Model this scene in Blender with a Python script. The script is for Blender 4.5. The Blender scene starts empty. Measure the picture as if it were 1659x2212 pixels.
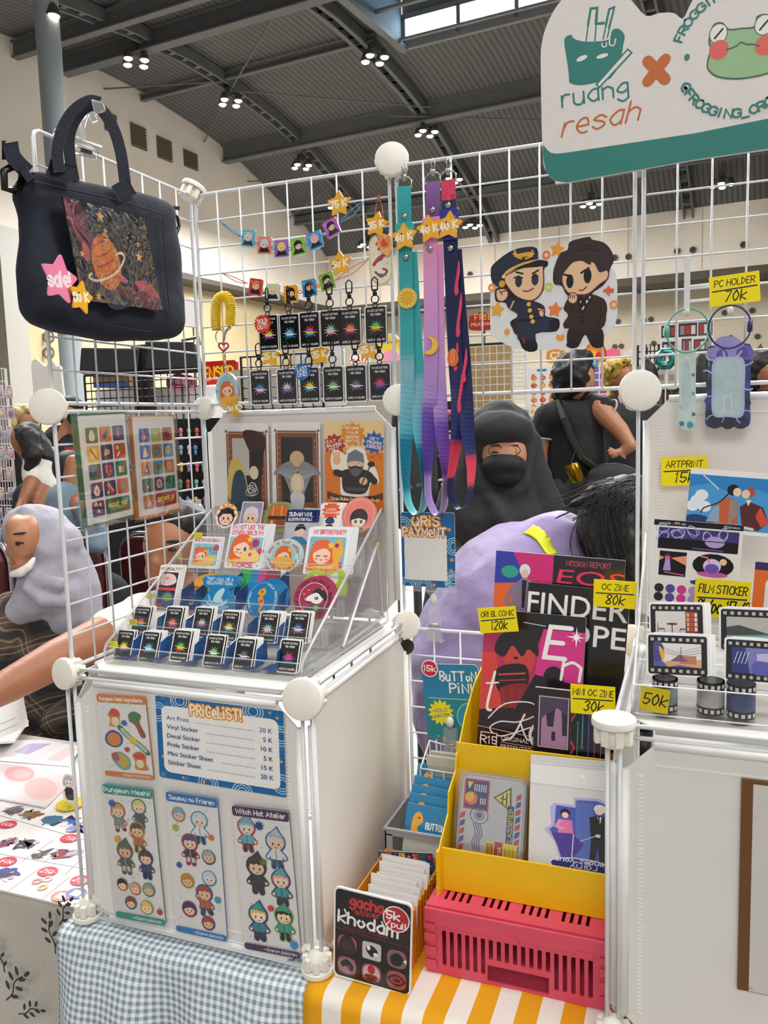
import bpy,bmesh,math,random
from math import sin,cos,pi,radians
from mathutils import Vector,Matrix
random.seed(7)
SC=bpy.context.scene
COL=SC.collection
# ------------------------------------------------------------------ camera, world, lights, exposure
A=.37 # one shelf-grid module; table top is z = 0, floor is z = -0.74
FPX=1750.83
CAM=Vector((.81836,-.87409,.70991))
RC=Matrix(((0.93377627,0.35663919,-0.02950192),(0.01283939,-0.11577582,-0.99319238),(-0.35762694,0.92704069,-0.11268774)))
cd=bpy.data.cameras.new('camera')
cd.sensor_fit='HORIZONTAL';cd.sensor_width=36;cd.lens=36*FPX/1659
cd.clip_start=.02;cd.clip_end=200
cam=bpy.data.objects.new('camera',cd)
rx,ry,rz=RC[0],-RC[1],-RC[2]
mw=Matrix.Identity(4)
for i in range(3):
 mw[i][0],mw[i][1],mw[i][2],mw[i][3]=rx[i],ry[i],rz[i],CAM[i]
cam.matrix_world=mw
COL.objects.link(cam);SC.camera=cam
w=bpy.data.worlds.new('hall_daylight');SC.world=w;w.use_nodes=True
w.node_tree.nodes['Background'].inputs[0].default_value=(1,.98,.95,1)
w.node_tree.nodes['Background'].inputs[1].default_value=.5
def area(name,loc,size,energy,rot=(0,0,0),col=(1,.98,.95)):
 l=bpy.data.lights.new(name,'AREA');l.energy=energy;l.size=size;l.color=col
 o=bpy.data.objects.new(name,l);o.location=loc;o.rotation_euler=rot
 COL.objects.link(o);return o
area('hall_light_overhead',(1.2,-1.2,6.2),3.5,360)
area('hall_light_right',(6,1.5,6.5),3,480,(0,radians(38),0))
area('hall_light_left',(-5,5,6.5),4,950,(0,radians(-15),0))
area('hall_light_back',(0,13,7.0),5,2400)
area('hall_light_far',(-8,20,7.0),6,3200)
area('hall_light_front',(2,-6,6),4,260,(radians(40),0,0))
SC.view_settings.view_transform='Standard';SC.view_settings.look='None'
SC.view_settings.exposure=.12;SC.view_settings.gamma=1
try:SC.view_settings.use_curve_mapping=False
except Exception:pass
SC.cycles.transparent_max_bounces=40;SC.cycles.max_bounces=6;SC.cycles.diffuse_bounces=3
SC.cycles.glossy_bounces=3;SC.cycles.caustics_reflective=False;SC.cycles.caustics_refractive=False
SC.cycles.sample_clamp_indirect=4;SC.cycles.use_denoising=True
# ------------------------------------------------------------------ helpers
def ray(u,v):
 a,b=(u-829.5)/FPX,(v-1106)/FPX
 return Vector([RC[0][i]*a+RC[1][i]*b+RC[2][i]for i in range(3)])
def P(u,v,x=None,y=None,z=None,d=None):
 "a point of the photograph on a real plane of the booth (x, y or z) or at a depth d"
 r=ray(u,v)
 if d is not None:return CAM+r*d
 i,val=(0,x)if x is not None else(1,y)if y is not None else(2,z)
 return CAM+r*((val-CAM[i])/r[i])
def depth(p):return RC[2].dot(p-CAM)
def hexc(h):
 if not isinstance(h,str):return h
 h=h.lstrip('#')
 if len(h)==3:h=''.join(c*2 for c in h)
 return tuple((lambda c:c/12.92 if c<=.04045 else((c+.055)/1.055)**2.4)(int(h[i:i+2],16)/255)for i in(0,2,4))
MATS={}
def pm(name,col='fff',rough=.5,metal=0,spec=.5,noise=0,scale=40,bump=0,bscale=120,coat=0,sss=0,attr=False,trans=0,sheen=0):
 if name in MATS:return MATS[name]
 m=bpy.data.materials.new(name);m.use_nodes=True;nt=m.node_tree;b=nt.nodes['Principled BSDF']
 c=hexc(col)
 b.inputs['Base Color'].default_value=(*c,1);b.inputs['Roughness'].default_value=rough
 b.inputs['Metallic'].default_value=metal;b.inputs['Specular IOR Level'].default_value=spec
 b.inputs['Coat Weight'].default_value=coat;b.inputs['Coat Roughness'].default_value=.08
 b.inputs['Sheen Weight'].default_value=sheen
 if sss:b.inputs['Subsurface Weight'].default_value=sss;b.inputs['Subsurface Scale'].default_value=.01
 src=None
 if attr:
  at=nt.nodes.new('ShaderNodeAttribute');at.attribute_name='Col';src=at.outputs['Color']
 if noise:
  tc=nt.nodes.new('ShaderNodeTexCoord');n=nt.nodes.new('ShaderNodeTexNoise');n.inputs['Scale'].default_value=scale;n.inputs['Detail'].default_value=4
  nt.links.new(tc.outputs['Object'],n.inputs['Vector'])
  mr=nt.nodes.new('ShaderNodeMapRange');mr.inputs['From Min'].default_value=.3;mr.inputs['From Max'].default_value=.7
  mr.inputs['To Min'].default_value=1-noise;mr.inputs['To Max'].default_value=1+noise*.5
  nt.links.new(n.outputs['Fac'],mr.inputs['Value'])
  mx=nt.nodes.new('ShaderNodeVectorMath');mx.operation='SCALE'
  if src:nt.links.new(src,mx.inputs[0])
  else:mx.inputs[0].default_value=c
  nt.links.new(mr.outputs[0],mx.inputs['Scale']);src=mx.outputs[0]
 if src:nt.links.new(src,b.inputs['Base Color'])
 if bump:
  tc=nt.nodes.new('ShaderNodeTexCoord');n=nt.nodes.new('ShaderNodeTexNoise');n.inputs['Scale'].default_value=bscale;n.inputs['Detail'].default_value=3
  bp=nt.nodes.new('ShaderNodeBump');bp.inputs['Strength'].default_value=bump;bp.inputs['Distance'].default_value=.01
  nt.links.new(tc.outputs['Object'],n.inputs['Vector']);nt.links.new(n.outputs['Fac'],bp.inputs['Height']);nt.links.new(bp.outputs[0],b.inputs['Normal'])
 MATS[name]=m;return m
def clear(name,tint='fff',alpha=.06,gloss=.12,rough=.03,white=0):
 "thin clear plastic: mostly transparent, Fresnel gloss, a little body colour"
 if name in MATS:return MATS[name]
 m=bpy.data.materials.new(name);m.use_nodes=True;nt=m.node_tree;nt.nodes.clear()
 o=nt.nodes.new('ShaderNodeOutputMaterial');t=nt.nodes.new('ShaderNodeBsdfTransparent');t.inputs[0].default_value=(*hexc(tint),1)
 g=nt.nodes.new('ShaderNodeBsdfGlossy');g.inputs['Roughness'].default_value=rough
 d=nt.nodes.new('ShaderNodeBsdfDiffuse');d.inputs[0].default_value=(*hexc(white or 'ffffff'),1)
 m1=nt.nodes.new('ShaderNodeMixShader');m1.inputs[0].default_value=alpha
 nt.links.new(t.outputs[0],m1.inputs[1]);nt.links.new(d.outputs[0],m1.inputs[2])
 lw=nt.nodes.new('ShaderNodeLayerWeight');lw.inputs[0].default_value=.25
 mu=nt.nodes.new('ShaderNodeMath');mu.operation='MULTIPLY_ADD';mu.inputs[1].default_value=.32;mu.inputs[2].default_value=gloss*.25
 nt.links.new(lw.outputs['Fresnel'],mu.inputs[0])
 m2=nt.nodes.new('ShaderNodeMixShader');nt.links.new(mu.outputs[0],m2.inputs[0]);nt.links.new(m1.outputs[0],m2.inputs[1]);nt.links.new(g.outputs[0],m2.inputs[2])
 nt.links.new(m2.outputs[0],o.inputs[0]);MATS[name]=m;return m
def emit(name,col,s):
 if name in MATS:return MATS[name]
 m=bpy.data.materials.new(name);m.use_nodes=True;b=m.node_tree.nodes['Principled BSDF']
 b.inputs['Base Color'].default_value=(*hexc(col),1);b.inputs['Emission Color'].default_value=(*hexc(col),1);b.inputs['Emission Strength'].default_value=s
 MATS[name]=m;return m
PRINT=pm('print_paper',attr=True,rough=.45,spec=.35,noise=.03,scale=60)
GLOSS=pm('print_gloss',attr=True,rough=.18,spec=.5,coat=.25,noise=.02)
def holo_mat():
 m=bpy.data.materials.new('print_holographic');m.use_nodes=True;nt=m.node_tree;b=nt.nodes['Principled BSDF']
 at=nt.nodes.new('ShaderNodeAttribute');at.attribute_name='Col';nt.links.new(at.outputs['Color'],b.inputs['Base Color'])
 b.inputs['Roughness'].default_value=.2;b.inputs['Metallic'].default_value=.35;b.inputs['Thin Film Thickness'].default_value=420;b.inputs['Coat Weight'].default_value=.3
 return m
HOLO=holo_mat()
class MB:
 def __init__(s,M=None):s.v=[];s.f=[];s.c=[];s.M=M;s.col=(1,1,1)
 def add(s,vs,fs,col=None):
  n=len(s.v);c=hexc(col)if col else s.col
  for p in vs:
   p=Vector(p);s.v.append(s.M@p if s.M else p)
  for f in fs:s.f.append([i+n for i in f]);s.c.append(c)
  return s
 def box(s,c,size,R=None,col=None):
  c=Vector(c);hx,hy,hz=[k/2 for k in size];vs=[]
  for x in(-hx,hx):
   for y in(-hy,hy):
    for z in(-hz,hz):
     p=Vector((x,y,z));vs.append(c+(R@p if R else p))
  return s.add(vs,[(0,1,3,2),(4,6,7,5),(0,4,5,1),(2,3,7,6),(0,2,6,4),(1,5,7,3)],col)
 def bbox(s,a,b,col=None):return s.box([(a[i]+b[i])/2 for i in range(3)],[abs(a[i]-b[i])for i in range(3)],None,col)
 def hexa(s,p8,col=None):
  "8 points: bottom loop 4, top loop 4"
  return s.add(p8,[(3,2,1,0),(4,5,6,7),(0,1,5,4),(1,2,6,5),(2,3,7,6),(3,0,4,7)],col)
 def tube(s,pts,r,seg=6,closed=False,col=None):
  pts=[Vector(p)for p in pts];n=len(pts)
  rs=r if isinstance(r,(list,tuple))else[r]*n
  vs,fs=[],[];up=None
  for i,p in enumerate(pts):
   if closed:t=pts[(i+1)%n]-pts[i-1]
   else:t=pts[min(i+1,n-1)]-pts[max(i-1,0)]
   if t.length<1e-9:t=Vector((0,0,1))
   t.normalize()
   if up is None:
    up=Vector((0,0,1))if abs(t.z)<.9 else Vector((1,0,0))
   a=up-t*up.dot(t)
   if a.length<1e-5:a=t.orthogonal()
   a.normalize();b=t.cross(a);up=a
   for k in range(seg):
    th=2*pi*k/seg;vs.append(p+(a*cos(th)+b*sin(th))*rs[i])
  m=n if closed else n-1
  for i in range(m):
   for k in range(seg):
    k2=(k+1)%seg;j=(i+1)%n
    fs.append((i*seg+k,i*seg+k2,j*seg+k2,j*seg+k))
  if not closed:fs.append(tuple(range(seg))[::-1]);fs.append(tuple((n-1)*seg+k for k in range(seg)))
  return s.add(vs,fs,col)
 def lathe(s,o,ax,prof,seg=16,col=None):
  "prof: (radius, height) pairs along ax from o"
  o=Vector(o);ax=Vector(ax).normalized();a=ax.orthogonal().normalized();b=ax.cross(a);vs,fs=[],[]
  for r,h in prof:
   for k in range(seg):
    th=2*pi*k/seg;vs.append(o+ax*h+(a*cos(th)+b*sin(th))*max(r,1e-5))
  for i in range(len(prof)-1):
   for k in range(seg):
    k2=(k+1)%seg;fs.append((i*seg+k,i*seg+k2,(i+1)*seg+k2,(i+1)*seg+k))
  fs.append(tuple(range(seg))[::-1]);fs.append(tuple((len(prof)-1)*seg+k for k in range(seg)))
  return s.add(vs,fs,col)
 def ell(s,c,r,R=None,seg=14,rings=9,col=None):
  c=Vector(c);r=Vector(r)if not isinstance(r,(int,float))else Vector((r,r,r));vs,fs=[],[]
  for i in range(rings+1):
   ph=pi*i/rings-pi/2;ph=max(-1.55,min(1.55,ph))
   for k in range(seg):
    th=2*pi*k/seg;p=Vector((r.x*cos(ph)*cos(th),r.y*cos(ph)*sin(th),r.z*sin(ph)))
    vs.append(c+(R@p if R else p))
  for i in range(rings):
   for k in range(seg):
    k2=(k+1)%seg;fs.append((i*seg+k,i*seg+k2,(i+1)*seg+k2,(i+1)*seg+k))
  fs.append(tuple(range(seg))[::-1]);fs.append(tuple(rings*seg+k for k in range(seg)))
  return s.add(vs,fs,col)
 def prism(s,poly,o,X,Y,n,t,col=None):
  "2-D polygon in frame o,X,Y extruded from the plane by t along n"
  o,X,Y,n=map(Vector,(o,X,Y,n));k=len(poly)
  if X.cross(Y).dot(n)*sum(poly[i][0]*poly[(i+1)%k][1]-poly[(i+1)%k][0]*poly[i][1]for i in range(k))<0:poly=poly[::-1]
  b=[o+X*p[0]+Y*p[1]for p in poly];vs=b+[p+n*t for p in b]
  fs=[tuple(range(k))[::-1],tuple(range(k,2*k))]+[(i,(i+1)%k,k+(i+1)%k,k+i)for i in range(k)]
  return s.add(vs,fs,col)
 def mesh(s,name):
  me=bpy.data.meshes.new(name);me.from_pydata([tuple(v)for v in s.v],[],s.f)
  at=me.color_attributes.new('Col','FLOAT_COLOR','CORNER');buf=[]
  for f,c in zip(s.f,s.c):buf+=[c[0],c[1],c[2],1]*len(f)
  at.data.foreach_set('color',buf);return me
 def build(s,name,mat,parent=None,smooth=False,bevel=0,solid=0,subd=0):
  me=s.mesh(name);me.materials.append(mat)
  if smooth:
   me.polygons.foreach_set('use_smooth',[True]*len(me.polygons))
  o=bpy.data.objects.new(name,me);COL.objects.link(o)
  if parent is not None:attach(o,parent)
  if solid:q=o.modifiers.new('solid','SOLIDIFY');q.thickness=solid;q.offset=0
  if bevel:q=o.modifiers.new('bevel','BEVEL');q.width=bevel;q.segments=2;q.limit_method='ANGLE'
  if subd:q=o.modifiers.new('sub','SUBSURF');q.levels=subd;q.render_levels=subd
  if smooth=='auto':
   try:me.set_sharp_from_angle(angle=radians(40))
   except Exception:pass
  return o
def mwof(p):
 m=p.matrix_basis.copy()
 if p.parent is not None:m=mwof(p.parent)@p.matrix_parent_inverse@m
 return m
def attach(o,parent):o.parent=parent;o.matrix_parent_inverse=mwof(parent).inverted()
def tag(o,label=None,cat=None,group=None,kind=None):
 if label:o['label']=label
 if cat:o['category']=cat
 if group:o['group']=group
 if kind:o['kind']=kind
 return o
def thing(name,label,cat,loc=(0,0,0),group=None):
 o=bpy.data.objects.new(name,None);o.location=loc;o.empty_display_size=.02;COL.objects.link(o)
 return tag(o,label,cat,group)
def copy_tree(o,parent=None):
 c=o.copy();COL.objects.link(c)
 if parent is not None:c.parent=parent
 for ch in[k for k in o.children]:copy_tree(ch,c)
 return c
def crom(pts,n=6,closed=False):
 if len(pts)<3:return list(pts)
 out=[];m=len(pts)
 g=(lambda i:pts[i%m])if closed else(lambda i:pts[max(0,min(m-1,i))])
 for i in range(m if closed else m-1):
  a,b,c,d=g(i-1),g(i),g(i+1),g(i+2)
  for k in range(n):
   t=k/n;out.append(tuple(.5*(2*b[j]+(c[j]-a[j])*t+(2*a[j]-5*b[j]+4*c[j]-d[j])*t*t+(3*b[j]-a[j]-3*c[j]+d[j])*t**3)for j in range(len(b))))
 if not closed:out.append(tuple(pts[-1]))
 return out
def rrect(x0,y0,x1,y1,r,n=4):
 if r<=0:return[(x0,y0),(x1,y0),(x1,y1),(x0,y1)]
 out=[]
 for cx,cy,a in((x1-r,y0+r,-90),(x1-r,y1-r,0),(x0+r,y1-r,90),(x0+r,y0+r,180)):
  for k in range(n+1):th=radians(a+90*k/n);out.append((cx+r*cos(th),cy+r*sin(th)))
 return out
def ellp(cx,cy,rx,ry,n=20,rot=0):
 c,s=cos(radians(rot)),sin(radians(rot))
 return[(cx+rx*cos(t)*c-ry*sin(t)*s,cy+rx*cos(t)*s+ry*sin(t)*c)for t in(2*pi*k/n for k in range(n))]
def starp(cx,cy,ro,ri,n=5,rot=0,sy=1):
 return[(cx+(ro if k%2==0 else ri)*sin(radians(rot)+pi*k/n),cy-sy*(ro if k%2==0 else ri)*cos(radians(rot)+pi*k/n))for k in range(2*n)]
def rstar(cx,cy,ro,ri,n=5,rot=0,r=.25):
 "star with rounded tips"
 p=starp(cx,cy,ro,ri,n,rot);out=[]
 for i in range(len(p)):
  a,b,c=p[i-1],p[i],p[(i+1)%len(p)]
  if i%2==0:
   q0=tuple(b[j]+(a[j]-b[j])*r for j in(0,1));q1=tuple(b[j]+(c[j]-b[j])*r for j in(0,1))
   for t in(0,.25,.5,.75,1):out.append(tuple((1-t)**2*q0[j]+2*t*(1-t)*b[j]+t*t*q1[j]for j in(0,1)))
  else:out.append(b)
 return out
# stroke alphabet: "xy" digit pairs, baseline y=2, x-height y=6, capitals y=8; "~" smooth
GL=dict([(k,v.split('|'))for k,v in[s.split(' ',1)for s in '''A 6|02 38 62|14 54
B 5|02 08|~08 38 57 46 25 05|05 25|~25 54 53 32 02
C 5|~57 38 17 05 13 32 53
D 5|02 08|~08 27 55 23 02
E 4|48 08 02 42|05 35
F 4|48 08 02|05 35
G 6|~67 38 17 05 13 32 63|63 65 45
H 5|02 08|52 58|05 55
I 1|02 08
J 4|48 43|~43 22 03
K 5|02 08|58 05 52
L 4|08 02 42
M 6|02 08 34 68 62
N 5|02 08 52 58
O 6|~38 17 05 13 32 53 65 57 38
P 5|02 08|~08 38 57 56 35 05
Q 6|~38 17 05 13 32 53 65 57 38|44 62
R 5|02 08|~08 38 57 56 35 05|25 52
S 5|~57 28 07 16 45 53 22 03
T 6|08 68|38 32
U 5|08 04|~04 12 32 54|54 58
V 6|08 32 68
W 8|08 22 47 62 88
X 5|02 58|08 52
Y 6|08 35 68|35 32
Z 5|08 58 02 52
a 4|~46 26 04 22 43|46 42
b 4|08 02|~05 26 44 22 03
c 4|~45 26 04 22 43
d 4|48 42|~45 26 04 22 43
e 4|04 44|~44 36 16 04 22 42
f 3|~38 17 15|17 12|06 36
g 4|~46 26 04 23 44|46 41|~41 20 01
h 4|08 02|~05 26 45|45 42
i 1|02 06|08 08
j 2|26 21|~21 10 00|28 28
k 4|08 02|46 04 42
l 1|08 02
m 6|06 02|~05 26 35|35 32|~35 56 65|65 62
n 4|06 02|~05 26 45|45 42
o 4|~26 04 22 44 26
p 4|06 00|~05 26 44 22 03
q 4|46 40|~45 26 04 22 43
r 3|06 02|~04 16 36
s 4|~45 26 05 34 43 22 03
t 3|18 13|~13 22 32|06 36
u 4|06 03|~03 12 32 44|46 42
v 4|06 22 46
w 6|06 12 35 52 66
x 4|06 42|46 02
y 4|06 23|46 00
z 4|06 46 02 42
0 4|~28 05 22 45 28
1 2|07 18 12
2 4|~07 28 47 35 02|02 42
3 4|~07 28 47 25|~25 44 22 03
4 4|38 04 44|38 32
5 4|48 08 05|~05 35 44 22 03
6 4|~38 05 22 44 25 04
7 4|08 48 12
8 4|~25 07 28 47 25|~25 03 22 43 25
9 4|~42 46 28 07 25 46
! 1|08 04|02 02
? 4|~07 28 47 35 24|22 22
. 1|02 02
, 1|12 01
' 1|08 06
- 3|05 35
_ 5|01 51
/ 4|02 48
~ 4|~04 15 34 45
: 1|03 03|06 06
@ 6|~45 34 25 34 45 44 54 66 38 05 22 52
& 6|~62 27 38 46 03 22 54
* 4|08 44|48 04|24 28'''.split('\n')]])
def strokes(s,h,gap=1.6):
 "list of polylines and the total width of a line of writing with cap height h, y up from the baseline"
 out,x,u=[],0,h/6
 for ch in s:
  if ch==' ':x+=3.4;continue
  g=GL.get(ch)or GL.get(ch.upper())
  if not g:continue
  for st in g[1:]:
   sm=st.startswith('~');pts=[(x+int(q[0]),int(q[1])-2)for q in st.lstrip('~').split()]
   if sm:pts=crom(pts,4)
   out.append([(p[0]*u,p[1]*u)for p in pts])
  x+=int(g[0])+gap
 return out,max(x-gap,0)*u
def ribbon(pts,w,cap=3):
 "closed outline of a stroke of width w with round ends"
 h=w/2;q=[pts[0]]
 for p in pts[1:]:
  if abs(p[0]-q[-1][0])+abs(p[1]-q[-1][1])>1e-6:q.append(p)
 if len(q)==1:return ellp(q[0][0],q[0][1],h*1.15,h*1.15,10),None
 L,R=[],[]
 for i,p in enumerate(q):
  a=q[max(i-1,0)];b=q[min(i+1,len(q)-1)]
  d0=(p[0]-a[0],p[1]-a[1]);d1=(b[0]-p[0],b[1]-p[1])
  def nm(d):
   l=math.hypot(*d);return(d[0]/l,d[1]/l)if l>1e-9 else None
  d0,d1=nm(d0),nm(d1);d0=d0 or d1;d1=d1 or d0
  nx,ny=-(d0[1]+d1[1]),d0[0]+d1[0];l=math.hypot(nx,ny)
  if l<.25:nx,ny,k=-d0[1],d0[0],1
  else:nx,ny=nx/l,ny/l;k=min(2/l,1.6)
  L.append((p[0]+nx*h*k,p[1]+ny*h*k));R.append((p[0]-nx*h*k,p[1]-ny*h*k))
 def capp(c,d):
  a0=math.atan2(d[1],d[0])+pi/2
  return[(c[0]+h*cos(a0-pi*k/(cap+1)),c[1]+h*sin(a0-pi*k/(cap+1)))for k in range(1,cap+1)]
 e=capp(q[-1],(q[-1][0]-q[-2][0],q[-1][1]-q[-2][1]));b=capp(q[0],(q[0][0]-q[1][0],q[0][1]-q[1][1]))
 return(L,R,e,b),q
FCACHE={}
def bfont(s):
 if s not in FCACHE:
  c=bpy.data.curves.new('t','FONT');c.body=s;c.resolution_u=3
  o=bpy.data.objects.new('t',c);me=o.to_mesh()
  vs=[(v.co.x,v.co.y)for v in me.vertices];fs=[tuple(p.vertices)for p in me.polygons]
  o.to_mesh_clear();bpy.data.objects.remove(o);bpy.data.curves.remove(c);FCACHE[s]=(vs,fs)
 return FCACHE[s]
class Art:
 "flat print: polygons in design units (x right, y down), stacked in hair-thin layers"
 def __init__(s):s.items=[];s.L=1;s.tr=s.b=None
 def _t(s,p):return s.tr(p)if s.tr else p
 def at(s,cx,cy,k=1,rot=0,ky=None):
  c,n=cos(radians(rot)),sin(radians(rot));ky=ky or k
  f=lambda p:(cx+p[0]*k*c-p[1]*ky*n,cy+p[0]*k*n+p[1]*ky*c);b=s.b
  s.tr=(lambda p:b(f(p)))if b else f;return s
 def off(s):s.tr=s.b;return s
 def squash(s,k):s.tr=s.b=lambda p:(p[0],p[1]*k);return s
 def up(s,n=1):s.L+=n;return s
 def poly(s,pts,col,keep=False):
  s.items.append(([s._t(p)for p in pts],[tuple(range(len(pts)))],hexc(col),s.L));s.L+=0 if keep else 1;return s
 def rect(s,x0,y0,x1,y1,col,r=0):return s.poly(rrect(x0,y0,x1,y1,r),col)
 def ell(s,cx,cy,rx,ry,col,rot=0,n=18):return s.poly(ellp(cx,cy,rx,ry,n,rot),col)
 def star(s,cx,cy,ro,ri,n,col,rot=0):return s.poly(starp(cx,cy,ro,ri,n,rot),col)
 def blob(s,pts,col,n=4):return s.poly(crom(pts,n,True),col)
 def line(s,pts,w,col,smooth=False,closed=False,keep=False):
  if smooth:pts=crom(pts,6,closed)
  if closed:pts=list(pts)+[pts[0]]
  r,q=ribbon(pts,w)
  if q is None:return s.poly(r,col,keep)
  L,R,e,b=r;n=len(L);vs=L+R+e+b
  fs=[(i,i+1,n+i+1,n+i)for i in range(n-1)]
  ne=len(e);fs.append(tuple([n-1]+[2*n+k for k in range(ne)]+[2*n-1]));fs.append(tuple([n]+[2*n+ne+k for k in range(len(b))]+[0]))
  s.items.append(([s._t(p)for p in vs],fs,hexc(col),s.L));s.L+=0 if keep else 1;return s
 def ring(s,cx,cy,rx,ry,w,col,rot=0,n=24):
  o=ellp(cx,cy,rx,ry,n,rot);i=ellp(cx,cy,rx-w,ry-w,n,rot)
  s.items.append(([s._t(p)for p in o+i],[(k,(k+1)%n,n+(k+1)%n,n+k)for k in range(n)],hexc(col),s.L));s.L+=1;return s
 def text(s,t,x,y,h,col,w=.14,al='c',rot=0,slant=0,outline=None,ow=0,wid=None,arc=None,jit=0,gap=1.6):
  "handwriting; (x, y) is the baseline point"
  st,tw=strokes(t,h,gap);k=(wid/tw)if wid and tw else 1;tw*=k
  ox={'c':-tw/2,'l':0,'r':-tw}[al];c,n=cos(radians(rot)),sin(radians(rot));passes=[]
  if outline:passes.append((outline,w*h+ow*h))
  passes.append((col,w*h))
  for cl,wd in passes:
   base=s.L
   for q,pl in enumerate(st):
    pts=[]
    for a,b in pl:
     a=a*k+ox+slant*b;b=-b
     if arc:
      th=a/arc;r=abs(arc)+(-b if arc>0 else b);a,b=(r*sin(th),arc-r*cos(th))if arc>0 else(-r*sin(th)*-1 if False else r*sin(-th),arc+r*cos(th))
     pts.append((x+a*c-b*n,y+a*n+b*c))
    s.L=base+q%3*.5
    s.line(pts,wd,cl,keep=True)
   s.L=base+2
  return s
 def btext(s,t,x,y,h,col,al='c',rot=0,slant=0,wid=None,bold=0):
  vs,fs=bfont(t)
  if not vs:return s
  x0,x1=min(v[0]for v in vs),max(v[0]for v in vs);k=h/.73;kx=wid/(x1-x0)if wid else k
  ox={'c':-(x0+x1)/2,'l':-x0,'r':-x1}[al];c,n=cos(radians(rot)),sin(radians(rot))
  for d in((-bold,0),(bold,0),(0,bold),(0,-bold))if bold else((0,0),):
   pts=[]
   for a,b in vs:
    a=(a+ox)*kx+slant*b*k+d[0]*h;b=-b*k+d[1]*h;pts.append(s._t((x+a*c-b*n,y+a*n+b*c)))
   s.items.append((pts,fs,hexc(col),s.L));s.L+=.4
  s.L+=1;return s
 def into(s,mb,o,X,Y,n,lift,dz=1.2e-5,clip=None):
  for pts,fs,col,L in s.items:
   if clip:
    x0,y0,x1,y1=clip;pts=[(min(max(p[0],x0),x1),min(max(p[1],y0),y1))for p in pts]
   mb.add([o+X*p[0]+Y*p[1]+n*(lift+L*dz)for p in pts],[f if X.cross(Y).dot(n)>0 else f[::-1]for f in fs],col)
FLIPS=[]
def frame(TL,TR,BL,W,H):
 X=(TR-TL)/W;Yv=BL-TL;xn=X.normalized();Yv=Yv-xn*Yv.dot(xn);Y=Yv/H
 n=-(X.cross(Y)).normalized();return TL,X,Y,n
def card(name,label,cat,TL,TR,BL,W,H,draw,t=.0008,r=0,base='fff',group=None,mat=None,shape=None,parent=None,clip=True,edge='f4f2ee',lift=0):
 "a flat printed piece: slab with thickness t and its print in front"
 o,X,Y,n=frame(TL,TR,BL,W,H);o=o+n*lift
 mb=MB();poly=shape or rrect(0,0,W,H,r)
 mb.prism(poly,o-n*t,X,Y,n,t,edge);mb.c[1 if True else 0]=hexc(base)
 a=Art();Xi,Yi=X/X.length_squared,Y/Y.length_squared
 def px(u,v):
  r=ray(u,v);q=CAM+r*((o-CAM).dot(n)/r.dot(n))-o;return(q.dot(Xi),q.dot(Yi))
 a.px=px;draw(a)if draw else None
 a.into(mb,o,X,Y,n,2e-5,clip=(0,0,W,H)if clip and not shape else None)
 ob=mb.build(name,mat or PRINT,parent)
 c=o+X*W/2+Y*H
 if label:tag(ob,label,cat,group)
# origin at the middle of the lower edge
 ob.data.transform(Matrix.Translation(-c));ob.matrix_basis=Matrix.Translation(c)if parent is None else ob.matrix_basis
 if parent is not None:ob.data.transform(Matrix.Translation(c))
 return ob
def quadpx(c4,**k):return[P(u,v,**k)for u,v in c4]
# people and soft shapes: overlapping round forms fused by a voxel remesh into one continuous skin
CR,CD,CF=Vector(RC[0]),Vector(RC[1]),Vector(RC[2])
DO=0
def soft(name,mat,prims,vox=.006,parent=None,smooth=4,disp=0,dscale=.08):
 mb=MB()
 Rb=Matrix((CR,CD,CF)).transposed()
 for p in prims:
  if p[0]=='c': # chain of (u, v, depth, r px)
   q=[(P(a[0],a[1],d=a[2]+DO),a[3]*(a[2]+DO)/FPX)for a in p[1:]]
   for c,r in q:mb.ell(c,r,seg=12,rings=8)
   for(c0,r0),(c1,r1)in zip(q,q[1:]):
    if(c1-c0).length>1e-6:mb.lathe(c0,c1-c0,[(r0,0),(r1,(c1-c0).length)],12)
  elif p[0]=='e': # (u, v, depth), (ru, rv, rdepth) px, roll deg, yaw deg
   u,v,d=p[1];d+=DO;k=d/FPX;roll=p[3]if len(p)>3 else 0;yaw=p[4]if len(p)>4 else 0
   R=Rb@Matrix.Rotation(radians(roll),3,'Z')@Matrix.Rotation(radians(yaw),3,'Y')
   mb.ell(P(u,v,d=d),[x*k for x in p[2]],R,16,10)
  elif p[0]=='w': # world chain (point, r m)
   q=p[1:]
   for c,r in q:mb.ell(c,r,seg=12,rings=8)
   for(c0,r0),(c1,r1)in zip(q,q[1:]):mb.lathe(c0,Vector(c1)-Vector(c0),[(r0,0),(r1,(Vector(c1)-Vector(c0)).length)],12)
 o=mb.build(name,mat,parent)
 m=o.modifiers.new('fuse','REMESH');m.mode='VOXEL';m.voxel_size=vox;m.use_smooth_shade=True
 if smooth:m=o.modifiers.new('soften','SMOOTH');m.factor=.5;m.iterations=smooth
 if disp:
  t=bpy.data.textures.new('folds','CLOUDS');t.noise_scale=dscale;t.noise_depth=1
  m=o.modifiers.new('folds','DISPLACE');m.texture=t;m.strength=disp;m.mid_level=.5
 return o
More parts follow.
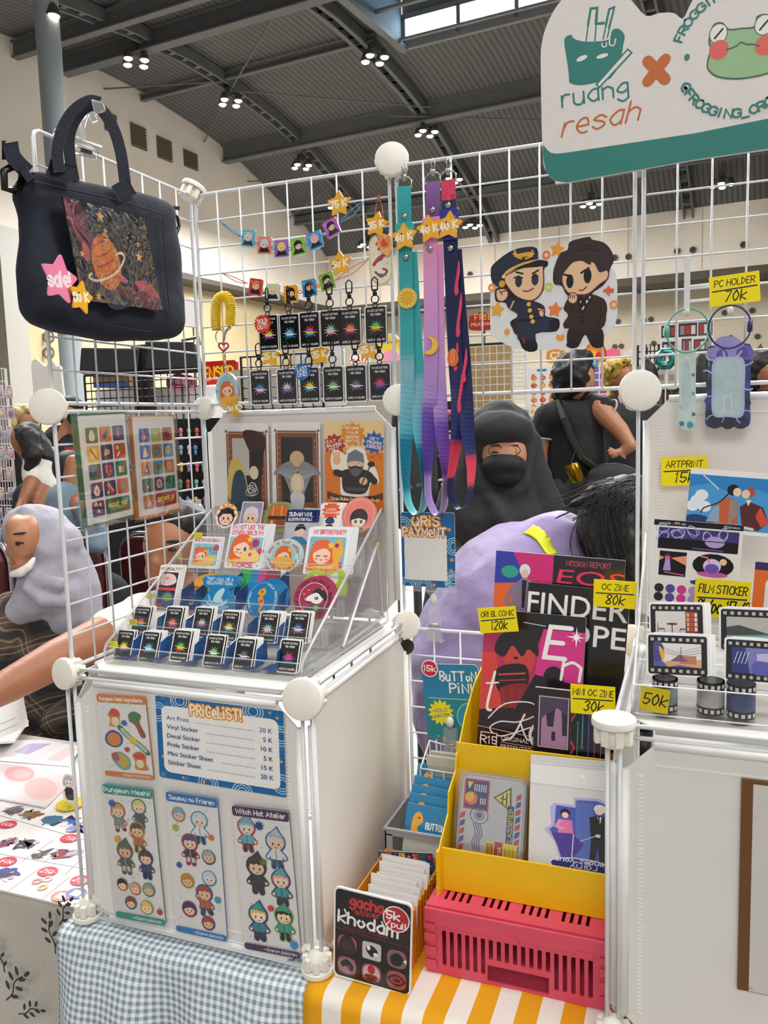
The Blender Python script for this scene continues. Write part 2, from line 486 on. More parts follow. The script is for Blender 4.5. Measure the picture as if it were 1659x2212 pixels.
# ------------------------------------------------------------------ the exhibition hall
HR=Matrix.Rotation(radians(-5),4,'Z');HI=HR.inverted()
def hall(o):o.matrix_basis=HR.copy();return o
def struct(o):o['kind']='structure';return o
XW,YF,ZF=-16.0,29.0,-.74
PROF=[(-4,5.2),(1,7.0),(5,8.3),(8,9.1),(11,9.7),(13,10.02),(15,10.27),(17,10.4),(18.6,10.38),(20.9,10.15),(22.8,9.82),(25.5,8.95),(27.5,8.3),(29.4,7.2)]
def zc(y):
 for(a,b),(c,d)in zip(PROF,PROF[1:]):
  if y<=c:return b+(d-b)*(y-a)/(c-a)
 return PROF[-1][1]
def PC(u,v,drop=0):
 "where the line of sight meets the roof"
 r=HI.to_3x3()@ray(u,v);o=HI@CAM;t=2
 while t<80:
  p=o+r*t
  if p.z>zc(p.y)or p.y>YF:break
  t+=.02
 p.z-=drop;return p
def corr():
 m=bpy.data.materials.new('corrugated_grey_steel');m.use_nodes=True;nt=m.node_tree;b=nt.nodes['Principled BSDF']
 tc=nt.nodes.new('ShaderNodeTexCoord');wv=nt.nodes.new('ShaderNodeTexWave');wv.inputs['Scale'].default_value=1.9;wv.bands_direction='X'
 nt.links.new(tc.outputs['Object'],wv.inputs['Vector']);cr=nt.nodes.new('ShaderNodeValToRGB')
 cr.color_ramp.elements[0].color=(.078,.078,.079,1);cr.color_ramp.elements[1].color=(.126,.126,.128,1);cr.color_ramp.elements[0].position=.15;cr.color_ramp.elements[1].position=.6
 nt.links.new(wv.outputs['Fac'],cr.inputs[0]);nt.links.new(cr.outputs[0],b.inputs['Base Color'])
 bp=nt.nodes.new('ShaderNodeBump');bp.inputs['Strength'].default_value=.5;bp.inputs['Distance'].default_value=.03
 nt.links.new(wv.outputs['Fac'],bp.inputs['Height']);nt.links.new(bp.outputs[0],b.inputs['Normal']);b.inputs['Roughness'].default_value=.7
 return m
CORR=corr()
WHITEW=pm('white_wall_paint','e9e1d8',.85,noise=.04,scale=.8)
BEIGE=pm('beige_wall_panel','bfae88',.8,noise=.05,scale=1.2)
DARKB=pm('dark_soffit_paint','5c544c',.8,noise=.1)
STEEL=pm('grey_steel_paint','7d7f80',.5,noise=.08,scale=4)
STEELD=pm('dark_grey_steel','66686b',.6,noise=.08,scale=3)
BLACK=pm('black_matte','0c0c0d',.6,noise=.1)
# roof with the opening for the skylight monitor
q=PC(868,98);hx0,hx1,hy0,hy1=q.x,3.0,13.0,q.y
PROF=sorted([p for p in PROF if abs(p[0]-hy1)>.3]+[(hy1,zc(hy1))])
mb=MB();xs=[-16.3,hx0,hx1,26]
for i in range(3):
 for(a,b),(c,d)in zip(PROF,PROF[1:]):
  if i==1 and a>=hy0-.01 and c<=hy1+.01:continue
  mb.add([(xs[i],a,b),(xs[i+1],a,b),(xs[i+1],c,d),(xs[i],c,d)],[(0,1,2,3)])
ceiling=struct(hall(mb.build('ceiling',CORR)))
fl=struct(hall(MB().bbox((-16.5,-8,ZF-.1),(26,33,ZF)).build('floor',pm('polished_concrete','8d8a84',.4,noise=.15,scale=2))))
def beam(p,q,h,wd,name='roof_beam',mat=STEELD,flange=.04):
 p,q=Vector(p),Vector(q);d=(q-p).normalized();s=d.cross(Vector((0,0,1))).normalized();u=s.cross(d)
 mb=MB();R=Matrix((d,s,u)).transposed();c=(p+q)/2;L=(q-p).length
 mb.box(c,(L,wd*.25,h),R);mb.box(c+u*h/2,(L,wd,flange),R);mb.box(c-u*h/2,(L,wd,flange),R)
 return hall(mb.build(name,mat,ceiling))
def pcx(y,x,drop=0):return Vector((x,y,zc(y)-drop))
for u0,v0,u1,v1,dr,h,wd in((500,330,1170,150,.25,.5,.3),(240,105,430,10,.25,.45,.3),(320,205,800,52,.2,.14,.14),(629,480,1171,366,.2,.25,.2),(60,70,260,5,.3,.35,.2)):
 a,b=PC(u0,v0,dr),PC(u1,v1,dr);y=(a.y+b.y)/2
 beam(pcx(y,-16 if u0 in(500,240,60,629)else min(a.x,b.x),dr),pcx(y,max(a.x,b.x)+(0 if u0==320 else 9),dr),h,wd)
for u,v in((495,165),(640,300),(905,215),(1010,390),(1480,380)): # arched ribs that follow the roof
 x=PC(u,v).x
 if u==640:continue
 mb=MB()
 for y0 in range(-3,29):
  a,b=Vector((x,y0,zc(y0)-.05)),Vector((x,y0+1,zc(y0+1)-.05));k=Vector((0,0,.28))
  for s in(-.14,.14):mb.hexa([a+Vector((s-.03,0,0))-k,a+Vector((s+.03,0,0))-k,b+Vector((s+.03,0,0))-k,b+Vector((s-.03,0,0))-k,a+Vector((s-.03,0,0)),a+Vector((s+.03,0,0)),b+Vector((s+.03,0,0)),b+Vector((s-.03,0,0))])
  for j in(0,.5):mb.box(a.lerp(b,j)-k*.5,(.3,.12,.2))
 hall(mb.build('roof_rib',STEELD,ceiling))
for q in((185,157,495,150),(495,158,930,208),(495,160,592,0),(490,168,438,290),(920,245,745,350),(530,363,705,368),(840,215,1170,236),(1250,390,1500,420),(620,446,720,380)):
 a,b=PC(q[0],q[1],.45),PC(q[2],q[3],.3)
 hall(MB().tube([a,b],.022,5).build('tie_rod',STEELD,ceiling))
# skylight monitor: glazed band standing above the roof opening
wz=zc(hy1);win=struct(hall(MB().bbox((hx0,hy1,wz-.1),(hx1,hy1+.12,wz+.12)).bbox((hx0,hy1,wz+.62),(hx1,hy1+.12,wz+.75)).bbox((hx0,hy1+.1,wz+.7),(hx1,hy1+.14,11.7)).build('window_1',STEEL)))
SKYP=emit('skylight_sky','dff1ff',5)
for i in range(8):
 x=hx0+.1+i*1.5
 hall(MB().bbox((x,hy1+.03,wz+.1),(x+1.4,hy1+.08,wz+.64)).build('pane',SKYP,win))
 hall(MB().bbox((x-.1,hy1,wz),(x,hy1+.14,wz+.66)).build('mullion',STEEL,win))
mon=hall(MB().bbox((hx0-.1,11,11.6),(hx1,hy1+.2,11.7)).build('monitor_roof',CORR,ceiling))
hall(MB().add([(hx0,hy0,zc(hy0)),(hx0,hy1,wz),(hx0,hy1,11.6),(hx0,hy0,11.6)],[(0,1,2,3)]).build('monitor_end',pm('blue_grey_sheet','7d96a6',.6,noise=.08),ceiling))
hall(MB().tube([(hx0,hy1-1.5,10.5),(hx1,hy1-1.5,10.5)],.06,6).tube([(hx0,hy1-.4,10.25),(hx1,hy1-.4,10.25)],.05,6).tube([(hx0+.05,hy0,zc(hy0)-.1),(hx0+.05,hy1,wz-.1)],.12,6).build('conduit',STEEL,ceiling))
# gable wall: white above, set-back beige panels below
pr=[(y,z)for y,z in PROF if y<YF]+[(YF,zc(YF))]
wl=struct(hall(MB().prism([(-4,5.45)]+[(YF,5.45)]+pr[::-1],(XW,0,0),(0,1,0),(0,0,1),(-1,0,0),.9).build('wall_left',WHITEW)))
hall(MB().bbox((XW-.02,-4,5.3),(XW-1.0,YF,5.46)).build('soffit',DARKB,wl))
for i in range(22):
 y=-4+i*1.5;hall(MB().bbox((XW-1.0,y+.01,ZF),(XW-.9-.02*(i%2),y+1.49,5.3)).build('wall_panel',BEIGE,wl))
hall(MB().bbox((XW-.88,-4,ZF),(XW-.8,YF,ZF+1.1)).build('skirting',pm('blue_skirting','2a4a86',.6,noise=.1),wl))
for q in((225,238,254,291),(282,263,318,327),(339,292,373,352),(397,321,428,370)):
 def PX(u,v,X=XW+.03):
  r=HI.to_3x3()@ray(u,v);o=HI@CAM;return o+r*((X-o.x)/r.x)
 a,b=PX(q[0],q[1]),PX(q[2],q[3]);mb=MB();mb.bbox((XW-.01,a.y,b.z),(XW+.02,b.y,a.z))
 for k in range(8):z=b.z+(a.z-b.z)*(k+.5)/8;mb.box((XW+.04,(a.y+b.y)/2,z),(.05,b.y-a.y,.02))
 hall(mb.build('vent',pm('vent_louvre','6f665c',.7,noise=.1),wl))
g8=MB()
for v in(728,762):
 c=HR@PX(106,v,XW-.75);g8.tube([c+CR*(.125*cos(t))+CD*(.15*sin(t))for t in[k*pi/8 for k in range(16)]],.035,6,True)
tag(g8.build('bay_number',pm('taupe_letter','857a6e',.6,noise=.05)),'large taupe number 8 fixed on the beige hall wall','sign')
# far wall
wf=struct(hall(MB().bbox((XW,YF,5.35),(26,YF+.3,7.6)).build('wall_back',WHITEW)))
hall(MB().bbox((XW,YF-.02,5.1),(26,YF+.3,5.36)).build('edge_beam',DARKB,wf))
hall(MB().bbox((XW,YF+.2,5.25),(26,YF+4.2,5.3)).build('soffit',CORR,wf))
hall(MB().bbox((XW-1,YF+3.2,ZF),(26,YF+3.5,5.3)).build('lower_wall',pm('cream_wall','ded2bc',.8,noise=.04,scale=1),wf))
SEAM=pm('panel_seam','b9b1a6',.8,noise=.05)
for i in range(14):
 hall(MB().bbox((XW+i*2.4,YF-.012,5.4),(XW+i*2.4+.025,YF+.01,7.5)).build('panel_seam',SEAM,wf))
NZ=pm('nozzle_dark','35302c',.5,noise=.1);NR=pm('nozzle_rim','6b645d',.5,noise=.1)
def PY(u,v,Y):
 r=HI.to_3x3()@ray(u,v);o=HI@CAM;return o+r*((Y-o.y)/r.y)
for u,v in((578,577),(604,584),(626,594),(640,604),(652,600),(1016,593),(1328,557),(1358,555),(1463,543),(1497,540),(1606,529),(580,570)):
 p=PY(u,v,YF-.02);hall(MB().lathe(p,(0,-1,0),[(.11,0),(.11,.05),(.085,.05),(.085,-.01)],14).build('air_nozzle',NR,wf));hall(MB().lathe(p,(0,-1,0),[(.083,-.01),(.083,.03)],14).build('nozzle_core',NZ,wf))
for u,v in((1335,695),(1390,692),(1406,690),(1328,749),(1342,748),(1412,742),(1565,676),(1625,671),(1578,730),(1636,727)):
 p=PY(u,v,YF+3.18);hall(MB().lathe(p,(0,-1,0),[(.1,0),(.1,.05),(.08,.05)],12).build('air_nozzle',NZ,wf))
# round columns
def column(u0,v0,u1,v1,d,r,label,mat,box=False):
 a,b=P(u0,v0,d=d),P(u1,v1,d=d);x,y=(a.x+b.x)/2,(a.y+b.y)/2
 mb=MB()
 if box:mb.bbox((x-r,y-r,ZF),(x+r,y+r,5.3));mb.bbox((x-r*1.2,y-r*1.2,ZF),(x+r*1.2,y+r*1.2,ZF+.4))
 else:mb.lathe((x,y,ZF),(0,0,1),[(r*1.6,0),(r*1.6,.05),(r,.06),(r,5.2),(r*1.04,5.2),(r*1.04,5.26),(r,5.26),(r,9.1)],24)
 return tag(mb.build('column',mat,smooth='auto'),label,'column')
column(100,20,155,780,14,.2,'tall round grey steel column under the roof with a lamp at its head',pm('column_paint','9aa3a9',.35,noise=.06))
column(8,460,14,900,18.7,.34,'square pale grey column under the soffit behind the pink blister packs',pm('column_grey','a3a19a',.5,noise=.05),True)
# high-bay lamps
LAMP=emit('lamp_glow','fff3da',30)
HOUS=pm('lamp_housing','4a4a48',.5,noise=.05)
LP=[(290,70,'over the round steel column'),(495,165,'at the crossing of the tie rods'),(808,65,'beside the skylight'),(920,235,'under the white junction box'),(650,312,'at the first purlin by the gable wall'),
(727,402,'above the 75 K star'),(975,342,'above the navy lanyard'),(1020,445,'to one side of the navy lanyard'),(790,490,'seen beside the orange bead chain'),(1277,396,'just under the big shop sign'),
(1560,350,'under the frog half of the shop sign'),(115,35,'on the head of the round column'),(1362,608,'low under the soffit beside the grid post'),(1518,590,'low under the soffit behind the yellow tag')]
for u,v,s in LP:
 if u==115:p=HI@P(u,v,d=13.6)
 elif v>580:p=HI@P(u,v,d=29)
 else:p=PC(u,v,.7)
 t=thing('ceiling_light','cluster of bright hall lamps '+s,'lamp',HR@p)
 dd=depth(HR@p);k=max(.55,15/dd if dd<15 else 1);r=.15;one=u==115
 if not one:hall(MB().bbox(p+Vector((-.1,-.1,.25)),p+Vector((.1,.1,.4))).tube([p+Vector((0,0,.35)),p+Vector((0,0,.75))],.02,5).tube([p+Vector((-.25,0,.2)),p+Vector((.25,0,.2))],.025,5).tube([p+Vector((0,-.25,.2)),p+Vector((0,.25,.2))],.025,5).build('bracket',HOUS,t))
 for dx,dy in(((0,0),)if one else((-.27,0),(.27,0),(0,-.27),(0,.27))):
  q=p+Vector((dx,dy,0))
  hall(MB().lathe(q,(0,0,1),[(.12,0),(.125,.02),(.08,.16),(.05,.2)],12).build('lamp_head',HOUS,t))
  hall(MB().ell(q,(.1,.1,.05),seg=12,rings=6).build('lens',LAMP,t))
# ------------------------------------------------------------------ people
def skin(n,c):return pm(n,c,.5,noise=.07,scale=30,sss=.06)
SK1,SK2,SK3=skin('skin_tan','b07a58'),skin('skin_brown','9a6344'),skin('skin_light','c48e6c')
HAIR=pm('black_hair','0d0b0b',.6,noise=.3,scale=90);LIPS=pm('lips','8f4a42',.45,noise=.05);EYED=pm('eye_dark','150d0a',.2);EYEW=pm('eye_white','d8d0c8',.3)
def person(label,u,v,d):
 p=P(u,v,d=d);return thing('person',label,'person',(p.x,p.y,ZF))
def feet(t,u,v,d,r,mat,gap=.11,lean=0):
 "legs and shoes down to the floor"
 p=P(u,v,d=d)
 r*=.75
 for s in(-1,1):
  q=p+CR*s*gap*.8;f=Vector((q.x+lean*s,q.y,ZF+.06));k=(q+f)/2+Vector((0,-.02,0))
  soft('trouser_leg',mat,[('w',(q,r),(k,r*.75),(f+Vector((0,0,.04)),r*.55))],.016,t)
  soft('shoe',BLACK,[('w',(f+Vector((0,.04,-.02)),.04),(f+Vector((0,-.12,-.025)),.035))],.012,t)
def tiny(name,mat,t,u,v,d,ru,rv,rd=None,roll=0):
 R=Matrix((CR,CD,CF)).transposed()@Matrix.Rotation(radians(roll),3,'Z');k=d/FPX
 return MB().ell(P(u,v,d=d),(ru*k,rv*k,(rd or min(ru,rv))*k),R,12,7).build(name,mat,t,True)
def plaid():
 m=bpy.data.materials.new('plaid_flannel');m.use_nodes=True;nt=m.node_tree;b=nt.nodes['Principled BSDF'];tc=nt.nodes.new('ShaderNodeTexCoord')
 mp=nt.nodes.new('ShaderNodeMapping');mp.inputs['Rotation'].default_value=(.3,.5,.35);nt.links.new(tc.outputs['Object'],mp.inputs[0]);cols=[]
 for ax,sc in(('X',5.2),('Z',4.2)):
  wv=nt.nodes.new('ShaderNodeTexWave');wv.bands_direction=ax;wv.inputs['Scale'].default_value=sc;wv.inputs['Distortion'].default_value=.12;nt.links.new(mp.outputs[0],wv.inputs['Vector'])
  cr=nt.nodes.new('ShaderNodeValToRGB');e=cr.color_ramp.elements;e[0].color=(.012,.012,.016,1);e[0].position=.3;e[1].color=(.07,.045,.03,1);e[1].position=.5
  q=e.new(.86);q.color=(.07,.045,.03,1);q=e.new(.9);q.color=(.42,.32,.2,1);q=e.new(.97);q.color=(.05,.035,.03,1)
  nt.links.new(wv.outputs['Fac'],cr.inputs[0]);cols.append(cr.outputs[0])
 mx=nt.nodes.new('ShaderNodeMix');mx.data_type='RGBA';mx.inputs[0].default_value=.5;nt.links.new(cols[0],mx.inputs[6]);nt.links.new(cols[1],mx.inputs[7]);nt.links.new(mx.outputs[2],b.inputs['Base Color']);b.inputs['Roughness'].default_value=.85
 return m
PLAID=plaid()
# woman in the grey headscarf
t=person('person in a grey headscarf and brown plaid shirt, looking down, white mask under the chin',90,1500,2.2)
d=2.2
soft('body',SK1,[('e',(60,1162,2.17),(38,54,62),6),('e',(48,1138,2.17),(29,30,52)),('e',(54,1212,2.17),(27,26,42)),('c',(30,1168,2.165,7),(20,1186,2.16,9),(20,1195,2.165,9.5)),('c',(30,1210,2.165,9),(31,1220,2.165,9)),('e',(40,1234,2.17),(15,11,18)),('e',(48,1192,2.13),(18,16,18)),('c',(80,1200,2.2,40),(100,1290,2.22,40),(100,1480,2.25,60))],.006,t,3)
soft('headscarf',pm('grey_jersey','9b99a4',.8,noise=.1,scale=14,bump=.3,bscale=30),[('e',(84,1152,2.24),(74,64,88),28),('e',(120,1185,2.24),(54,62,84),20),('c',(22,1116,2.2,9),(52,1106,2.17,16),(70,1150,2.155,14),(80,1200,2.16,14),(84,1240,2.16,18)),('c',(112,1215,2.22,58),(98,1262,2.2,60),(72,1300,2.18,46),(34,1326,2.17,30)),('c',(140,1215,2.27,54),(165,1280,2.27,54),(190,1340,2.25,34)),('c',(125,1290,2.22,60),(140,1330,2.22,46)),('c',(62,1238,2.14,13),(90,1258,2.12,18),(130,1262,2.11,16)),('c',(58,1268,2.12,13),(95,1296,2.11,18),(135,1300,2.12,18))],.007,t,6,.008,.05)
soft('shirt',PLAID,[('c',(110,1300,2.26,70),(100,1420,2.28,110),(95,1560,2.3,120)),('c',(30,1320,2.2,45),(-30,1420,2.15,55),(-40,1540,2.1,50)),('c',(165,1310,2.3,52),(205,1420,2.25,50),(190,1530,2.12,44),(120,1560,2.05,36))],.009,t,4,.02,.08)
soft('face_mask',pm('white_mask','e8e4df',.7,noise=.04),[('c',(28,1240,2.135,8),(46,1236,2.12,11),(62,1224,2.115,9),(74,1206,2.118,5))],.005,t,2)
tiny('eyelid',pm('brow_lash','21130e',.6),t,42,1172,2.103,11,3,9,8);tiny('eyebrow',pm('brow_lash','',.6),t,42,1152,2.101,15,2.8,9,-8);tiny('lips',LIPS,t,30,1215,2.13,10,4,16,5);tiny('eye',EYED,t,39,1176,2.102,5,3.5,8)
feet(t,90,1640,2.2,.1,pm('navy_trousers','1a2030',.8,noise=.1))
# man reaching across behind the grid
t=person('person in a white T-shirt reaching an arm out behind the white grid',380,1500,2.0)
soft('body',SK2,[('e',(372,1178,2.0),(60,78,80)),('e',(358,1232,1.98),(44,40,55)),('c',(340,1190,1.93,8),(333,1214,1.915,12),(345,1219,1.92,11)),('c',(338,1242,1.93,10),(350,1244,1.925,11)),('e',(420,1205,2.02),(10,22,18)),('c',(390,1270,2.02,45),(395,1340,2.05,50),(390,1500,2.05,90)),('c',(300,1365,1.95,50),(215,1378,1.85,46),(120,1425,1.75,44),(20,1480,1.66,38),(-40,1515,1.6,30)),('e',(-60,1525,1.58),(30,24,14),-30),('c',(-75,1530,1.575,9),(-105,1550,1.57,8)),('c',(-72,1518,1.575,9),(-108,1532,1.57,8)),('c',(-70,1542,1.575,9),(-98,1566,1.57,8)),('c',(-55,1548,1.575,9),(-66,1572,1.57,8))],.007,t,3)
soft('hair',HAIR,[('e',(395,1132,2.03),(62,52,84),10),('e',(425,1165,2.05),(36,44,70)),('e',(368,1112,2.0),(52,24,66))],.008,t,2,.01,.02)
soft('shirt',pm('white_cotton','ded9d2',.8,noise=.05,bump=.3,bscale=20),[('c',(420,1330,2.1,85),(410,1440,2.12,120),(410,1600,2.12,120)),('c',(360,1330,2.02,62),(300,1350,1.96,64),(245,1366,1.89,58)),('c',(480,1340,2.1,60),(520,1440,2.1,50))],.009,t,4,.015,.08)
tiny('eye',EYED,t,326,1188,1.937,12,5,8,8);tiny('eyebrow',HAIR,t,326,1170,1.935,18,3.5,6,8);tiny('eye',EYED,t,372,1188,1.912,10,4,6);tiny('eyebrow',HAIR,t,374,1170,1.913,17,3.5,6,-4)
feet(t,410,1700,2.1,.11,pm('grey_trousers','3a3a40',.8,noise=.1))
# woman in black
t=person('person in a black headscarf, glasses and black mask, looking down behind the grid',1075,1200,2.15)
BLKC=pm('charcoal_crepe','28282a',.85,noise=.12,scale=12,bump=.25,bscale=25)
soft('body',SK3,[('e',(1088,985,2.08),(50,62,56)),('c',(1085,1040,2.12,34),(1080,1120,2.17,40),(1080,1500,2.2,90)),('c',(1010,1210,2.02,24),(1045,1172,1.97,18)),('e',(1062,1160,1.95),(15,12,12)),('c',(1070,1156,1.945,5.5),(1088,1150,1.94,5)),('c',(1070,1164,1.942,5.5),(1090,1160,1.94,5)),('c',(1066,1171,1.94,5.5),(1084,1171,1.94,5)),('c',(1056,1150,1.94,6),(1070,1142,1.935,5)),('c',(1060,1175,1.94,5),(1076,1180,1.94,4.5))],.006,t,2)
soft('headscarf',BLKC,[('e',(1078,950,2.15),(80,86,92)),('e',(1081,931,2.085),(72,46,76)),('c',(1015,930,2.11,22),(1018,990,2.08,20),(1040,1050,2.06,20),(1075,1072,2.05,22)),('c',(1140,935,2.11,16),(1142,990,2.08,16),(1130,1045,2.06,18),(1100,1070,2.05,20)),('c',(1075,1060,2.14,84),(1065,1150,2.14,112),(1060,1290,2.18,140)),('c',(1130,1030,2.15,40),(1165,1110,2.15,50),(1190,1180,2.15,50)),('c',(1016,955,2.14,30),(994,1040,2.14,36),(980,1100,2.14,44)),('c',(1144,955,2.14,26),(1160,1040,2.14,34),(1180,1110,2.14,44)),('c',(1015,1020,2.13,40),(985,1110,2.12,52),(965,1190,2.12,50)),('c',(1060,1080,2.03,16),(1090,1130,2.0,18),(1130,1190,2.0,18))],.008,t,6,.012,.06)
soft('robe',BLKC,[('c',(1060,1300,2.2,150),(1070,1600,2.25,160),(1075,1950,2.3,180)),('c',(975,1180,2.1,46),(985,1250,2.03,40),(1030,1190,1.99,28))],.02,t,3,.02,.1)
soft('face_mask',pm('black_mask','121213',.75,noise=.1),[('e',(1088,1006,2.045),(50,29,46)),('e',(1088,1030,2.05),(38,24,42)),('c',(1040,1000,2.07,8),(1030,990,2.09,6))],.005,t,3)
GLF=pm('dark_frame','1a1512',.3)
for cx in(1070,1108):
 MB().tube([P(cx+16*cos(a),973+11*sin(a),d=2.018)for a in[k*pi/8 for k in range(16)]],.0011,5,True).build('glasses_rim',GLF,t)
 tiny('eyelid',pm('brow_lash','',.6),t,cx,977,2.022,10,1.8,4);tiny('eyebrow',pm('brow_lash','',.6),t,cx,962,2.024,13,2,4)
# person bent over in lilac
t=person('person bent over in a lilac windbreaker with long loose black hair',1100,1400,1.8)
LIL=pm('lilac_nylon','9080ae',.6,noise=.08,scale=8,bump=.7,bscale=16,sheen=.2)
soft('body',SK3,[('e',(1330,1180,1.72),(60,70,70)),('c',(1290,1190,1.75,50),(1180,1300,1.8,100),(1060,1480,1.85,120))],.012,t,3)
soft('windbreaker',LIL,[('e',(1120,1300,1.8),(190,170,200),-38),('e',(1040,1400,1.82),(150,190,190),20),('c',(1215,1200,1.77,78),(1265,1240,1.76,66),(1275,1420,1.74,66)),('c',(1000,1420,1.8,105),(1010,1560,1.82,120),(1050,1640,1.85,120)),('e',(1186,1166,1.77),(88,62,90),-8)],.009,t,8,.022,.09)
soft('jeans',pm('dark_jeans','23242c',.85,noise=.1),[('w',(P(1030,1620,d=1.86),.13),(P(1000,1900,d=1.86),.1),(P(1000,2230,d=1.9),.07)),('w',(P(1090,1620,d=1.86),.13),(P(1140,1900,d=1.86),.1),(P(1150,2230,d=1.9),.07))],.02,t)
soft('hair',HAIR,[('e',(1340,1130,1.68),(92,108,110),20),('c',(1300,1075,1.64,38),(1330,1150,1.6,50),(1365,1260,1.6,58)),('c',(1370,1060,1.66,40),(1390,1200,1.6,50),(1390,1310,1.6,40)),('c',(1300,1060,1.64,24),(1260,1080,1.62,16),(1225,1096,1.61,6))],.008,t,4,.012,.02)
mb=MB();rr=random.Random(3)
for k in range(90):
 u0=1300+rr.random()*85;v0=1035+rr.random()*60;du=-80+rr.random()*60;b=rr.random()
 mb.tube([P(u,v,d=q)for u,v,q in crom([(u0,v0,1.58),(u0-45*b,v0+15,1.555),(u0-62*b+du*.2,v0+40+60*b,1.55),(u0+du*.25,v0+120+90*b,1.54)]if k%3 else[(u0,v0-5,1.6),(u0-45,v0+6,1.57),(u0-90-25*b,v0+26+10*b,1.56)],5)],.0011,4)
hs=mb.build('hair_strands',HAIR,t,True);hs['kind']='stuff'
YEL=pm('neon_yellow_tape','e6ea1c',.45,noise=.05)
s0=[P(*q,d=dd)for q,dd in(((1138,1122),1.634),((1162,1114),1.636),((1180,1130),1.616),((1204,1160),1.6),((1178,1166),1.592),((1158,1142),1.606))]
# ---- men beyond
t=person('person seen from behind in a black polo shirt, hand on hip, crossbody bag strap',1240,1000,3.0)
BLKP=pm('black_pique','131315',.85,noise=.15,scale=20,bump=.2,bscale=60)
soft('body',SK1,[('e',(1250,822,2.98),(34,48,40)),('c',(1268,806,2.97,9),(1279,818,2.965,5.5)),('e',(1264,842,2.97),(18,18,22)),('c',(1240,860,3.0,24),(1240,920,3.02,30),(1240,1010,3.02,60)),('c',(1170,925,3.0,22),(1166,985,3.0,17),(1170,1040,2.96,14)),('c',(1296,884,2.95,25),(1340,930,2.9,19),(1362,962,2.87,14),(1345,976,2.88,11)),('e',(1336,977,2.875),(13,8,8),-10),('c',(1328,974,2.87,3.4),(1318,968,2.87,3)),('c',(1327,978,2.868,3.4),(1314,974,2.868,3)),('c',(1328,982,2.868,3.4),(1316,981,2.868,3)),('c',(1332,985,2.87,3.2),(1322,988,2.87,2.8)),('c',(1342,984,2.87,3.6),(1350,990,2.87,3))],.004,t,1)
soft('hair',HAIR,[('e',(1233,806,3.0),(40,50,60)),('e',(1246,812,2.96),(24,44,44)),('e',(1222,846,3.02),(30,34,44)),('e',(1252,778,2.97),(28,22,38)),('e',(1246,850,3.0),(16,22,30))],.01,t,2,.035,.03)
soft('polo_shirt',BLKP,[('c',(1205,905,3.0,42),(1245,900,3.0,46),(1285,895,3.0,36)),('c',(1240,920,3.02,62),(1245,1000,3.02,66),(1245,1060,3.02,66)),('c',(1185,905,3.0,34),(1170,932,3.0,27)),('c',(1280,880,2.98,30),(1300,884,2.955,29))],.009,t,3,.012,.08)
TRIM=pm('grey_trim','a9a49c',.7)
def hoop(name,mat,t,u,v,d,ru,rv,rd,roll,r):
 R=Matrix((CR,CD,CF)).transposed()@Matrix.Rotation(radians(roll),3,'Z');k=d/FPX
 return MB().tube([P(u,v,d=d)+R@Vector((ru*k*cos(a),rv*k*sin(a)*.25,-rd*k*sin(a)))for a in[2*pi*i/20 for i in range(20)]],r,6,True).build(name,mat,t,True)
hoop('sleeve_trim',TRIM,t,1168,944,3.0,26,22,26,10,.004);hoop('sleeve_trim',TRIM,t,1314,888,2.945,27,26,27,-62,.004)
soft('trousers',pm('grey_trousers',''),[('w',(P(1245,1060,d=3.03),.13),(P(1245,1120,d=3.03),.14))],.015,t)
feet(t,1245,1120,3.03,.12,pm('grey_trousers',''))
MB().tube([P(*q,d=dd)for q,dd in(((1205,868),2.96),((1218,905),2.905),((1235,950),2.9),((1256,990),2.895),((1290,1015),2.9))],.014,6).build('bag_strap',BLACK,t)
MB().tube([P(1264+12*cos(a),818+10*sin(a),d=2.935)for a in[k*pi/7 for k in range(14)]],.0022,5,True).tube([P(1252,815,d=2.935),P(1238,812,d=2.94)],.0022,5).build('glasses',GLF,t)
soft('face_mask',pm('black_mask',''),[('c',(1262,846,2.94,8),(1270,838,2.945,11),(1258,858,2.95,8))],.008,t,2)
bg=soft('shoulder_bag',pm('black_nylon','1c1c1f',.7,noise=.1),[('e',(1330,1040,2.86),(66,42,22),8),('e',(1310,1070,2.86),(70,40,24))],.01)
tag(bg,'black shoulder bag on the hip of the person in the black polo','bag')
p0=P(1234,1002,d=2.86);gc=thing('can_charm','small golden drink can charm hanging at the black shoulder bag','charm',P(1250,1044,d=2.86))
ax=(P(1250,1040,d=2.86)-p0);L=ax.length
MB().lathe(p0,ax,[(.022,0),(.026,.006),(.026,L-.006),(.022,L)],16).build('can',pm('gold_metal','8a6a12',.25,.9,noise=.1),gc,'auto');MB().tube([p0,P(1242,975,d=2.87)],.002,5).build('cord',BLACK,gc)
t=person('person with short bleached hair and glasses pushed up, facing away in profile',1350,900,3.4)
soft('body',SK2,[('e',(1343,822,3.4),(30,42,38),-8),('c',(1362,812,3.39,9),(1373,829,3.385,8)),('c',(1360,846,3.39,12),(1352,856,3.4,14)),('e',(1326,823,3.36),(7,11,6)),('c',(1340,860,3.42,26),(1345,930,3.43,34))],.007,t,2)
soft('hair',pm('bleached_hair','b8912f',.6,noise=.35,scale=60),[('e',(1322,802,3.4),(20,26,40),-10),('e',(1336,788,3.39),(25,13,36),-8),('e',(1317,822,3.41),(11,20,28))],.008,t,1,.03,.02)
MB().tube([P(*q,d=3.33)for q in((1320,805),(1328,790),(1340,780),(1350,784))],.004,5).build('glasses',GLF,t)
soft('shirt',pm('black_cotton','17171a',.8,noise=.12),[('c',(1310,900,3.42,44),(1350,890,3.42,46),(1395,910,3.42,44)),('c',(1350,930,3.43,74),(1350,1100,3.45,80))],.012,t,3,.015,.08)
feet(t,1350,1100,3.45,.12,pm('dark_jeans',''))
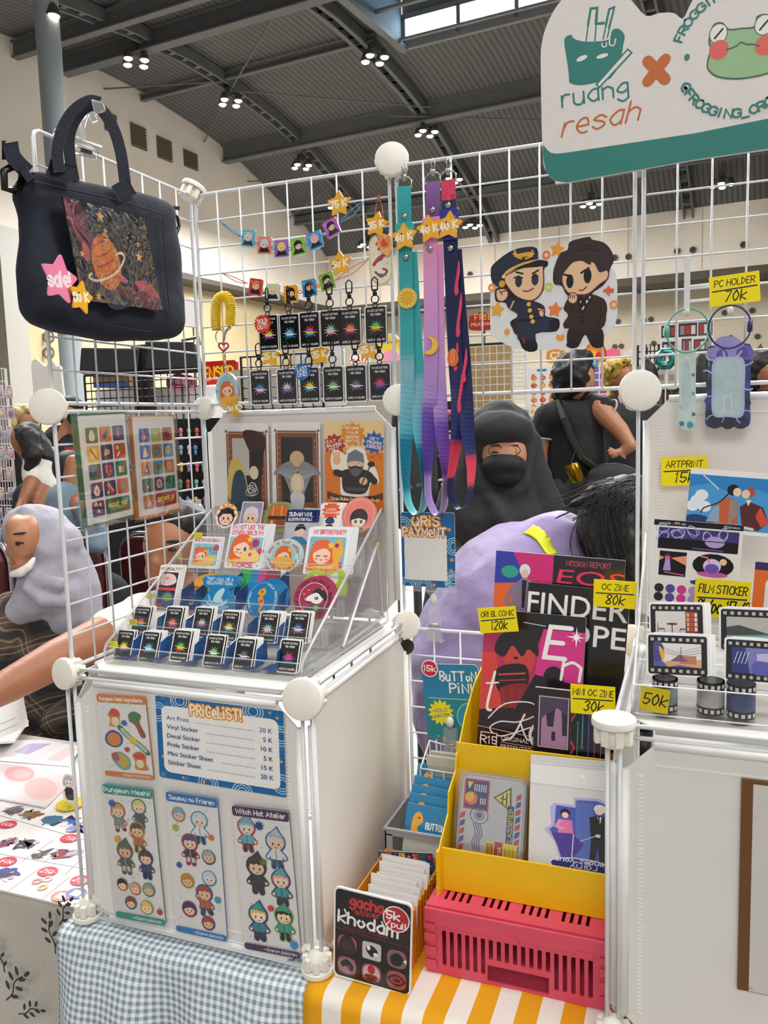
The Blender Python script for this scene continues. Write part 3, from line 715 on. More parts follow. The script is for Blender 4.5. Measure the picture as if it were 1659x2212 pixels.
t=person('person with dark hair at the far stall beside the flower phone holder',1650,900,3.9)
soft('body',SK2,[('e',(1648,805,3.9),(26,36,32)),('c',(1650,830,3.92,18),(1655,900,3.92,26))],.01,t)
soft('hair',HAIR,[('e',(1640,792,3.92),(34,38,40)),('e',(1632,820,3.92),(20,24,28))],.01,t,2,.02,.03)
soft('shirt',pm('black_cotton',''),[('c',(1655,880,3.95,50),(1655,1080,3.95,70))],.015,t);feet(t,1655,1080,3.95,.12,pm('dark_jeans',''))
# ---- visitors at the far stalls
DO=-.45
t=person('person with long black hair in a white T-shirt bending over the pink stall',80,1050,3.5)
soft('body',SK2,[('e',(52,950,3.5),(26,34,36)),('c',(60,980,3.5,18),(85,1020,3.52,26)),('c',(70,1040,3.42,18),(50,1085,3.36,13),(38,1110,3.3,11)),('c',(105,1060,3.44,17),(85,1098,3.4,13))],.01,t)
soft('hair',HAIR,[('e',(60,940,3.5),(28,30,40),30),('c',(62,945,3.44,24),(72,985,3.42,20),(62,1015,3.42,10)),('c',(80,950,3.5,22),(108,985,3.48,16),(128,1000,3.48,8))],.01,t,2,.02,.03)
soft('shirt',pm('white_cotton',''),[('c',(90,990,3.55,36),(100,1040,3.56,42),(105,1110,3.58,44)),('c',(75,985,3.48,24),(72,1030,3.44,24)),('c',(110,1000,3.5,24),(112,1052,3.46,22))],.01,t,3,.015,.08)
DO=0
feet(t,105,1150,3.13,.12,pm('grey_trousers',''))
t=person('person with pale blond hair beyond the white T-shirt',60,1000,4.3)
soft('body',SK1,[('e',(62,905,4.3),(20,28,26)),('c',(78,905,4.28,5),(82,910,4.28,5)),('c',(60,930,4.3,14),(60,960,4.3,20))],.01,t)
soft('hair',pm('blond_hair','cdb27a',.6,noise=.3,scale=70),[('e',(50,893,4.3),(25,20,30),20),('e',(36,912,4.3),(14,26,26)),('e',(66,884,4.28),(14,9,22),20)],.01,t,1,.03,.03)
soft('shirt',BLKP,[('c',(60,960,4.35,36),(60,1080,4.35,50))],.015,t);feet(t,60,1090,4.35,.12,pm('dark_jeans',''))
t=person('person in a black cap, black mask and black T-shirt in the left aisle',150,1000,3.3)
soft('body',SK1,[('e',(158,890,3.3),(22,34,32)),('c',(150,920,3.32,18),(140,960,3.32,24)),('c',(150,1010,3.22,16),(120,1050,3.15,14))],.01,t)
soft('cap',BLACK,[('e',(155,872,3.3),(26,18,34)),('c',(165,876,3.2,5),(178,880,3.16,5)),('c',(140,876,3.2,5),(178,880,3.17,5))],.01,t,2)
soft('hair',HAIR,[('e',(140,892,3.33),(20,26,34))],.01,t);soft('face_mask',pm('black_mask',''),[('e',(163,903,3.25),(18,17,18))],.008,t)
soft('shirt',BLKP,[('c',(130,960,3.36,42),(120,1060,3.4,60)),('c',(155,960,3.3,26),(158,1005,3.22,22)),('c',(108,975,3.4,24),(104,1040,3.42,22))],.012,t,3,.015,.08)
MB().box(P(152,985,d=3.19),(.05,.002,.07)).build('shirt_emblem',pm('red_badge','b5222a',.6),t);feet(t,120,1080,3.4,.12,pm('dark_jeans',''))
DO=-.2
t=person('person in a faded blue denim shirt seated beyond the grid',160,1150,2.8)
soft('body',SK2,[('c',(200,1120,2.8,16),(235,1100,2.75,13),(260,1090,2.72,10)),('c',(160,1000,2.95,20),(160,1080,2.95,30),(200,1120,2.8,16))],.01,t)
soft('shirt',pm('faded_denim','6d8292',.85,noise=.15,scale=10,bump=.3),[('c',(150,1085,2.95,50),(165,1160,2.95,64),(170,1260,2.95,70)),('c',(190,1100,2.85,28),(212,1180,2.8,26))],.012,t,3,.02,.08)
soft('hair',HAIR,[('e',(150,1010,3.0),(36,40,42))],.012,t);DO=0
feet(t,170,1290,2.75,.12,pm('dark_jeans',''))
def strip(name,mat,t,pts,wpx,target,off=.003,n=8):
 "a tape lying on a soft surface"
 c=crom(pts,n);mb=MB();vs=[]
 for i,q in enumerate(c):
  a=c[max(i-1,0)];b=c[min(i+1,len(c)-1)];dx,dy=b[0]-a[0],b[1]-a[1];l=math.hypot(dx,dy)
  for s in(-1,-.33,.33,1):vs.append(P(q[0]-dy/l*wpx*s,q[1]+dx/l*wpx*s,d=q[2]))
 mb.add(vs,[(i*4+k,i*4+k+1,i*4+k+5,i*4+k+4)for i in range(len(c)-1)for k in range(3)])
 o=mb.build(name,mat,t,True);m=o.modifiers.new('lie','SHRINKWRAP');m.target=target;m.wrap_method='NEAREST_SURFACEPOINT';m.wrap_mode='OUTSIDE_SURFACE';m.offset=off
 q=o.modifiers.new('solid','SOLIDIFY');q.thickness=.002;q.offset=0
 return o
wb=bpy.data.objects['windbreaker']
strip('reflective_tape',YEL,wb.parent,[(1136,1112,1.67),(1160,1124,1.655),(1184,1144,1.64),(1206,1166,1.625)],15,wb,.003)
# ------------------------------------------------------------------ tables and cloths
def cloth_mat(name,kind):
 m=bpy.data.materials.new(name);m.use_nodes=True;nt=m.node_tree;b=nt.nodes['Principled BSDF'];b.inputs['Roughness'].default_value=.9;b.inputs['Specular IOR Level'].default_value=.2
 uv=nt.nodes.new('ShaderNodeUVMap');sp=nt.nodes.new('ShaderNodeSeparateXYZ');nt.links.new(uv.outputs[0],sp.inputs[0])
 def stripe(sock,period,duty=.5):
  d=nt.nodes.new('ShaderNodeMath');d.operation='DIVIDE';d.inputs[1].default_value=period;nt.links.new(sock,d.inputs[0])
  f=nt.nodes.new('ShaderNodeMath');f.operation='FRACT';nt.links.new(d.outputs[0],f.inputs[0])
  g=nt.nodes.new('ShaderNodeMath');g.operation='LESS_THAN';g.inputs[1].default_value=duty;nt.links.new(f.outputs[0],g.inputs[0]);return g.outputs[0]
 mx=nt.nodes.new('ShaderNodeMix');mx.data_type='RGBA'
 if kind=='stripe':
  nt.links.new(stripe(sp.outputs[0],.052),mx.inputs[0]);mx.inputs[6].default_value=(*hexc('efe9df'),1);mx.inputs[7].default_value=(*hexc('e9a51f'),1);nt.links.new(mx.outputs[2],b.inputs['Base Color'])
 elif kind=='gingham':
  a,c=stripe(sp.outputs[0],.0098),stripe(sp.outputs[1],.0098);ad=nt.nodes.new('ShaderNodeMath');ad.operation='ADD';nt.links.new(a,ad.inputs[0]);nt.links.new(c,ad.inputs[1])
  h=nt.nodes.new('ShaderNodeMath');h.operation='MULTIPLY';h.inputs[1].default_value=.5;nt.links.new(ad.outputs[0],h.inputs[0]);nt.links.new(h.outputs[0],mx.inputs[0])
  mx.inputs[6].default_value=(*hexc('eceeee'),1);mx.inputs[7].default_value=(*hexc('7d96a8'),1);nt.links.new(mx.outputs[2],b.inputs['Base Color'])
 else:
  n=nt.nodes.new('ShaderNodeTexNoise');n.inputs['Scale'].default_value=220;nt.links.new(uv.outputs[0],n.inputs['Vector']);nt.links.new(n.outputs[0],mx.inputs[0]);mx.inputs[6].default_value=(*hexc('cfc9c0'),1);mx.inputs[7].default_value=(*hexc('b5aea4'),1);nt.links.new(mx.outputs[2],b.inputs['Base Color'])
 n=nt.nodes.new('ShaderNodeTexNoise');n.inputs['Scale'].default_value=14;n.inputs['Detail'].default_value=5;bp=nt.nodes.new('ShaderNodeBump');bp.inputs['Strength'].default_value=.35;bp.inputs['Distance'].default_value=.008
 nt.links.new(uv.outputs[0],n.inputs['Vector']);nt.links.new(n.outputs[0],bp.inputs['Height']);nt.links.new(bp.outputs[0],b.inputs['Normal'])
 return m
def cloth(name,label,x0,x1,y0,y1,drop,mat,z=0,fold=.012,freq=26,seed=0,skirt=0):
 "sheet lying on a table from y1 to the front edge y0, then hanging down in soft folds"
 me=bpy.data.meshes.new(name);vs,uvs,fs=[],[],[];N=60;r=.016
 prof=[(y1,0,0),(y0+r+.12,0,0),(y0+r+.05,0,0)]+[(y0+r-r*sin(a),-(r-r*cos(a)),0)for a in(0,.4,.8,1.2,pi/2)]
 zz=-r
 while zz>-drop:zz-=.025;prof.append((y0,max(zz,-drop),min(1,-zz/.12)))
 L=0;pl=None
 for(y,dz,k)in prof:
  if pl:L+=math.hypot(y-pl[0],dz-pl[1])
  pl=(y,dz)
  for i in range(N+1):
   s=i/N;x=x0+(x1-x0)*s;ph=x*freq+seed
   off=fold*k*(sin(ph)+.5*sin(ph*2.3+1)+.35*sin(ph*.6+dz*14))
   spread=k*-dz*.05*(s-.5)*2
   vs.append((x+spread*(1 if skirt==0 else skirt),y-abs(fold)*k*1.2-off,z+dz+.0012*sin(x*40+y*33)*(1-k)));uvs.append((x-x0,L))
 for j in range(len(prof)-1):
  for i in range(N):a=j*(N+1)+i;fs.append((a,a+1,a+N+2,a+N+1))
 me.from_pydata(vs,[],fs);ul=me.uv_layers.new(name='UVMap')
 for p in me.polygons:
  p.use_smooth=True
  for li in p.loop_indices:ul.data[li].uv=uvs[me.loops[li].vertex_index]
 me.materials.append(mat);o=bpy.data.objects.new(name,me);COL.objects.link(o)
 m=o.modifiers.new('solid','SOLIDIFY');m.thickness=.0015;m.offset=-1
 return tag(o,label,'tablecloth')
TOPM=pm('table_laminate','b9b2a6',.5,noise=.1);LEGM=pm('table_leg_steel','55565a',.35,.8,noise=.05)
def table(label,x0,x1,y0,y1):
 t=thing('folding_table',label,'table',((x0+x1)/2,(y0+y1)/2,ZF));z1=-.008
 MB().bbox((x0,y0,z1-.03),(x1,y1,z1)).build('tabletop',TOPM,t,bevel=.004)
 for x in(x0+.05,x1-.05):
  for y in(y0+.05,y1-.05):MB().tube([(x,y,ZF),(x,y,z1-.03)],.014,8).build('leg',LEGM,t)
table('folding table hidden under the blue gingham and the striped cloth',-.02,1.3,-.018,.42)
table('folding table under the grey embroidered cloth at the neighbouring stall',-.95,-.04,.035,.55)
cloth('tablecloth','blue and white gingham tablecloth hanging in folds over the table edge',-.028,.385,-.034,.40,.68,cloth_mat('gingham','gingham'),-.0022,.016,27,0)
cloth('tablecloth','yellow and white broad-striped tablecloth under the pink crate',.367,1.28,-.036,.41,.68,cloth_mat('yellow_stripe','stripe'),-.0005,.01,24,2)
gc=cloth('tablecloth','pale grey tablecloth with dark leaf embroidery at the neighbouring stall',-.95,-.034,.022,.5,.68,cloth_mat('grey_linen','linen'),-.004,.013,17,1)
EMB=pm('embroidery_thread','3a3a3c',.8,noise=.1);mb=MB()
def sprig(u,v,s,rot):
 Y=.001;R=Matrix.Rotation(radians(rot),3,'Y')
 def q(a,b):p=P(u,v,y=Y);return p+R@Vector((a*s,0,b*s))
 mb.tube([q(*k)for k in crom([(0,0),(.12,.5),(0,1),(.2,1.5)],4)],.0012,4)
 for x,z,a in((.1,.3,40),(-.05,.5,140),(.1,.8,30),(-.06,1.0,150),(.1,1.2,50),(.02,1.35,130),(.25,1.55,70)):
  c=q(x+.22*cos(radians(a)),z+.22*sin(radians(a)));mb.ell(c,(.2*s,.0012,.085*s),R@Matrix.Rotation(-radians(a),3,'Y'),8,5)
for q in((128,1998,.03,20),(120,2060,.034,-15),(150,2010,.026,50),(14,2160,.04,30),(10,2100,.03,-20),(40,2190,.03,60)):sprig(*q)
eb=mb.build('embroidery',EMB,gc);eb['kind']='stuff'
# ------------------------------------------------------------------ white wire grids, plastic panels and clips
WIRE=pm('white_coated_wire','dfe2e6',.35,noise=.03);CLIP=pm('ivory_clip_plastic','f0ece2',.4,noise=.04,sss=.05)
PANEL=pm('frosted_white_plastic','e6e4e0',.38,noise=.03,scale=9,sss=.08);RIDGE=pm('frosted_ridge','f2f1ee',.35,noise=.03)
EX,EY,EZ=Vector((1,0,0)),Vector((0,1,0)),Vector((0,0,1))
def wire_grid(label,o,X,Y,n=8,inset=.006):
 o=Vector(o)*A;t=thing('wire_grid',label,'grid panel',o+X*A/2)
 i=inset;c=[o+X*i+Y*i,o+X*(A-i)+Y*i,o+X*(A-i)+Y*(A-i),o+X*i+Y*(A-i)];r=.012
 pts=[]
 for k in range(4):
  p,a,b=c[k],c[k-1],c[(k+1)%4];u,v=(a-p).normalized(),(b-p).normalized()
  pts+=[p+u*r,p+(u+v)*r*.3,p+v*r]
 MB().tube(pts,.0029,8,True).build('frame',WIRE,t,True)
 nz=X.cross(Y)*.0022
 for k in range(1,n):
  s=i+(A-2*i)*k/n
  MB().tube([o+X*s+Y*i+nz,o+X*s+Y*(A-i)+nz],.0015,6).build('wire',WIRE,t,True)
  MB().tube([o+Y*s+X*i,o+Y*s+X*(A-i)],.0015,6).build('wire',WIRE,t,True)
 return t
g1=wire_grid('white wire grid that the dark blue tote bag hangs on',(0,0,2),EY,EZ)
g2=wire_grid('white wire grid that carries the green and orange sticker sheets',(0,0,1),EY,EZ)
g3=wire_grid('white wire grid carrying the black starburst charms',(0,1,2),EX,EZ)
g4=wire_grid('white wire grid carrying the three lanyards and the chibi standee',(1,1,2),EX,EZ)
g5=wire_grid('white wire grid with the hooks of the two phone holders',(2,1,2),EX,EZ)
g6=wire_grid('low white wire grid behind the yellow bins',(1,1,0),EX,EZ)
def connector(p,ax,parent,s=1,mat=None):
 p=Vector(p);ax=Vector(ax).normalized();mb=MB();R=.0215*s
 mb.lathe(p,ax,[(R*.75,.014*s),(R*.97,.0125*s),(R,.0085*s),(R*.98,.005*s)],24)
 mb.lathe(p,ax,[(R*.62,.005*s),(R*.72,-.002),(R*.66,-.01*s),(R*.4,-.017*s),(.002,-.019*s)],20)
 a=ax.orthogonal().normalized();b=ax.cross(a)
 for k in range(8):
  th=2*pi*k/8+.39;d=a*cos(th)+b*sin(th);s2=ax.cross(d);R3=Matrix((d,s2,ax)).transposed()
  mb.box(p+d*R*.72+ax*-.004*s,(R*.32,.0075*s,.016*s),R3)
 return mb.build('connector',mat or CLIP,parent,'auto',bevel=.0008)
def V3(x,y,z):return Vector((x,y,z))*A
VW=Vector((.25,-.96,.1))
connector(V3(0,0,2),(.5,-.85,.1),g1,1.15);connector(V3(0,1,2),(.7,-.7,0),g1,.95);connector(V3(0,1,3),(.3,.4,.9),g1,1.05);connector(V3(1,1,3),VW,g3,1.25)
connector(V3(1,1,2),VW,g3,1.2);connector(V3(2,1,2),VW,g4,1.4);connector(V3(2,1,3),VW,g4)
connector(V3(3,1,3),VW,g5);connector(V3(3,1,2),VW,g5)
def plastic_panel(name,o,X,Y,out,parent,ridges=True,cut=.03,m=.012):
 "sheet with cut corners, rolled edges and rows of embossed teeth"
 o=Vector(o);W=A-2*m;o=o+X*m+Y*m
 poly=[(cut,0),(W-cut,0),(W,cut),(W,W-cut),(W-cut,W),(cut,W),(0,W-cut),(0,cut)]
 p=MB().prism(poly,o,X,Y,out,.002).build(name,PANEL,parent)
 mb=MB()
 for a,b in(((cut,0),(W-cut,0)),((W,cut),(W,W-cut)),((W-cut,W),(cut,W)),((0,W-cut),(0,cut))):mb.tube([o+X*a[0]+Y*a[1],o+X*b[0]+Y*b[1]],.0055,8)
 mb.build('rolled_edge',RIDGE,p,True)
 if ridges:
  mb=MB();R=Matrix((X,Y,out)).transposed();n=58
  for k in range(n):
   s=cut+.006+(W-2*cut-.012)*k/(n-1)
   for e in(.0165,W-.0165):mb.box(o+X*e+Y*s+out*.0022,(.006,.0022,.0012),R)
  for e in(.022,W-.022):mb.box(o+X*W/2+Y*e+out*.0022,(W-2*cut,.0015,.0012),R)
  r=mb.build('embossed_teeth',RIDGE,p);r['kind']='stuff'
 return p
def cube(label,ix,skip=()):
 t=thing('storage_cube',label,'storage cube',V3(ix+.5,.5,0))
 o=V3(ix,0,0)
 pts={'front':(o,EX,EZ,-EY),'right':(o+EX*A,EY,EZ,EX),'top':(o+EZ*A,EX,EY,EZ),'left':(o,EY,EZ,-EX),'base':(o,EX,EY,-EZ)}
 for k,(a,X,Y,n)in pts.items():
  if k in skip:continue
  if k=='base':a=a+EZ*.008
  plastic_panel(k+'_panel',a,X,Y,n,t,k in('front',))
 for a,b in(((0,0,1),(1,0,1)),((1,0,1),(1,1,1)),((1,0,0),(1,0,1)),((0,0,0),(0,0,1)),((0,0,0),(1,0,0)),((1,1,0),(1,1,1)),((0,0,1),(0,1,1))):
  a,b=V3(a[0]+ix,*a[1:]),V3(b[0]+ix,*b[1:]);d=(b-a).normalized();k=Vector((0,0,.0065))if abs(d.z)<.5 else Vector((.0065,0,0))
  z=EZ*.012 if a.z<.01 and abs(d.z)<.5 else EZ*0
  for s in(-1,1):MB().tube([a+k*s+z,b+k*s+z],.0027,6).build('rod',WIRE,t,True)
 return t
cl=cube('white plastic storage cube with sticker sheets and the price list on its front',0,())
for p,ax,s in((V3(0,0,1),(-.15,-1,.1),1.05),(V3(1,0,1),(.12,-1,.15),1.25),(V3(1,1,1),(.6,-.8,.2),1.1)):connector(p,ax,cl,s)
for p in(V3(0,0,0),V3(1,0,0),V3(0,1,0),V3(1,1,0)):connector(p+EZ*.0155,(0,0,-1),cl,1.0)
connector(V3(1,1,.9),(.7,-.7,0),cl,.6,pm('black_plastic','151515',.4,noise=.05))
cr_=cube('white plastic storage cube under the clear film sticker display',2,())
connector(V3(2,0,1),(0,0,1),cr_,1.12);connector(V3(3,0,1),(0,0,1),cr_)
connector(V3(2,1,1),(-.6,-.6,.1),cr_,1.1)
for p in(V3(2,0,0),V3(3,0,0),V3(3,1,0),V3(2,1,0)):connector(p+EZ*.0155,(0,0,-1),cr_,1)
bp1=thing('back_panel','white plastic panel behind the display of three art prints','panel',V3(.5,1,1));plastic_panel('sheet',V3(0,1,1),EX,EZ,-EY,bp1)
bp2=thing('back_panel','white plastic panel that carries the ARTPRINT tag','panel',V3(2.5,1,1));plastic_panel('sheet',V3(2,1,1),EX,EZ,-EY,bp2)
for x in(2,3):MB().tube([V3(x,1,1),V3(x,1,2)],.0029,6).build('rod',WIRE,bp2)
for x in(0,1):MB().tube([V3(x,1,1),V3(x,1,2)],.0029,6).build('rod',WIRE,bp1)
# ------------------------------------------------------------------ the stalls beyond
def slab(name,label,cat,u0,v0,u1,v1,y,draw=None,W=None,t=.01,base='fff',r=0,mat=None,group=None,shape=None,edge=None):
 TL,TR,BL=P(u0,v0,y=y),P(u1,v0,y=y),P(u0,v1,y=y)
 TR=TL+EX*(TR-TL).x;BL=Vector((TL.x,TL.y,BL.z));W=W or 100;H=W*(BL-TL).length/(TR-TL).length
 return card(name,label,cat,TL,TR,BL,W,H,(lambda a:draw(a,W,H))if draw else None,t,r*W,base,group,mat,shape(W,H)if shape else None,edge=edge or base)
def cloud(W,H):return crom([(0,.55*H),(.05*W,.2*H),(.25*W,.12*H),(.4*W,0),(.6*W,.05*H),(.72*W,.15*H),(.95*W,.2*H),(W,.5*H),(.96*W,.9*H),(.6*W,H),(.2*W,.97*H),(.02*W,.88*H)],4,True)
def post_(name,label,u,v,y,r=.012,mat=STEELD,cat='post'):
 p=P(u,v,y=y);o=MB().tube([(p.x,y,ZF),(p.x,y,p.z)],r,8).lathe((p.x,y,ZF),(0,0,1),[(.14,0),(.14,.012),(.02,.02)],14).build(name,mat);return tag(o,label,cat)
def to_floor(ob,parentname='post',n=2,mat=STEELD,r=.008,ins=.1):
 "stand legs that carry a sign from the floor"
 bb=[ob.matrix_basis@Vector(c)for c in ob.bound_box];x0,x1=min(b.x for b in bb),max(b.x for b in bb);y=max(b.y for b in bb)+r;z=min(b.z for b in bb);zt=max(b.z for b in bb)
 for k in range(n):
  x=x0+(x1-x0)*(.5 if n==1 else ins+(1-2*ins)*k/(n-1));MB().tube([(x,y,ZF),(x,y,z+(zt-z)*.6)],r,6).build(parentname,mat,ob)
# twin black cases on a post
ds=thing('display_stand','black post carrying two black padded screens beyond the bag grid','stand',P(308,870,d=5.2)*1)
for u0,u1,v0,v1,sk in((170,302,752,806,8),(312,436,738,800,-16)):
 q=[P(u0,v1,d=5.2),P(u1-4,v1-4,d=5.2),P(u1-max(0,-sk),v0,d=5.2),P(u0+max(0,sk)*.5,v0-2,d=5.2)];k=CF*.12
 MB().hexa([*q,*[p+k for p in q]]).build('screen',pm('black_vinyl','141415',.45,noise=.15,scale=6),ds,bevel=.012)
pz=P(306,745,d=5.24);MB().box((pz.x,pz.y,(pz.z+ZF)/2),(.13,.06,pz.z-ZF)).bbox((pz.x-.25,pz.y-.1,ZF),(pz.x+.25,pz.y+.2,ZF+.05)).build('post',BLACK,ds,bevel=.006)
MB().tube([P(200,810,d=5.25),P(430,800,d=5.25)],.015,6).build('cross_bar',BLACK,ds);MB().tube([P(392,735,d=5.2),P(430,728,d=5.2),P(432,745,d=5.2)],.01,6).build('bracket',LEGM,ds)
def wiregrid(name,label,u0,v0,u1,v1,y,nx,ny,mat,r=.004,cat='grid panel'):
 a,b=P(u0,v0,y=y),P(u1,v1,y=y);t=thing(name,label,cat,((a.x+b.x)/2,y,ZF));mb=MB()
 MB().tube([(a.x,y,a.z),(b.x,y,a.z),(b.x,y,b.z),(a.x,y,b.z)],r*1.8,6,True).tube([(a.x,y,ZF),(a.x,y,a.z)],r*2,6).tube([(b.x,y,ZF),(b.x,y,a.z)],r*2,6).build('frame',mat,t)
 for k in range(1,nx):x=a.x+(b.x-a.x)*k/nx;mb.tube([(x,y,b.z),(x,y,a.z)],r,4)
 for k in range(1,ny):z=a.z+(b.z-a.z)*k/ny;mb.tube([(a.x,y,z),(b.x,y,z)],r,4)
 o=mb.build('mesh',mat,t);o['kind']='stuff';return t
BW=pm('black_wire','1b1b1c',.4,noise=.05);WW=pm('white_wire_far','d9d9d6',.4,noise=.05)
wiregrid('wire_grid','black wire grid standing under the two padded screens',182,812,440,905,3.38,18,6,BW)
wiregrid('wire_grid','black wire grid with a white knob behind the black charms',520,772,700,900,3.2,8,6,BW)
wiregrid('wire_grid','white wire rack beside the brown board',1108,742,1138,870,3.9,6,14,WW,.003)
wiregrid('wire_grid','black wire rack that the black T-shirt hangs on',1378,746,1422,860,3.8,5,8,BW,.003)
for q,l in(((205,842,300,960),'white storage box on the stall below the left padded screen'),((325,838,446,960),'white storage box on the stall below the right padded screen')):
 to_floor(slab('storage_box',l,'box',*q,3.75,None,100,.3,'e4e3e6',.03))
to_floor(slab('cardboard_box','brown cardboard box on the white stall box','box',200,806,276,838,3.8,lambda a,W,H:a.rect(0,H*.62,W,H,'2c4f8a').rect(4,4,30,9,'6f5032'),100,.25,'7a5c3c'))
to_floor(slab('cloud_sign','small pink cloud-shaped sign on the white stall box','sign',358,808,416,840,3.7,lambda a,W,H:a.blob([(20,H*.5),(45,H*.25),(75,H*.45),(60,H*.75)],'f3a9bd').ell(75,H*.7,10,7,'f8d4dd'),100,.02,'c93f62',shape=cloud),n=1)
to_floor(slab('cloud_board','blank white cloud-edged board beyond the tote bag','board',66,775,130,900,4.2,lambda a,W,H:a.line([(12,40),(12,H-12),(90,H-12),(90,40)],1.2,'cfcac2'),100,.02,'ebe6df',shape=lambda W,H:crom([(0,28),(4,8),(18,2),(30,10),(48,22),(66,12),(80,14),(84,24),(98,26),(100,60),(100,H-2),(50,H),(0,H-2),(0,80)],4,True)))
to_floor(slab('cloud_board','white cloud-edged board peeping out beside the grid corner','board',388,643,432,706,5.2,None,100,.02,'ebe8e6',shape=cloud),n=1)
def redsign(a,W,H):a.rect(2,2,W-2,H-2,'c21f24',6).text('ENSLP',W/2,H*.78,H*.52,'f2cf1d',.2,wid=W*.8,outline='3a1a08',ow=.06)
to_floor(slab('shop_sign','red sign with fat yellow letters beside the oval shaker charm','sign',432,782,510,832,3.9,redsign,120,.03,'b01c22',.06))
to_floor(slab('speech_sign','round yellow and pink bubble sign behind the black charms','sign',818,722,866,790,3.6,lambda a,W,H:a.ell(48,H*.35,46,H*.3,'f0d44c').ell(50,H*.75,40,H*.22,'ee9fc4').text('CHARM',50,H*.32,16,'d2322c',.2),100,.02,'f2e3b8',shape=lambda W,H:ellp(50,H/2,50,H/2,24)),n=1)
to_floor(slab('code_sign','white sign reading C010 in red behind the charm row','sign',756,768,796,800,3.5,lambda a,W,H:a.text('C010',50,H*.7,H*.42,'c62a2a',.2),100,.02,'efe9e4'),n=1)
to_floor(slab('poster_board','white notice board behind the lower row of black charms','board',640,760,742,880,3.3,lambda a,W,H:a.rect(8,10,46,50,'dcd6d0').rect(54,14,92,60,'e9dfdc').rect(10,60,40,100,'d0cfd8'),100,.02,'ece9e6',.03))
# stock on a dark stall wall beyond the orange sheet
dk=slab('stall_backdrop','black draped stall wall hung with small charms','stall',372,906,470,1300,2.4,None,100,.03,'121013');to_floor(dk)
ORD=['first','second','third','fourth','fifth','sixth','seventh','eighth'];CN=['rose','sky blue','amber','green','pale grey','violet','brick red','blue']
cols=['e2728c','7fb5c9','e8b04a','6cae7b','d9d3cf','a77cc0','c85a4c','5a86c8']
rc=random.Random(5)
for j in range(5):
 for i in range(4):
  u,v=388+i*17+rc.random()*4,935+j*37;p=P(u,v,y=2.375);c=cols[(i*3+j)%8]
  t=thing('hanging_charm','tiny %s charm, %s from the grid in the %s row on black'%(CN[(i*3+j)%8],ORD[i],ORD[j]),'charm',p,'tiny charms on the black stall wall')
  MB().ell(p+EZ*.01,(.012,.006,.014),seg=8,rings=5).ell(p+EZ*-.012,(.009,.006,.013),seg=8,rings=5,col=c).build('figure',pm('charm_'+c,c,.4,noise=.05),t);MB().tube([p+EZ*.022,p+EZ*.034],.0012,4).build('loop',LEGM,t)
for i,(u,v)in enumerate([(392,1118),(412,1120),(430,1090)]):
 p=P(u,1120,d=3.0);tag(MB().lathe((p.x,p.y,p.z-.08),(0,0,1),[(.028,0),(.03,.02),(.03,.1),(.012,.135),(.012,.15)],12).build('water_bottle',clear('pet_bottle','cfe0ee',.3,.3)),['clear water bottle nearest the orange sheet below the charm wall','middle clear water bottle below the charm wall','clear water bottle nearest the white panel below the charm wall'][i],'bottle','water bottles by the charm wall')
q=P(375,1120,d=3.0);r_=P(450,1120,d=3.0);ct=MB().bbox((q.x,q.y-.08,q.z-.11),(r_.x,q.y+.1,q.z-.082)).bbox((q.x+.02,q.y-.05,ZF),(r_.x-.02,q.y+.08,q.z-.11)).build('counter',pm('dark_counter','1b191d',.6,noise=.1));tag(ct,'narrow dark counter under the water bottles','counter')
# pink blister packs at the far left
rk=thing('pack_rack','white wire rack full of pink blister packs at the photo edge','rack',P(10,1200,d=2.9))
a_=P(-60,800,y=1.75);b_=P(42,1250,y=1.75);mb=MB()
for k in range(12):x=a_.x+(b_.x-a_.x)*k/11;mb.tube([(x,1.76,b_.z),(x,1.76,a_.z)],.002,4)
for k in range(18):z=a_.z+(b_.z-a_.z)*k/17;mb.tube([(a_.x,1.76,z),(b_.x,1.76,z)],.002,4)
o=mb.build('mesh',WW,rk);o['kind']='stuff'
MB().tube([(a_.x,1.765,ZF),(a_.x,1.765,a_.z)],.006,6).tube([(b_.x,1.765,ZF),(b_.x,1.765,a_.z)],.006,6).build('upright',WW,rk)
pc=['efc3d4','f3d9e2','e7b7cf','d7c3e2'];BLI=clear('blister','ffffff',.15,.3)
first={}
for j in range(8):
 for i in range(3):
  k=(i+j)%4;p=P(-22+i*21+(j%2)*4,846+j*44,y=1.735)
  if k not in first:
   t=thing('blister_pack','pink blister pack hanging on the white rack at the photo edge','pack',(0,0,0),'pink blister packs on the rack')
   MB().bbox((-.016,0,-.028),(.016,.001,.026),pc[k]).bbox((-.016,-.0003,.012),(.016,0,.026),'f7eef2').bbox((-.01,-.0004,.015),(.01,-.0003,.021),'d0698f').build('card',GLOSS,t)
   MB().ell((0,-.003,-.008),(.012,.007,.013),seg=8,rings=5).ell((.003,-.006,-.013),(.007,.005,.006),seg=8,rings=5).build('toy',pm('pack_toy%d'%k,['8fb7d0','c98aa8','e6d38c','555059'][k],.4,noise=.05),t)
   MB().bbox((-.015,-.012,-.026),(.015,-.0005,.011)).build('blister',BLI,t);first[k]=t;c=t
  else:c=copy_tree(first[k])
  c.location=p;c['label']='pink blister pack, %s in the %s row of the white pack rack'%(['outermost','middle','innermost'][i],ORD[j])
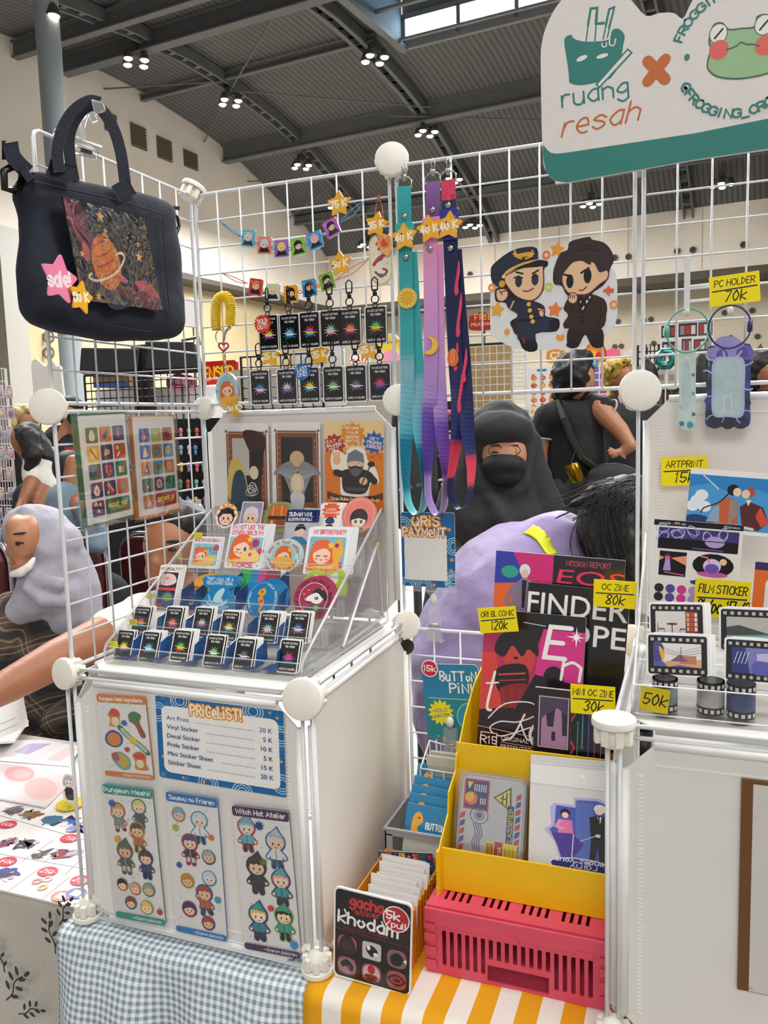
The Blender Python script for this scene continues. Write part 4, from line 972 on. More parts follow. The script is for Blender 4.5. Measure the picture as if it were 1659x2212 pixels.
# red banquet chairs
RED=pm('wine_red_vinyl','4a0a12',.5,noise=.1,scale=12);CHR=pm('chrome_tube','b9bcc0',.18,1,noise=.03)
def chair(label,u,v,d,w=.4):
 p=P(u,v,d=d);t=thing('banquet_chair',label,'chair',(p.x,p.y,ZF));x,y=p.x,p.y;zt=p.z;zs=-.28
 pl=rrect(-w/2,zs+.15,w/2,zt,.09,6)
 MB().prism(pl,(x,y,0),EX,EZ,EY,.035).build('backrest',RED,t,bevel=.01)
 MB().tube([Vector((x+q[0]*1.04,y+.03,q[1]+.008))for q in rrect(-w/2,zs,w/2,zt,.09,6)],.012,8,True).build('back_frame',CHR,t,True)
 MB().bbox((x-w/2,y-.42,zs-.03),(x+w/2,y,zs+.05)).build('seat',RED,t,bevel=.02)
 for sx in(-1,1):
  for yy in(y-.38,y+.03):MB().tube([(x+sx*w*.5,yy,zs-.02),(x+sx*w*.54,yy+(.03 if yy>y else-.03),ZF)],.012,6).build('leg',CHR,t)
chair('wine red banquet chair with a chrome frame behind the white grid',345,1160,3.35,.42)
chair('wine red banquet chair at the photo edge behind the grey headscarf',-98,1168,2.75,.4);chair('wine red banquet chair behind the shoulder of the grey headscarf',118,1152,2.62,.34)
# stalls on the other side
cb=slab('cork_board','brown board under a white wire grid beside the navy lanyard','board',1004,744,1106,900,4.0,lambda a,W,H:[a.line([(x,0),(x,H)],1.6,'d6d2c8')for x in range(8,100,15)]+[a.line([(0,y),(W,y)],1.6,'d6d2c8')for y in range(6,int(H),16)]+[a.rect(0,0,W,5,'2a2724')],100,.03,'a38a63');to_floor(cb)
def fruit(a,W,H):
 a.rect(30,4,62,12,'3f86b8',3)
 pal=['e5812f','d4473a','e8b13c','c9482f','f0a54a','df6a3a','8aa7d0','d9534a','e9c05a','e07a4a','c44','eb9a3c','d98','e55','fa3']
 for k in range(15):
  cx,cy=20+(k%3)*29,30+(k//3)*24;a.ell(cx,cy+3,10,8,pal[k]).ell(cx-2,cy-6,5,5,pal[(k+5)%15]).ell(cx+3,cy+3,2,2,'fff6e0')
to_floor(slab('sticker_poster','white poster of small orange and red creature stickers','poster',1140,796,1206,900,3.7,fruit,100,.01,'f1ede9'))
to_floor(slab('sticker_poster','narrow poster of stickers between the black headscarf and the polo sleeve','poster',1118,880,1160,1010,3.5,lambda a,W,H:[a.ell(20+(k%3)*28,24+(k//3)*36,11,12,['e9a','8bc','f5c04a','d77'][k%4])for k in range(24)],100,.01,'ece8e4'))
to_floor(slab('booth_code_sign','orange bubble sign with the booth code C1 behind the standee','sign',1180,753,1222,786,3.8,lambda a,W,H:a.text('C1',46,H*.68,H*.42,'f7ead0',.22),100,.02,'d9902c',shape=cloud),n=1)
to_floor(slab('mascot_board','round red and orange festival board above the black hair','board',1262,738,1310,800,4.0,lambda a,W,H:a.ell(50,H*.5,44,H*.44,'e0882c').ell(40,H*.42,18,14,'f2b44a').ell(66,H*.5,14,16,'c9382a').line([(20,H*.75),(50,H*.85),(80,H*.7)],6,'f4d27a',True),100,.02,'c8322a',shape=lambda W,H:ellp(50,H/2,50,H/2,24)),n=1)
to_floor(slab('speech_sign','pink bubble sign above the bleached hair','sign',1308,752,1340,778,4.1,None,100,.02,'f07aa8',shape=cloud),n=1)
to_floor(slab('speech_sign','white bubble sign behind the grid post','sign',1346,755,1378,788,4.1,None,100,.02,'ece6e0',shape=cloud),n=1)
to_floor(slab('speech_sign','small blue sign by the black hair','sign',1268,774,1292,792,3.6,lambda a,W,H:a.text('C1',50,H*.75,H*.5,'e8f3f8',.2),100,.02,'5aa3c4',.2),n=1)
fr=slab('framed_poster','yellow framed sheet of purple and pink stickers','poster',1272,786,1318,880,3.9,lambda a,W,H:a.rect(10,8,90,H,'efe6ee')and[a.rect(14+(k%2)*38,14+(k//2)*34,46+(k%2)*38,42+(k//2)*34,['8b5fae','e28ab0','5f7fc0','c94a6a'][k%4])for k in range(10)],100,.02,'ece04a');to_floor(fr)
def milk(a,W,H):a.text('FRIE',52,H*.42,H*.3,'e8a63c',.16,wid=60).btext('MILKSHAKE',50,H*.74,H*.2,'e8c9a0',wid=82)
to_floor(slab('shop_sign','dark red cloud sign for milkshakes beside the standee','sign',1012,676,1074,716,4.3,milk,100,.02,'9c2420',shape=cloud),n=1)
def collage(a,W,H):
 for k,(x,y,w_,h_)in enumerate([(4,8,26,24),(36,6,34,26),(72,6,26,26),(6,40,28,24),(42,36,18,30),(64,38,32,24)]):
  a.rect(x,y,x+w_,y+h_,['3a3338','4a2a2c','55505a','2e2a2c','4a4a50','5a4a48'][k])
  for q in range(3):a.rect(x+3+q*w_/3.4,y+5,x+1+(q+1)*w_/3.4,y+h_-4,['c9c3c0','8a8286','a33'][(q+k)%3])
to_floor(slab('photo_poster','white poster with six dark photos behind the green bag ring','poster',1424,695,1542,766,4.4,collage,100,.02,'d8d4d6'))
p=P(1438,775,y=3.6);t=thing('foil_balloon','teal and white foil wreath balloon beside the pale phone holder','balloon',(p.x,p.y,ZF))
mb=MB();mb.tube([p+Vector((.036*cos(k*pi/8),0,.036*sin(k*pi/8)))for k in range(16)],[.018+.006*(k%2)for k in range(16)],8,True);mb.build('ring',pm('teal_foil','3f8f8c',.2,.6,noise=.5,scale=60),t,True);MB().tube([p+EZ*-.05,(p.x,p.y,ZF)],.004,5).build('stick',WW,t)
for u,l in((1428,'silver foil packet hanging nearest the black T-shirt'),(1452,'silver foil packet hanging behind the pale phone holder')):
 to_floor(slab('foil_packet',l,'packet',u-10,800,u+10,842,3.7,lambda a,W,H:a.rect(20,50,80,120,'a89a8a'),100,.02,'c9c8c4',mat=GLOSS),n=1)
ts=soft('shirt_on_hanger',BLACK,[('c',(1385,800,4.0,10),(1396,780,4.0,8),(1412,800,4.0,10)),('c',(1397,800,4.0,20),(1398,870,4.0,24)),('c',(1382,806,4.0,10),(1378,840,4.0,10)),('c',(1412,806,4.0,10),(1418,840,4.0,10))],.012);MB().tube([P(1399,860,d=4.0),Vector((*P(1399,860,d=4.0)[:2],ZF))],.012,6).build('stand_pole',LEGM,ts);tag(ts,'black printed T-shirt hung up behind the grid post','shirt')
MB().box(P(1399,822,d=3.94),(.045,.004,.04)).build('print',pm('shirt_print','8f4a50',.7,noise=.5,scale=40),ts);MB().tube([P(1398,770,d=4.0),P(1398,750,d=4.0)],.004,5).build('hook',LEGM,ts)
dc=soft('dark_garment',BLACK,[('c',(1515,775,4.2,14),(1515,870,4.2,24)),('c',(1498,800,4.2,12),(1500,860,4.2,14))],.015);tag(dc,'dark coat on a stand between the two phone holders','coat');MB().tube([P(1515,870,d=4.2),Vector((P(1515,870,d=4.2).x,P(1515,870,d=4.2).y,ZF))],.012,6).build('stand_pole',LEGM,dc)
ck=slab('cat_board','brown cat-eared board above the far visitor','board',1618,742,1668,790,4.6,None,100,.02,'6a4e38',shape=lambda W,H:[(0,40),(30,34),(52,0),(62,30),(100,24),(100,H),(0,H)]);to_floor(ck)
# low stock tables that close the view between the grids
for q,l,c in(((930,868,1010,1120,2.9),'dark stall front behind the lanyards','1d1a20'),((1090,990,1170,1200,3.3),'cream stall front behind the black headscarf','cfc8be'),((1350,850,1480,1100,3.75),'orange and brown merchandise stall beside the bleached hair','7a4a30'),((-80,1010,380,1330,3.3),'dark draped stall front beyond the left aisle','17161c'),((500,800,880,1000,3.45),'pale stall front behind the charm grid','bdb4a6'),((1150,868,1180,1030,3.85),'grey stall front behind the polo shirt','a8a29a'),((1420,838,1700,1000,3.9),'dark stall table at the far stall under the packets','2a2224')):
 to_floor(slab('stall_front',l,'stall',*q,None,100,.06,c))
rc=random.Random(9);kinds=['d8d0cc','c46a74','7f86b0','4a4048','d9b48a','e6e2de']
for k in range(14):
 u,v=955+(k%4)*14+rc.random()*5,905+(k//4)*52;p=P(u,v,y=2.86);c=kinds[k%6]
 t=thing('figurine','little %s-headed figurine, %s on the %s dark shelf behind the lanyards'%(['pale','rosy','blue','dark','tan','white'][k%6],ORD[k%4],ORD[k//4]),'figurine',p,'figurines behind the lanyards')
 MB().ell(p+EZ*.03,(.014,.012,.015),seg=8,rings=6).build('head',pm('fig_head_'+c,c,.5,noise=.05),t);MB().lathe(p-EZ*.01,(0,0,1),[(.014,0),(.013,.01),(.006,.03)],8).build('body',pm('fig_body','3b3440',.5,noise=.1),t)
for k,v in enumerate((925,977,1029,1081)):
 p=P(950,v,y=2.87);q=P(1012,v,y=2.87);MB().bbox((p.x,2.84,p.z-.02),(q.x,2.9,p.z-.012)).build('shelf',WW,bpy.data.objects['stall_front'])
gm=soft('black_jacket',BLKC,[('c',(880,900,2.6,34),(885,1100,2.6,50)),('c',(915,880,2.6,26),(925,1060,2.58,24))],.012,None,3,.01);tag(gm,'black jacket with a row of metal eyelets hanging behind the teal lanyard','jacket');MB().tube([P(895,1000,d=2.65),Vector((*P(895,1000,d=2.65)[:2],ZF))],.015,6).build('stand_pole',LEGM,gm)
for u,v in((866,1058),(886,1052),(905,1048)):MB().tube([P(u+3.5*cos(a),v+3.5*sin(a),d=2.5)for a in[k*pi/5 for k in range(10)]],.0016,5,True).build('eyelet',CHR,gm)
# ------------------------------------------------------------------ small-goods helpers
def pcard(name,label,cat,TL,TR,BL,W,draw,plane='y',val=0,shape=None,**k):
 "flat piece whose three corners are read on a plane of the booth"
 if not isinstance(TL,Vector):TL,TR,BL=[P(*q,**{plane:val})for q in(TL,TR,BL)]
 X=(TR-TL).normalized();H=W*((BL-TL)-X*X.dot(BL-TL)).length/(TR-TL).length
 if callable(shape):shape=shape(W,H)
 return card(name,label,cat,TL,TR,BL,W,H,(lambda a:draw(a,W,H))if draw else None,shape=shape,**k)
def face3(c,w,h,X,D,rot=0):
 c=Vector(c);X=Vector(X);D=Vector(D);a=radians(rot);x=X*cos(a)+D*sin(a);d=D*cos(a)-X*sin(a)
 TL=c-x*w/2-d*h/2;return TL,TL+x*w,TL+d*h
def oncard(name,label,cat,u,v,w,h,draw,plane='y',val=0,rot=0,W=100,**k):
 "flat piece centred on a pixel, w x h metres, lying in a plane of the booth"
 X=EX if plane=='y' else EY
 return pcard(name,label,cat,*face3(P(u,v,**{plane:val}),w,h,X,-EZ,rot),W,draw,**k)
def lean(u,v,y,w,h,ang=24,rot=0):
 "corners of a card whose lower edge is centred on a pixel and which leans back"
 c=P(u,v,y=y);D=Vector((0,-sin(radians(ang)),-cos(radians(ang))));return face3(c-D*h/2,w,h,EX,D,rot)
GOLD='f2b22b'
def price_star(u,v,r,txt,plane='y',val=A-.012,rot=0,label=None,col='f0ad1e',tc='fdf6e0',glit=False,name='price_star',th=.28):
 def d(a,W,H):
  a.poly(rstar(50,50,47,26,5,rot),'f7b424' if col=='f0ad1e' else col)
  if glit:
   rr=random.Random(4)
   for k in range(26):a.ell(20+rr.random()*60,20+rr.random()*60,1.4,1.4,'fff3b0',n=6)
  a.text(txt,50,50+th*42,th*84,tc,.25,rot=-6,wid=60)
 return oncard(name,label,'price tag',u,v,2*r,2*r,d,plane,val,0,shape=rstar(50,50,50,28,5,rot),t=.002,mat=GLOSS,edge='d9921a' if col=='f0ad1e' else col,base=col,clip=False)
def burst(a,x,y,r,col,n=9,k=.62,rot=0):return a.star(x,y,r,r*k,n,col,rot)
def spark(a,x,y,r,col):return a.poly(starp(x,y,r,r*.25,4),col)
SKN=('f4cfae','f0c39c','e9b58c','f7dcc4')
def chibi(a,x,y,s,hair,top,bot,line='5b4a6b',sk=0,hat=None,pose=0):
 "plain little sticker person with a coloured cut line"
 a.ell(x,y-3.9*s,4.7*s,4.7*s,line,n=16);L=(((-1,3),(-1.5,7.2)),((1,3),(1.6+pose*1.4,7.2-pose)));H_=(((-1.8,.6),(-3.9,3.2-5*pose)),((1.8,.6),(3.9,3)))
 q=lambda p:(x+p[0]*s,y+p[1]*s)
 for w_,grow in((2.9,1),(1.7,0)):
  for l in L:a.line([q(k)for k in l],w_*s,line if grow else bot)
  for l in H_:a.line([q(k)for k in l],(w_-.3)*s,line if grow else top)
  g=.7*grow;a.poly([q((-1.9-g,-.6)),q((1.9+g,-.6)),q((2.7+g,4+g)),q((-2.7-g,4+g))],line if grow else top)
 for l in L:a.ell(*q(l[1]),.95*s,.8*s,'2a2428',n=8)
 for l in H_:a.ell(*q(l[1]),.7*s,.7*s,SKN[sk%4],n=8)
 a.line([q((-.2,0)),q((0,3.6))],.3*s,bot).ell(x,y-4.1*s,3.9*s,3.8*s,hair).ell(x+.1*s,y-3.1*s,3.3*s,2.8*s,SKN[sk%4])
 a.poly([q(k)for k in((-3.5,-3.6),(-3.1,-6),(0,-7.6),(3.1,-6),(3.6,-3.4),(2.6,-5),(1.2,-4.6),(.2,-5.2),(-1.2,-4.4),(-2.4,-5))],hair)
 if hat:a.poly([q((-4.4,-5.6)),q((1.2,-11)),(q((4.2,-5.4))),q((0,-6.4))],line).poly([q((-3.8,-5.9)),q((.8,-10)),q((3.6,-5.8)),q((0,-6.6))],hat)
 for e in(-1.2,1.4):a.ell(x+e*s,y-2.8*s,.4*s,.6*s,'2a2020',n=8).ell(x+e*1.6*s,y-1.8*s,.5*s,.3*s,'f09a80',n=8)
 a.line([q((-.4,-1.4)),q((.2,-1.1)),q((.8,-1.4))],.3*s,'a0523c')
def headst(a,x,y,s,hair,line,sk=0):
 a.ell(x,y,4.6*s,4.8*s,line).ell(x,y-.3*s,4*s,4.1*s,hair).ell(x,y+.6*s,3.1*s,2.9*s,SKN[sk%4])
 a.poly([(x-3.4*s,y+.2*s),(x-2*s,y-3*s),(x+2.2*s,y-3*s),(x+3.4*s,y+.2*s),(x+1*s,y-1.2*s),(x-1*s,y-.6*s)],hair)
 a.ell(x-1.2*s,y+.9*s,.4*s,.5*s,'2a2020',n=8).ell(x+1.3*s,y+.9*s,.4*s,.5*s,'2a2020',n=8).line([(x-.6*s,y+2.2*s),(x+.6*s,y+2.2*s)],.3*s,'8a4030')
def girl(a,x,y,s,hair='e86a3a',wink=True,hand=False,chest=True):
 "the illustrator's red-haired girl with a yellow jumper"
 if chest:a.blob([(x-6*s,y+7*s),(x-4*s,y+3*s),(x+1*s,y+2.5*s),(x+6*s,y+3*s),(x+8*s,y+7*s)],'f2b24a').blob([(x-2*s,y+7*s),(x+1*s,y+4*s),(x+5*s,y+4.4*s),(x+6.5*s,y+7*s)],'f8c560')
 a.blob([(x-5.4*s,y+5*s),(x-5*s,y-2*s),(x-2*s,y-5.6*s),(x+2.5*s,y-5.4*s),(x+5*s,y-1.5*s),(x+5.2*s,y+4*s),(x+2*s,y+5*s),(x-2*s,y+5*s)],hair)
 a.ell(x,y+.6*s,3.9*s,3.7*s,'fbd3b6').blob([(x-4.2*s,y),(x-3*s,y-3.6*s),(x+1*s,y-4.4*s),(x+4.2*s,y-.2*s),(x+1.5*s,y-2.2*s),(x-1.5*s,y-1.6*s)],hair)
 a.line([(x-2.3*s,y+.8*s),(x-1.5*s,y+1.2*s),(x-.7*s,y+.8*s)],.4*s,'6a2a20')
 if wink:a.ell(x+1.8*s,y+.8*s,.8*s,1.1*s,'4f9ab0').ell(x+1.8*s,y+.8*s,.4*s,.6*s,'20303a')
 else:a.line([(x+1*s,y+.8*s),(x+1.8*s,y+1.2*s),(x+2.6*s,y+.8*s)],.4*s,'6a2a20')
 a.ell(x-2.2*s,y+2.2*s,.8*s,.5*s,'f59a86').ell(x+2.4*s,y+2.2*s,.8*s,.5*s,'f59a86').line([(x-.5*s,y+2.6*s),(x+.6*s,y+2.6*s)],.35*s,'b34a3a')
 a.poly(starp(x+3.6*s,y-3.6*s,1.8*s,.9*s,5),'f6c34a')
def starburst(a,cols,x=50,y=74,s=1):
 "explosion of light in three bands of colour"
 rr=random.Random(2);n=12
 for k in range(n):
  th=2*pi*k/n+.13;r=(22+12*rr.random())*s
  tip=(x+r*cos(th)*1.05,y+r*sin(th)*.95);w_=4.6*s
  c=cols[0]if tip[1]<y-7*s else cols[2]if tip[1]>y+7*s else cols[1]
  a.poly([(x-sin(th)*w_,y+cos(th)*w_),tip,(x+sin(th)*w_,y-cos(th)*w_)],c)
 a.poly([(x-12*s,y-5*s),(x+12*s,y-5*s),(x+15*s,y),(x-15*s,y)],cols[0]).poly([(x-15*s,y),(x+15*s,y),(x+13*s,y+6*s),(x-13*s,y+6*s)],cols[1])
 for k in range(7):a.ell(x-34*s+rr.random()*68*s,y-26*s+rr.random()*40*s,.9,.9,'b8c0cc',n=6)
def pride(cols):
 def d(a,W,H):
  a.rect(5,5,W-5,H-5,'121214',8)
  a.text("I'M NOT LETTING",W/2,H*.15,8,'f4f2ee',.17,wid=70).text('THE WORLD',W/2,H*.25,8,'f4f2ee',.17,wid=48)
  starburst(a,cols,W/2,H*.55,1.1);a.text('MUTE MY COLORS',W/2,H*.91,8,'f4f2ee',.17,wid=76)
 return d
BURSTS=[(('f0dc3a','f4f0f0','c77ab0'),'white and pink'),(('58cfe0','f2f4f6','3f9bd0'),'sky blue and white'),(('ef4f9a','f4dc30','2fb4dc'),'magenta, yellow and cyan'),(('8fd0d8','eec9b4','f0b8c8'),'pastel peach'),(('ef7a5a','f0b0a0','d8588a'),'coral and rose'),(('58c85a','f0dc3a','ef7a30'),'green, yellow and orange'),
(('5a88c8','e8f0f4','d88aa8'),'blue and white low'),(('d8d0d8','e0609a','4a90c8'),'white, pink and blue'),(('f0c83a','f4f4f0','40b8d8'),'yellow, white and aqua'),(('7ac070','f0f2ee','98b890'),'pale green'),(('6a6a72','e8e4ec','9a6aa8'),'grey, white and violet'),(('d83a6a','c04a90','3a68b8'),'crimson and violet')]
HW=pm('black_hardware','18181a',.35,.4,noise=.05);SIL=pm('nickel','b9b7b2',.2,1,noise=.04)
def circ(c,r,ax1=EX,ax2=EZ,n=12,k=1):return[c+ax1*(r*cos(2*pi*i/n))+ax2*(r*k*sin(2*pi*i/n))for i in range(n)]
# ------------------------------------------------------------------ black starburst charms on the grid
pos=[(580,719),(625.6,717),(669,713),(714,709.5),(756.6,707),(811.7,702),(561.8,837),(620,835),(669,832),(720,830),(769,828),(821,825)]
YC=A-.008
for i,(u,v)in enumerate(pos):
 cols,cn=BURSTS[i];c=P(u,v,y=YC);row='upper' if i<6 else 'lower'
 t=thing('starburst_charm','black card charm with a %s starburst hanging in the %s charm row'%(cn,row),'charm',c,'black starburst charms on the grid')
 w_,h_=.0385,.0605
 oncard('plate',None,None,u,v,w_,h_,pride(cols),'y',YC,0,t=.003,r=8,mat=GLOSS,edge='2a2a2c',base='e8e6e2',parent=t)
 q=c+EZ*(h_/2-.002)
 side=i in(0,1,8,9)
 MB().tube(circ(q+EZ*.0035,.004,n=8),.0009,5,True).tube(circ(q+EZ*.0125,.0065,n=12),.0011,5,True).build('ring',HW,t,True)
 s=q+EZ*.0205;k=.45 if side else 1
 MB().lathe(s-EZ*.003,EZ,[(.0032,0),(.0036,.002),(.0036,.006),(.002,.008)],10).tube([s+EX*a*k+EZ*b for a,b in((-.0045,.006),(-.0052,.014),(-.0052,.022),(0,.0265),(.0052,.022),(.0052,.014),(.0045,.006))],.0012,6).tube([s+EX*a*k+EZ*b for a,b in((-.0045,.006),(.0045,.006))],.0016,6).build('swivel_hook',HW,t,True)
price_star(583,768,.0215,'25 K',label='yellow 25 K star below the first two charms of the upper row',val=A-.006,rot=6)
price_star(689,765,.0215,'25 K',label='yellow 25 K star between the middle charms',val=A-.006,rot=-3)
price_star(795,754,.0215,'25 K',label='yellow 25 K star beneath the green and orange charm',val=A-.006,rot=2)
def seal(u,v,r,l1,l2,col,label,rot):
 def d(a,W,H):a.star(50,50,48,40,18,col).text(l1,50,46,22,'fbeee6',.2,wid=58,rot=rot).text(l2,50,74,22,'fbeee6',.2,wid=58,rot=rot)
 oncard('stock_tag',label,'tag',u,v,2*r,2*r,d,'y',YC-.004,0,shape=starp(50,50,50,42,18),t=.001,base=col,edge=col,clip=False)
seal(567,700,.0165,'SOLD','OUT!','d9402e','red SOLD OUT burst stuck on the first charm',-6);seal(653,803,.0155,'LAST','ONE!','2a6fb4','blue LAST ONE burst stuck on a lower charm',-6)
# ------------------------------------------------------------------ garlands of small picture squares
def beads(pts,r,n,mat,t,name='bead_chain'):
 c=crom(pts,10);L=[0]
 for a,b in zip(c,c[1:]):L.append(L[-1]+(Vector(b)-Vector(a)).length)
 mb=MB();k=0
 for i in range(n):
  s=L[-1]*i/(n-1)
  while k<len(L)-2 and L[k+1]<s:k+=1
  f=(s-L[k])/max(1e-9,L[k+1]-L[k]);mb.ell(Vector(c[k]).lerp(Vector(c[k+1]),f),r,seg=6,rings=4)
 return mb.build(name,mat,t,True)
def garland(label,sq,bgs,hairs,chains,col,names):
 t=thing('charm_garland',label,'charm',P(sq[2][0],sq[2][1],y=YC));m=pm('bead_'+col,col,.3,.3,noise=.05)
 for(u,v,r),bg,h in zip(sq,bgs,hairs):
  def d(a,W,H,bg=bg,h=h):
   a.rect(3,3,97,97,bg,10);rr=random.Random(hash(bg)%99)
   a.poly([(10,97),(28,60),(72,60),(92,97)],'2c2a34').ell(50,42,30,30,h).ell(52,50,22,21,'f8d7bd').poly([(24,48),(34,18),(70,18),(80,50),(62,36),(44,40)],h)
   a.ell(43,50,3.5,5,'2a2020',n=8).ell(62,50,3.5,5,'2a2020',n=8).line([(47,63),(53,66),(59,63)],3,'a0523c');spark(a,14,20,8,'fff8e0');spark(a,86,16,6,'fff8e0')
  oncard('picture_square',None,None,u,v,.0255,.0275,d,'y',YC,r,t=.003,r=8,mat=GLOSS,edge='d8c8d0',base=bg,parent=t)
 for(a,b)in zip(sq,sq[1:]):u,v=(a[0]+b[0])/2,(a[1]+b[1])/2+2;MB().tube(circ(P(u,v,y=YC),.0032,k=.7),.0008,5,True).build('link_ring',m,t,True)
 for ch in chains:
  a,b=ch;sag=9
  for s in(-1,1):beads([tuple(P(*q,y=YC))for q in(a,((a[0]+b[0])/2+s*3,(a[1]+b[1])/2+s*5+2),b)],.00115,22,m,t)
garland('garland of six small picture squares on blue bead chains, upper of two',[(536,515,10),(571,530,6),(608,537,1),(644,533,-6),(680,519,-14),(716,492,-22)],['5db8d8','f0806f','9468c0','8ccc3c','379fdc','c766cc'],['c9ccd4','bcd9ea','f2d35a','1c1a22','f2a8c4','201a26'],[((475,478),(523,512)),((734,481),(788,434))],'3f9ed0','')
garland('garland of five small picture squares on orange bead chains, lower of two',[(552,620,12),(589,631,5),(628,635,0),(668,622,-5),(706,608,-13)],['d8432e','cfe3d2','f0a818','3a98d8','86b83a'],['e88a6a','f0dc8a','2a2028','8a4a30','3a3430'],[((480,590),(534,612)),((725,605),(795,560))],'c8643a','')
price_star(732,440,.0225,'75 K',label='yellow 75 K star above the upper garland',rot=0);price_star(735,569,.022,'60 K',label='yellow 60 K star above the lower garland',rot=-4);price_star(813,485,.0215,'35 K',label='yellow 35 K star over the orange bead chain',rot=12,val=A-.014)
# oval cream charm
t=thing('oval_charm','cream oval acrylic charm with red and blue swirls on an orange bead chain','charm',P(822,560,y=YC))
def oval(a,W,H):
 a.rect(2,2,98,H-2,'c9a96a',46).rect(5,5,95,H-5,'f3e8cf',44)
 a.line([(36,40),(60,22),(70,44),(44,60)],12,'d8432e',True).line([(20,120),(44,96),(80,82)],14,'c9321f',True).line([(30,112),(60,100)],6,'3a5aa0',True).line([(26,150),(50,170),(76,152),(60,140)],9,'a03a2c',True).line([(40,160),(70,166)],7,'2a7f9a',True)
 for q in((20,78),(80,120),(24,190),(70,196)):spark(a,*q,6,'c9a96a')
oncard('plate',None,None,822,560,.039,.079,oval,'y',YC,-1,t=.003,r=46,mat=GLOSS,edge='e6dcc4',base='f3e8cf',parent=t)
def flame(a,W,H):a.blob([(20,90),(10,40),(30,50),(40,8),(56,44),(86,30),(80,92),(50,100)],'ef8a3a').blob([(34,86),(30,60),(46,40),(62,66),(66,88)],'d8432e')
oncard('flame_piece',None,None,831,527,.026,.038,flame,'y',YC-.005,-10,t=.002,mat=GLOSS,parent=t,shape=lambda W,H:crom([(14,92),(4,44),(24,40),(38,0),(60,30),(92,22),(92,96),(50,H)],4,True),clip=False,base='f3b06a',edge='f3b06a')
OB=pm('bead_c8643a','')
for s in(-3,4):beads([tuple(P(*q,y=YC))for q in((818,428),(818+s*2.2,455),(818+s*1.8,505),(826,525))],.0013,24,OB,t)
MB().ell(P(818,428,y=YC),(.003,.003,.005),seg=8,rings=5).build('bead_lock',OB,t)
# yellow coil keychain
t=thing('coil_keychain','yellow coiled cord keychain with a pink heart clip and an oval glitter shaker charm','keychain',P(485,760,y=A-.014));YK=A-.014
path=[P(*q,y=YK)for q in crom([(467,712),(466,680),(468,655),(475,643),(484,640),(493,644),(498,660),(498,680),(497,702)],10)]
L=[0]
for a,b in zip(path,path[1:]):L.append(L[-1]+(b-a).length)
pts=[];turns=36;k=0;N=turns*10
for i in range(N):
 s=L[-1]*i/(N-1)
 while k<len(L)-2 and L[k+1]<s:k+=1
 p=path[k].lerp(path[k+1],(s-L[k])/max(1e-9,L[k+1]-L[k]));d=(path[k+1]-path[k]).normalized();n2=d.cross(EY).normalized();th=2*pi*i/10
 pts.append(p+(n2*cos(th)+EY*sin(th))*.0078)
MB().tube(pts,.00155,5).build('coil',pm('yellow_coil','f4d012',.3,noise=.04),t,True)
MB().tube(circ(P(476,727,y=YK),.0095,n=16,k=1.2),.0011,5,True).build('split_ring',SIL,t,True)
MB().tube([P(*q,y=YK)for q in((498,706),(489,714),(484,728),(482,738))],[.003,.0026,.002,.0012],6).build('lobster_clasp',SIL,t,True)
MB().tube([P(483+.66*16*sin(a)**3,749-.66*(13*cos(a)-5*cos(2*a)-2*cos(3*a)-cos(4*a)),y=YK)for a in[k*pi/10 for k in range(20)]],.0019,6,True).build('heart_clip',pm('pink_enamel','c8487a',.25,.3,noise=.05),t,True)
for k in range(5):MB().tube(circ(P(484+k*.6,766+k*6,y=YK),.003,EX if k%2 else(EX*.4+EY*.9),EZ,8,1.3),.0006,4,True).build('chain_link',pm('brass_chain','c9a24a',.25,.9,noise=.05),t)
def shaker(a,W,H):
 a.ell(50,H/2,50,H/2,'cfd6da');rr=random.Random(1)
 for k in range(60):th=rr.random()*6.3;a.poly(starp(50+45*cos(th),H/2+(H/2-5)*sin(th),3.5,1.6,4,rr.random()*90),['eaf2f4','9fb4c0','b8dfe2','f4f4f4'][k%4],True)
 a.up().ell(50,H/2,40,H/2-10,'8fcbd6');girl(a,52,H*.45,5.6);a.blob([(18,H*.82),(40,H*.62),(76,H*.66),(84,H*.8),(50,H*.93)],'f4b84a')
oncard('shaker_charm',None,None,490,846,.045,.066,shaker,'y',YK-.002,0,t=.006,mat=HOLO,parent=t,shape=lambda W,H:ellp(50,H/2,50,H/2,28),clip=False,edge='b8c4cc',base='d8dee2')
price_star(504,881,.0185,'60 K',label='yellow 60 K star at the foot of the oval shaker charm',val=YK-.008,rot=18,col='d9a51c')
# ------------------------------------------------------------------ lanyards
def band(name,pts,w,colf,t,mat=None,wdir=None,th=.0009):
 "woven strap along pts; colf(s) gives its colour"
 mb=MB();c=[Vector(p)for p in pts];n=len(c);L=0;vs=[]
 for i,p in enumerate(c):
  d=(c[min(i+1,n-1)]-c[max(i-1,0)]).normalized();wd=wdir(i/(n-1))if callable(wdir)else(wdir or EX)
  wd=(wd-d*wd.dot(d)).normalized();nn=d.cross(wd).normalized();k=w[i]if isinstance(w,list)else w
  vs.append([p-wd*k/2+nn*th/2,p+wd*k/2+nn*th/2,p+wd*k/2-nn*th/2,p-wd*k/2-nn*th/2])
 for i in range(n-1):
  mb.add(vs[i]+vs[i+1],[(0,1,5,4),(1,2,6,5),(2,3,7,6),(3,0,4,7)],colf(i/(n-1)))
 return mb.build(name,mat or PRINT,t,False)
def grad(stops):
 st=[(p,hexc(c))for p,c in stops]
 def f(s):
  for(p,c),(q,e)in zip(st,st[1:]):
   if s<=q:k=(s-p)/max(1e-9,q-p);return tuple(a+(b-a)*k for a,b in zip(c,e))
  return st[-1][1]
 return f
YL=A-.02
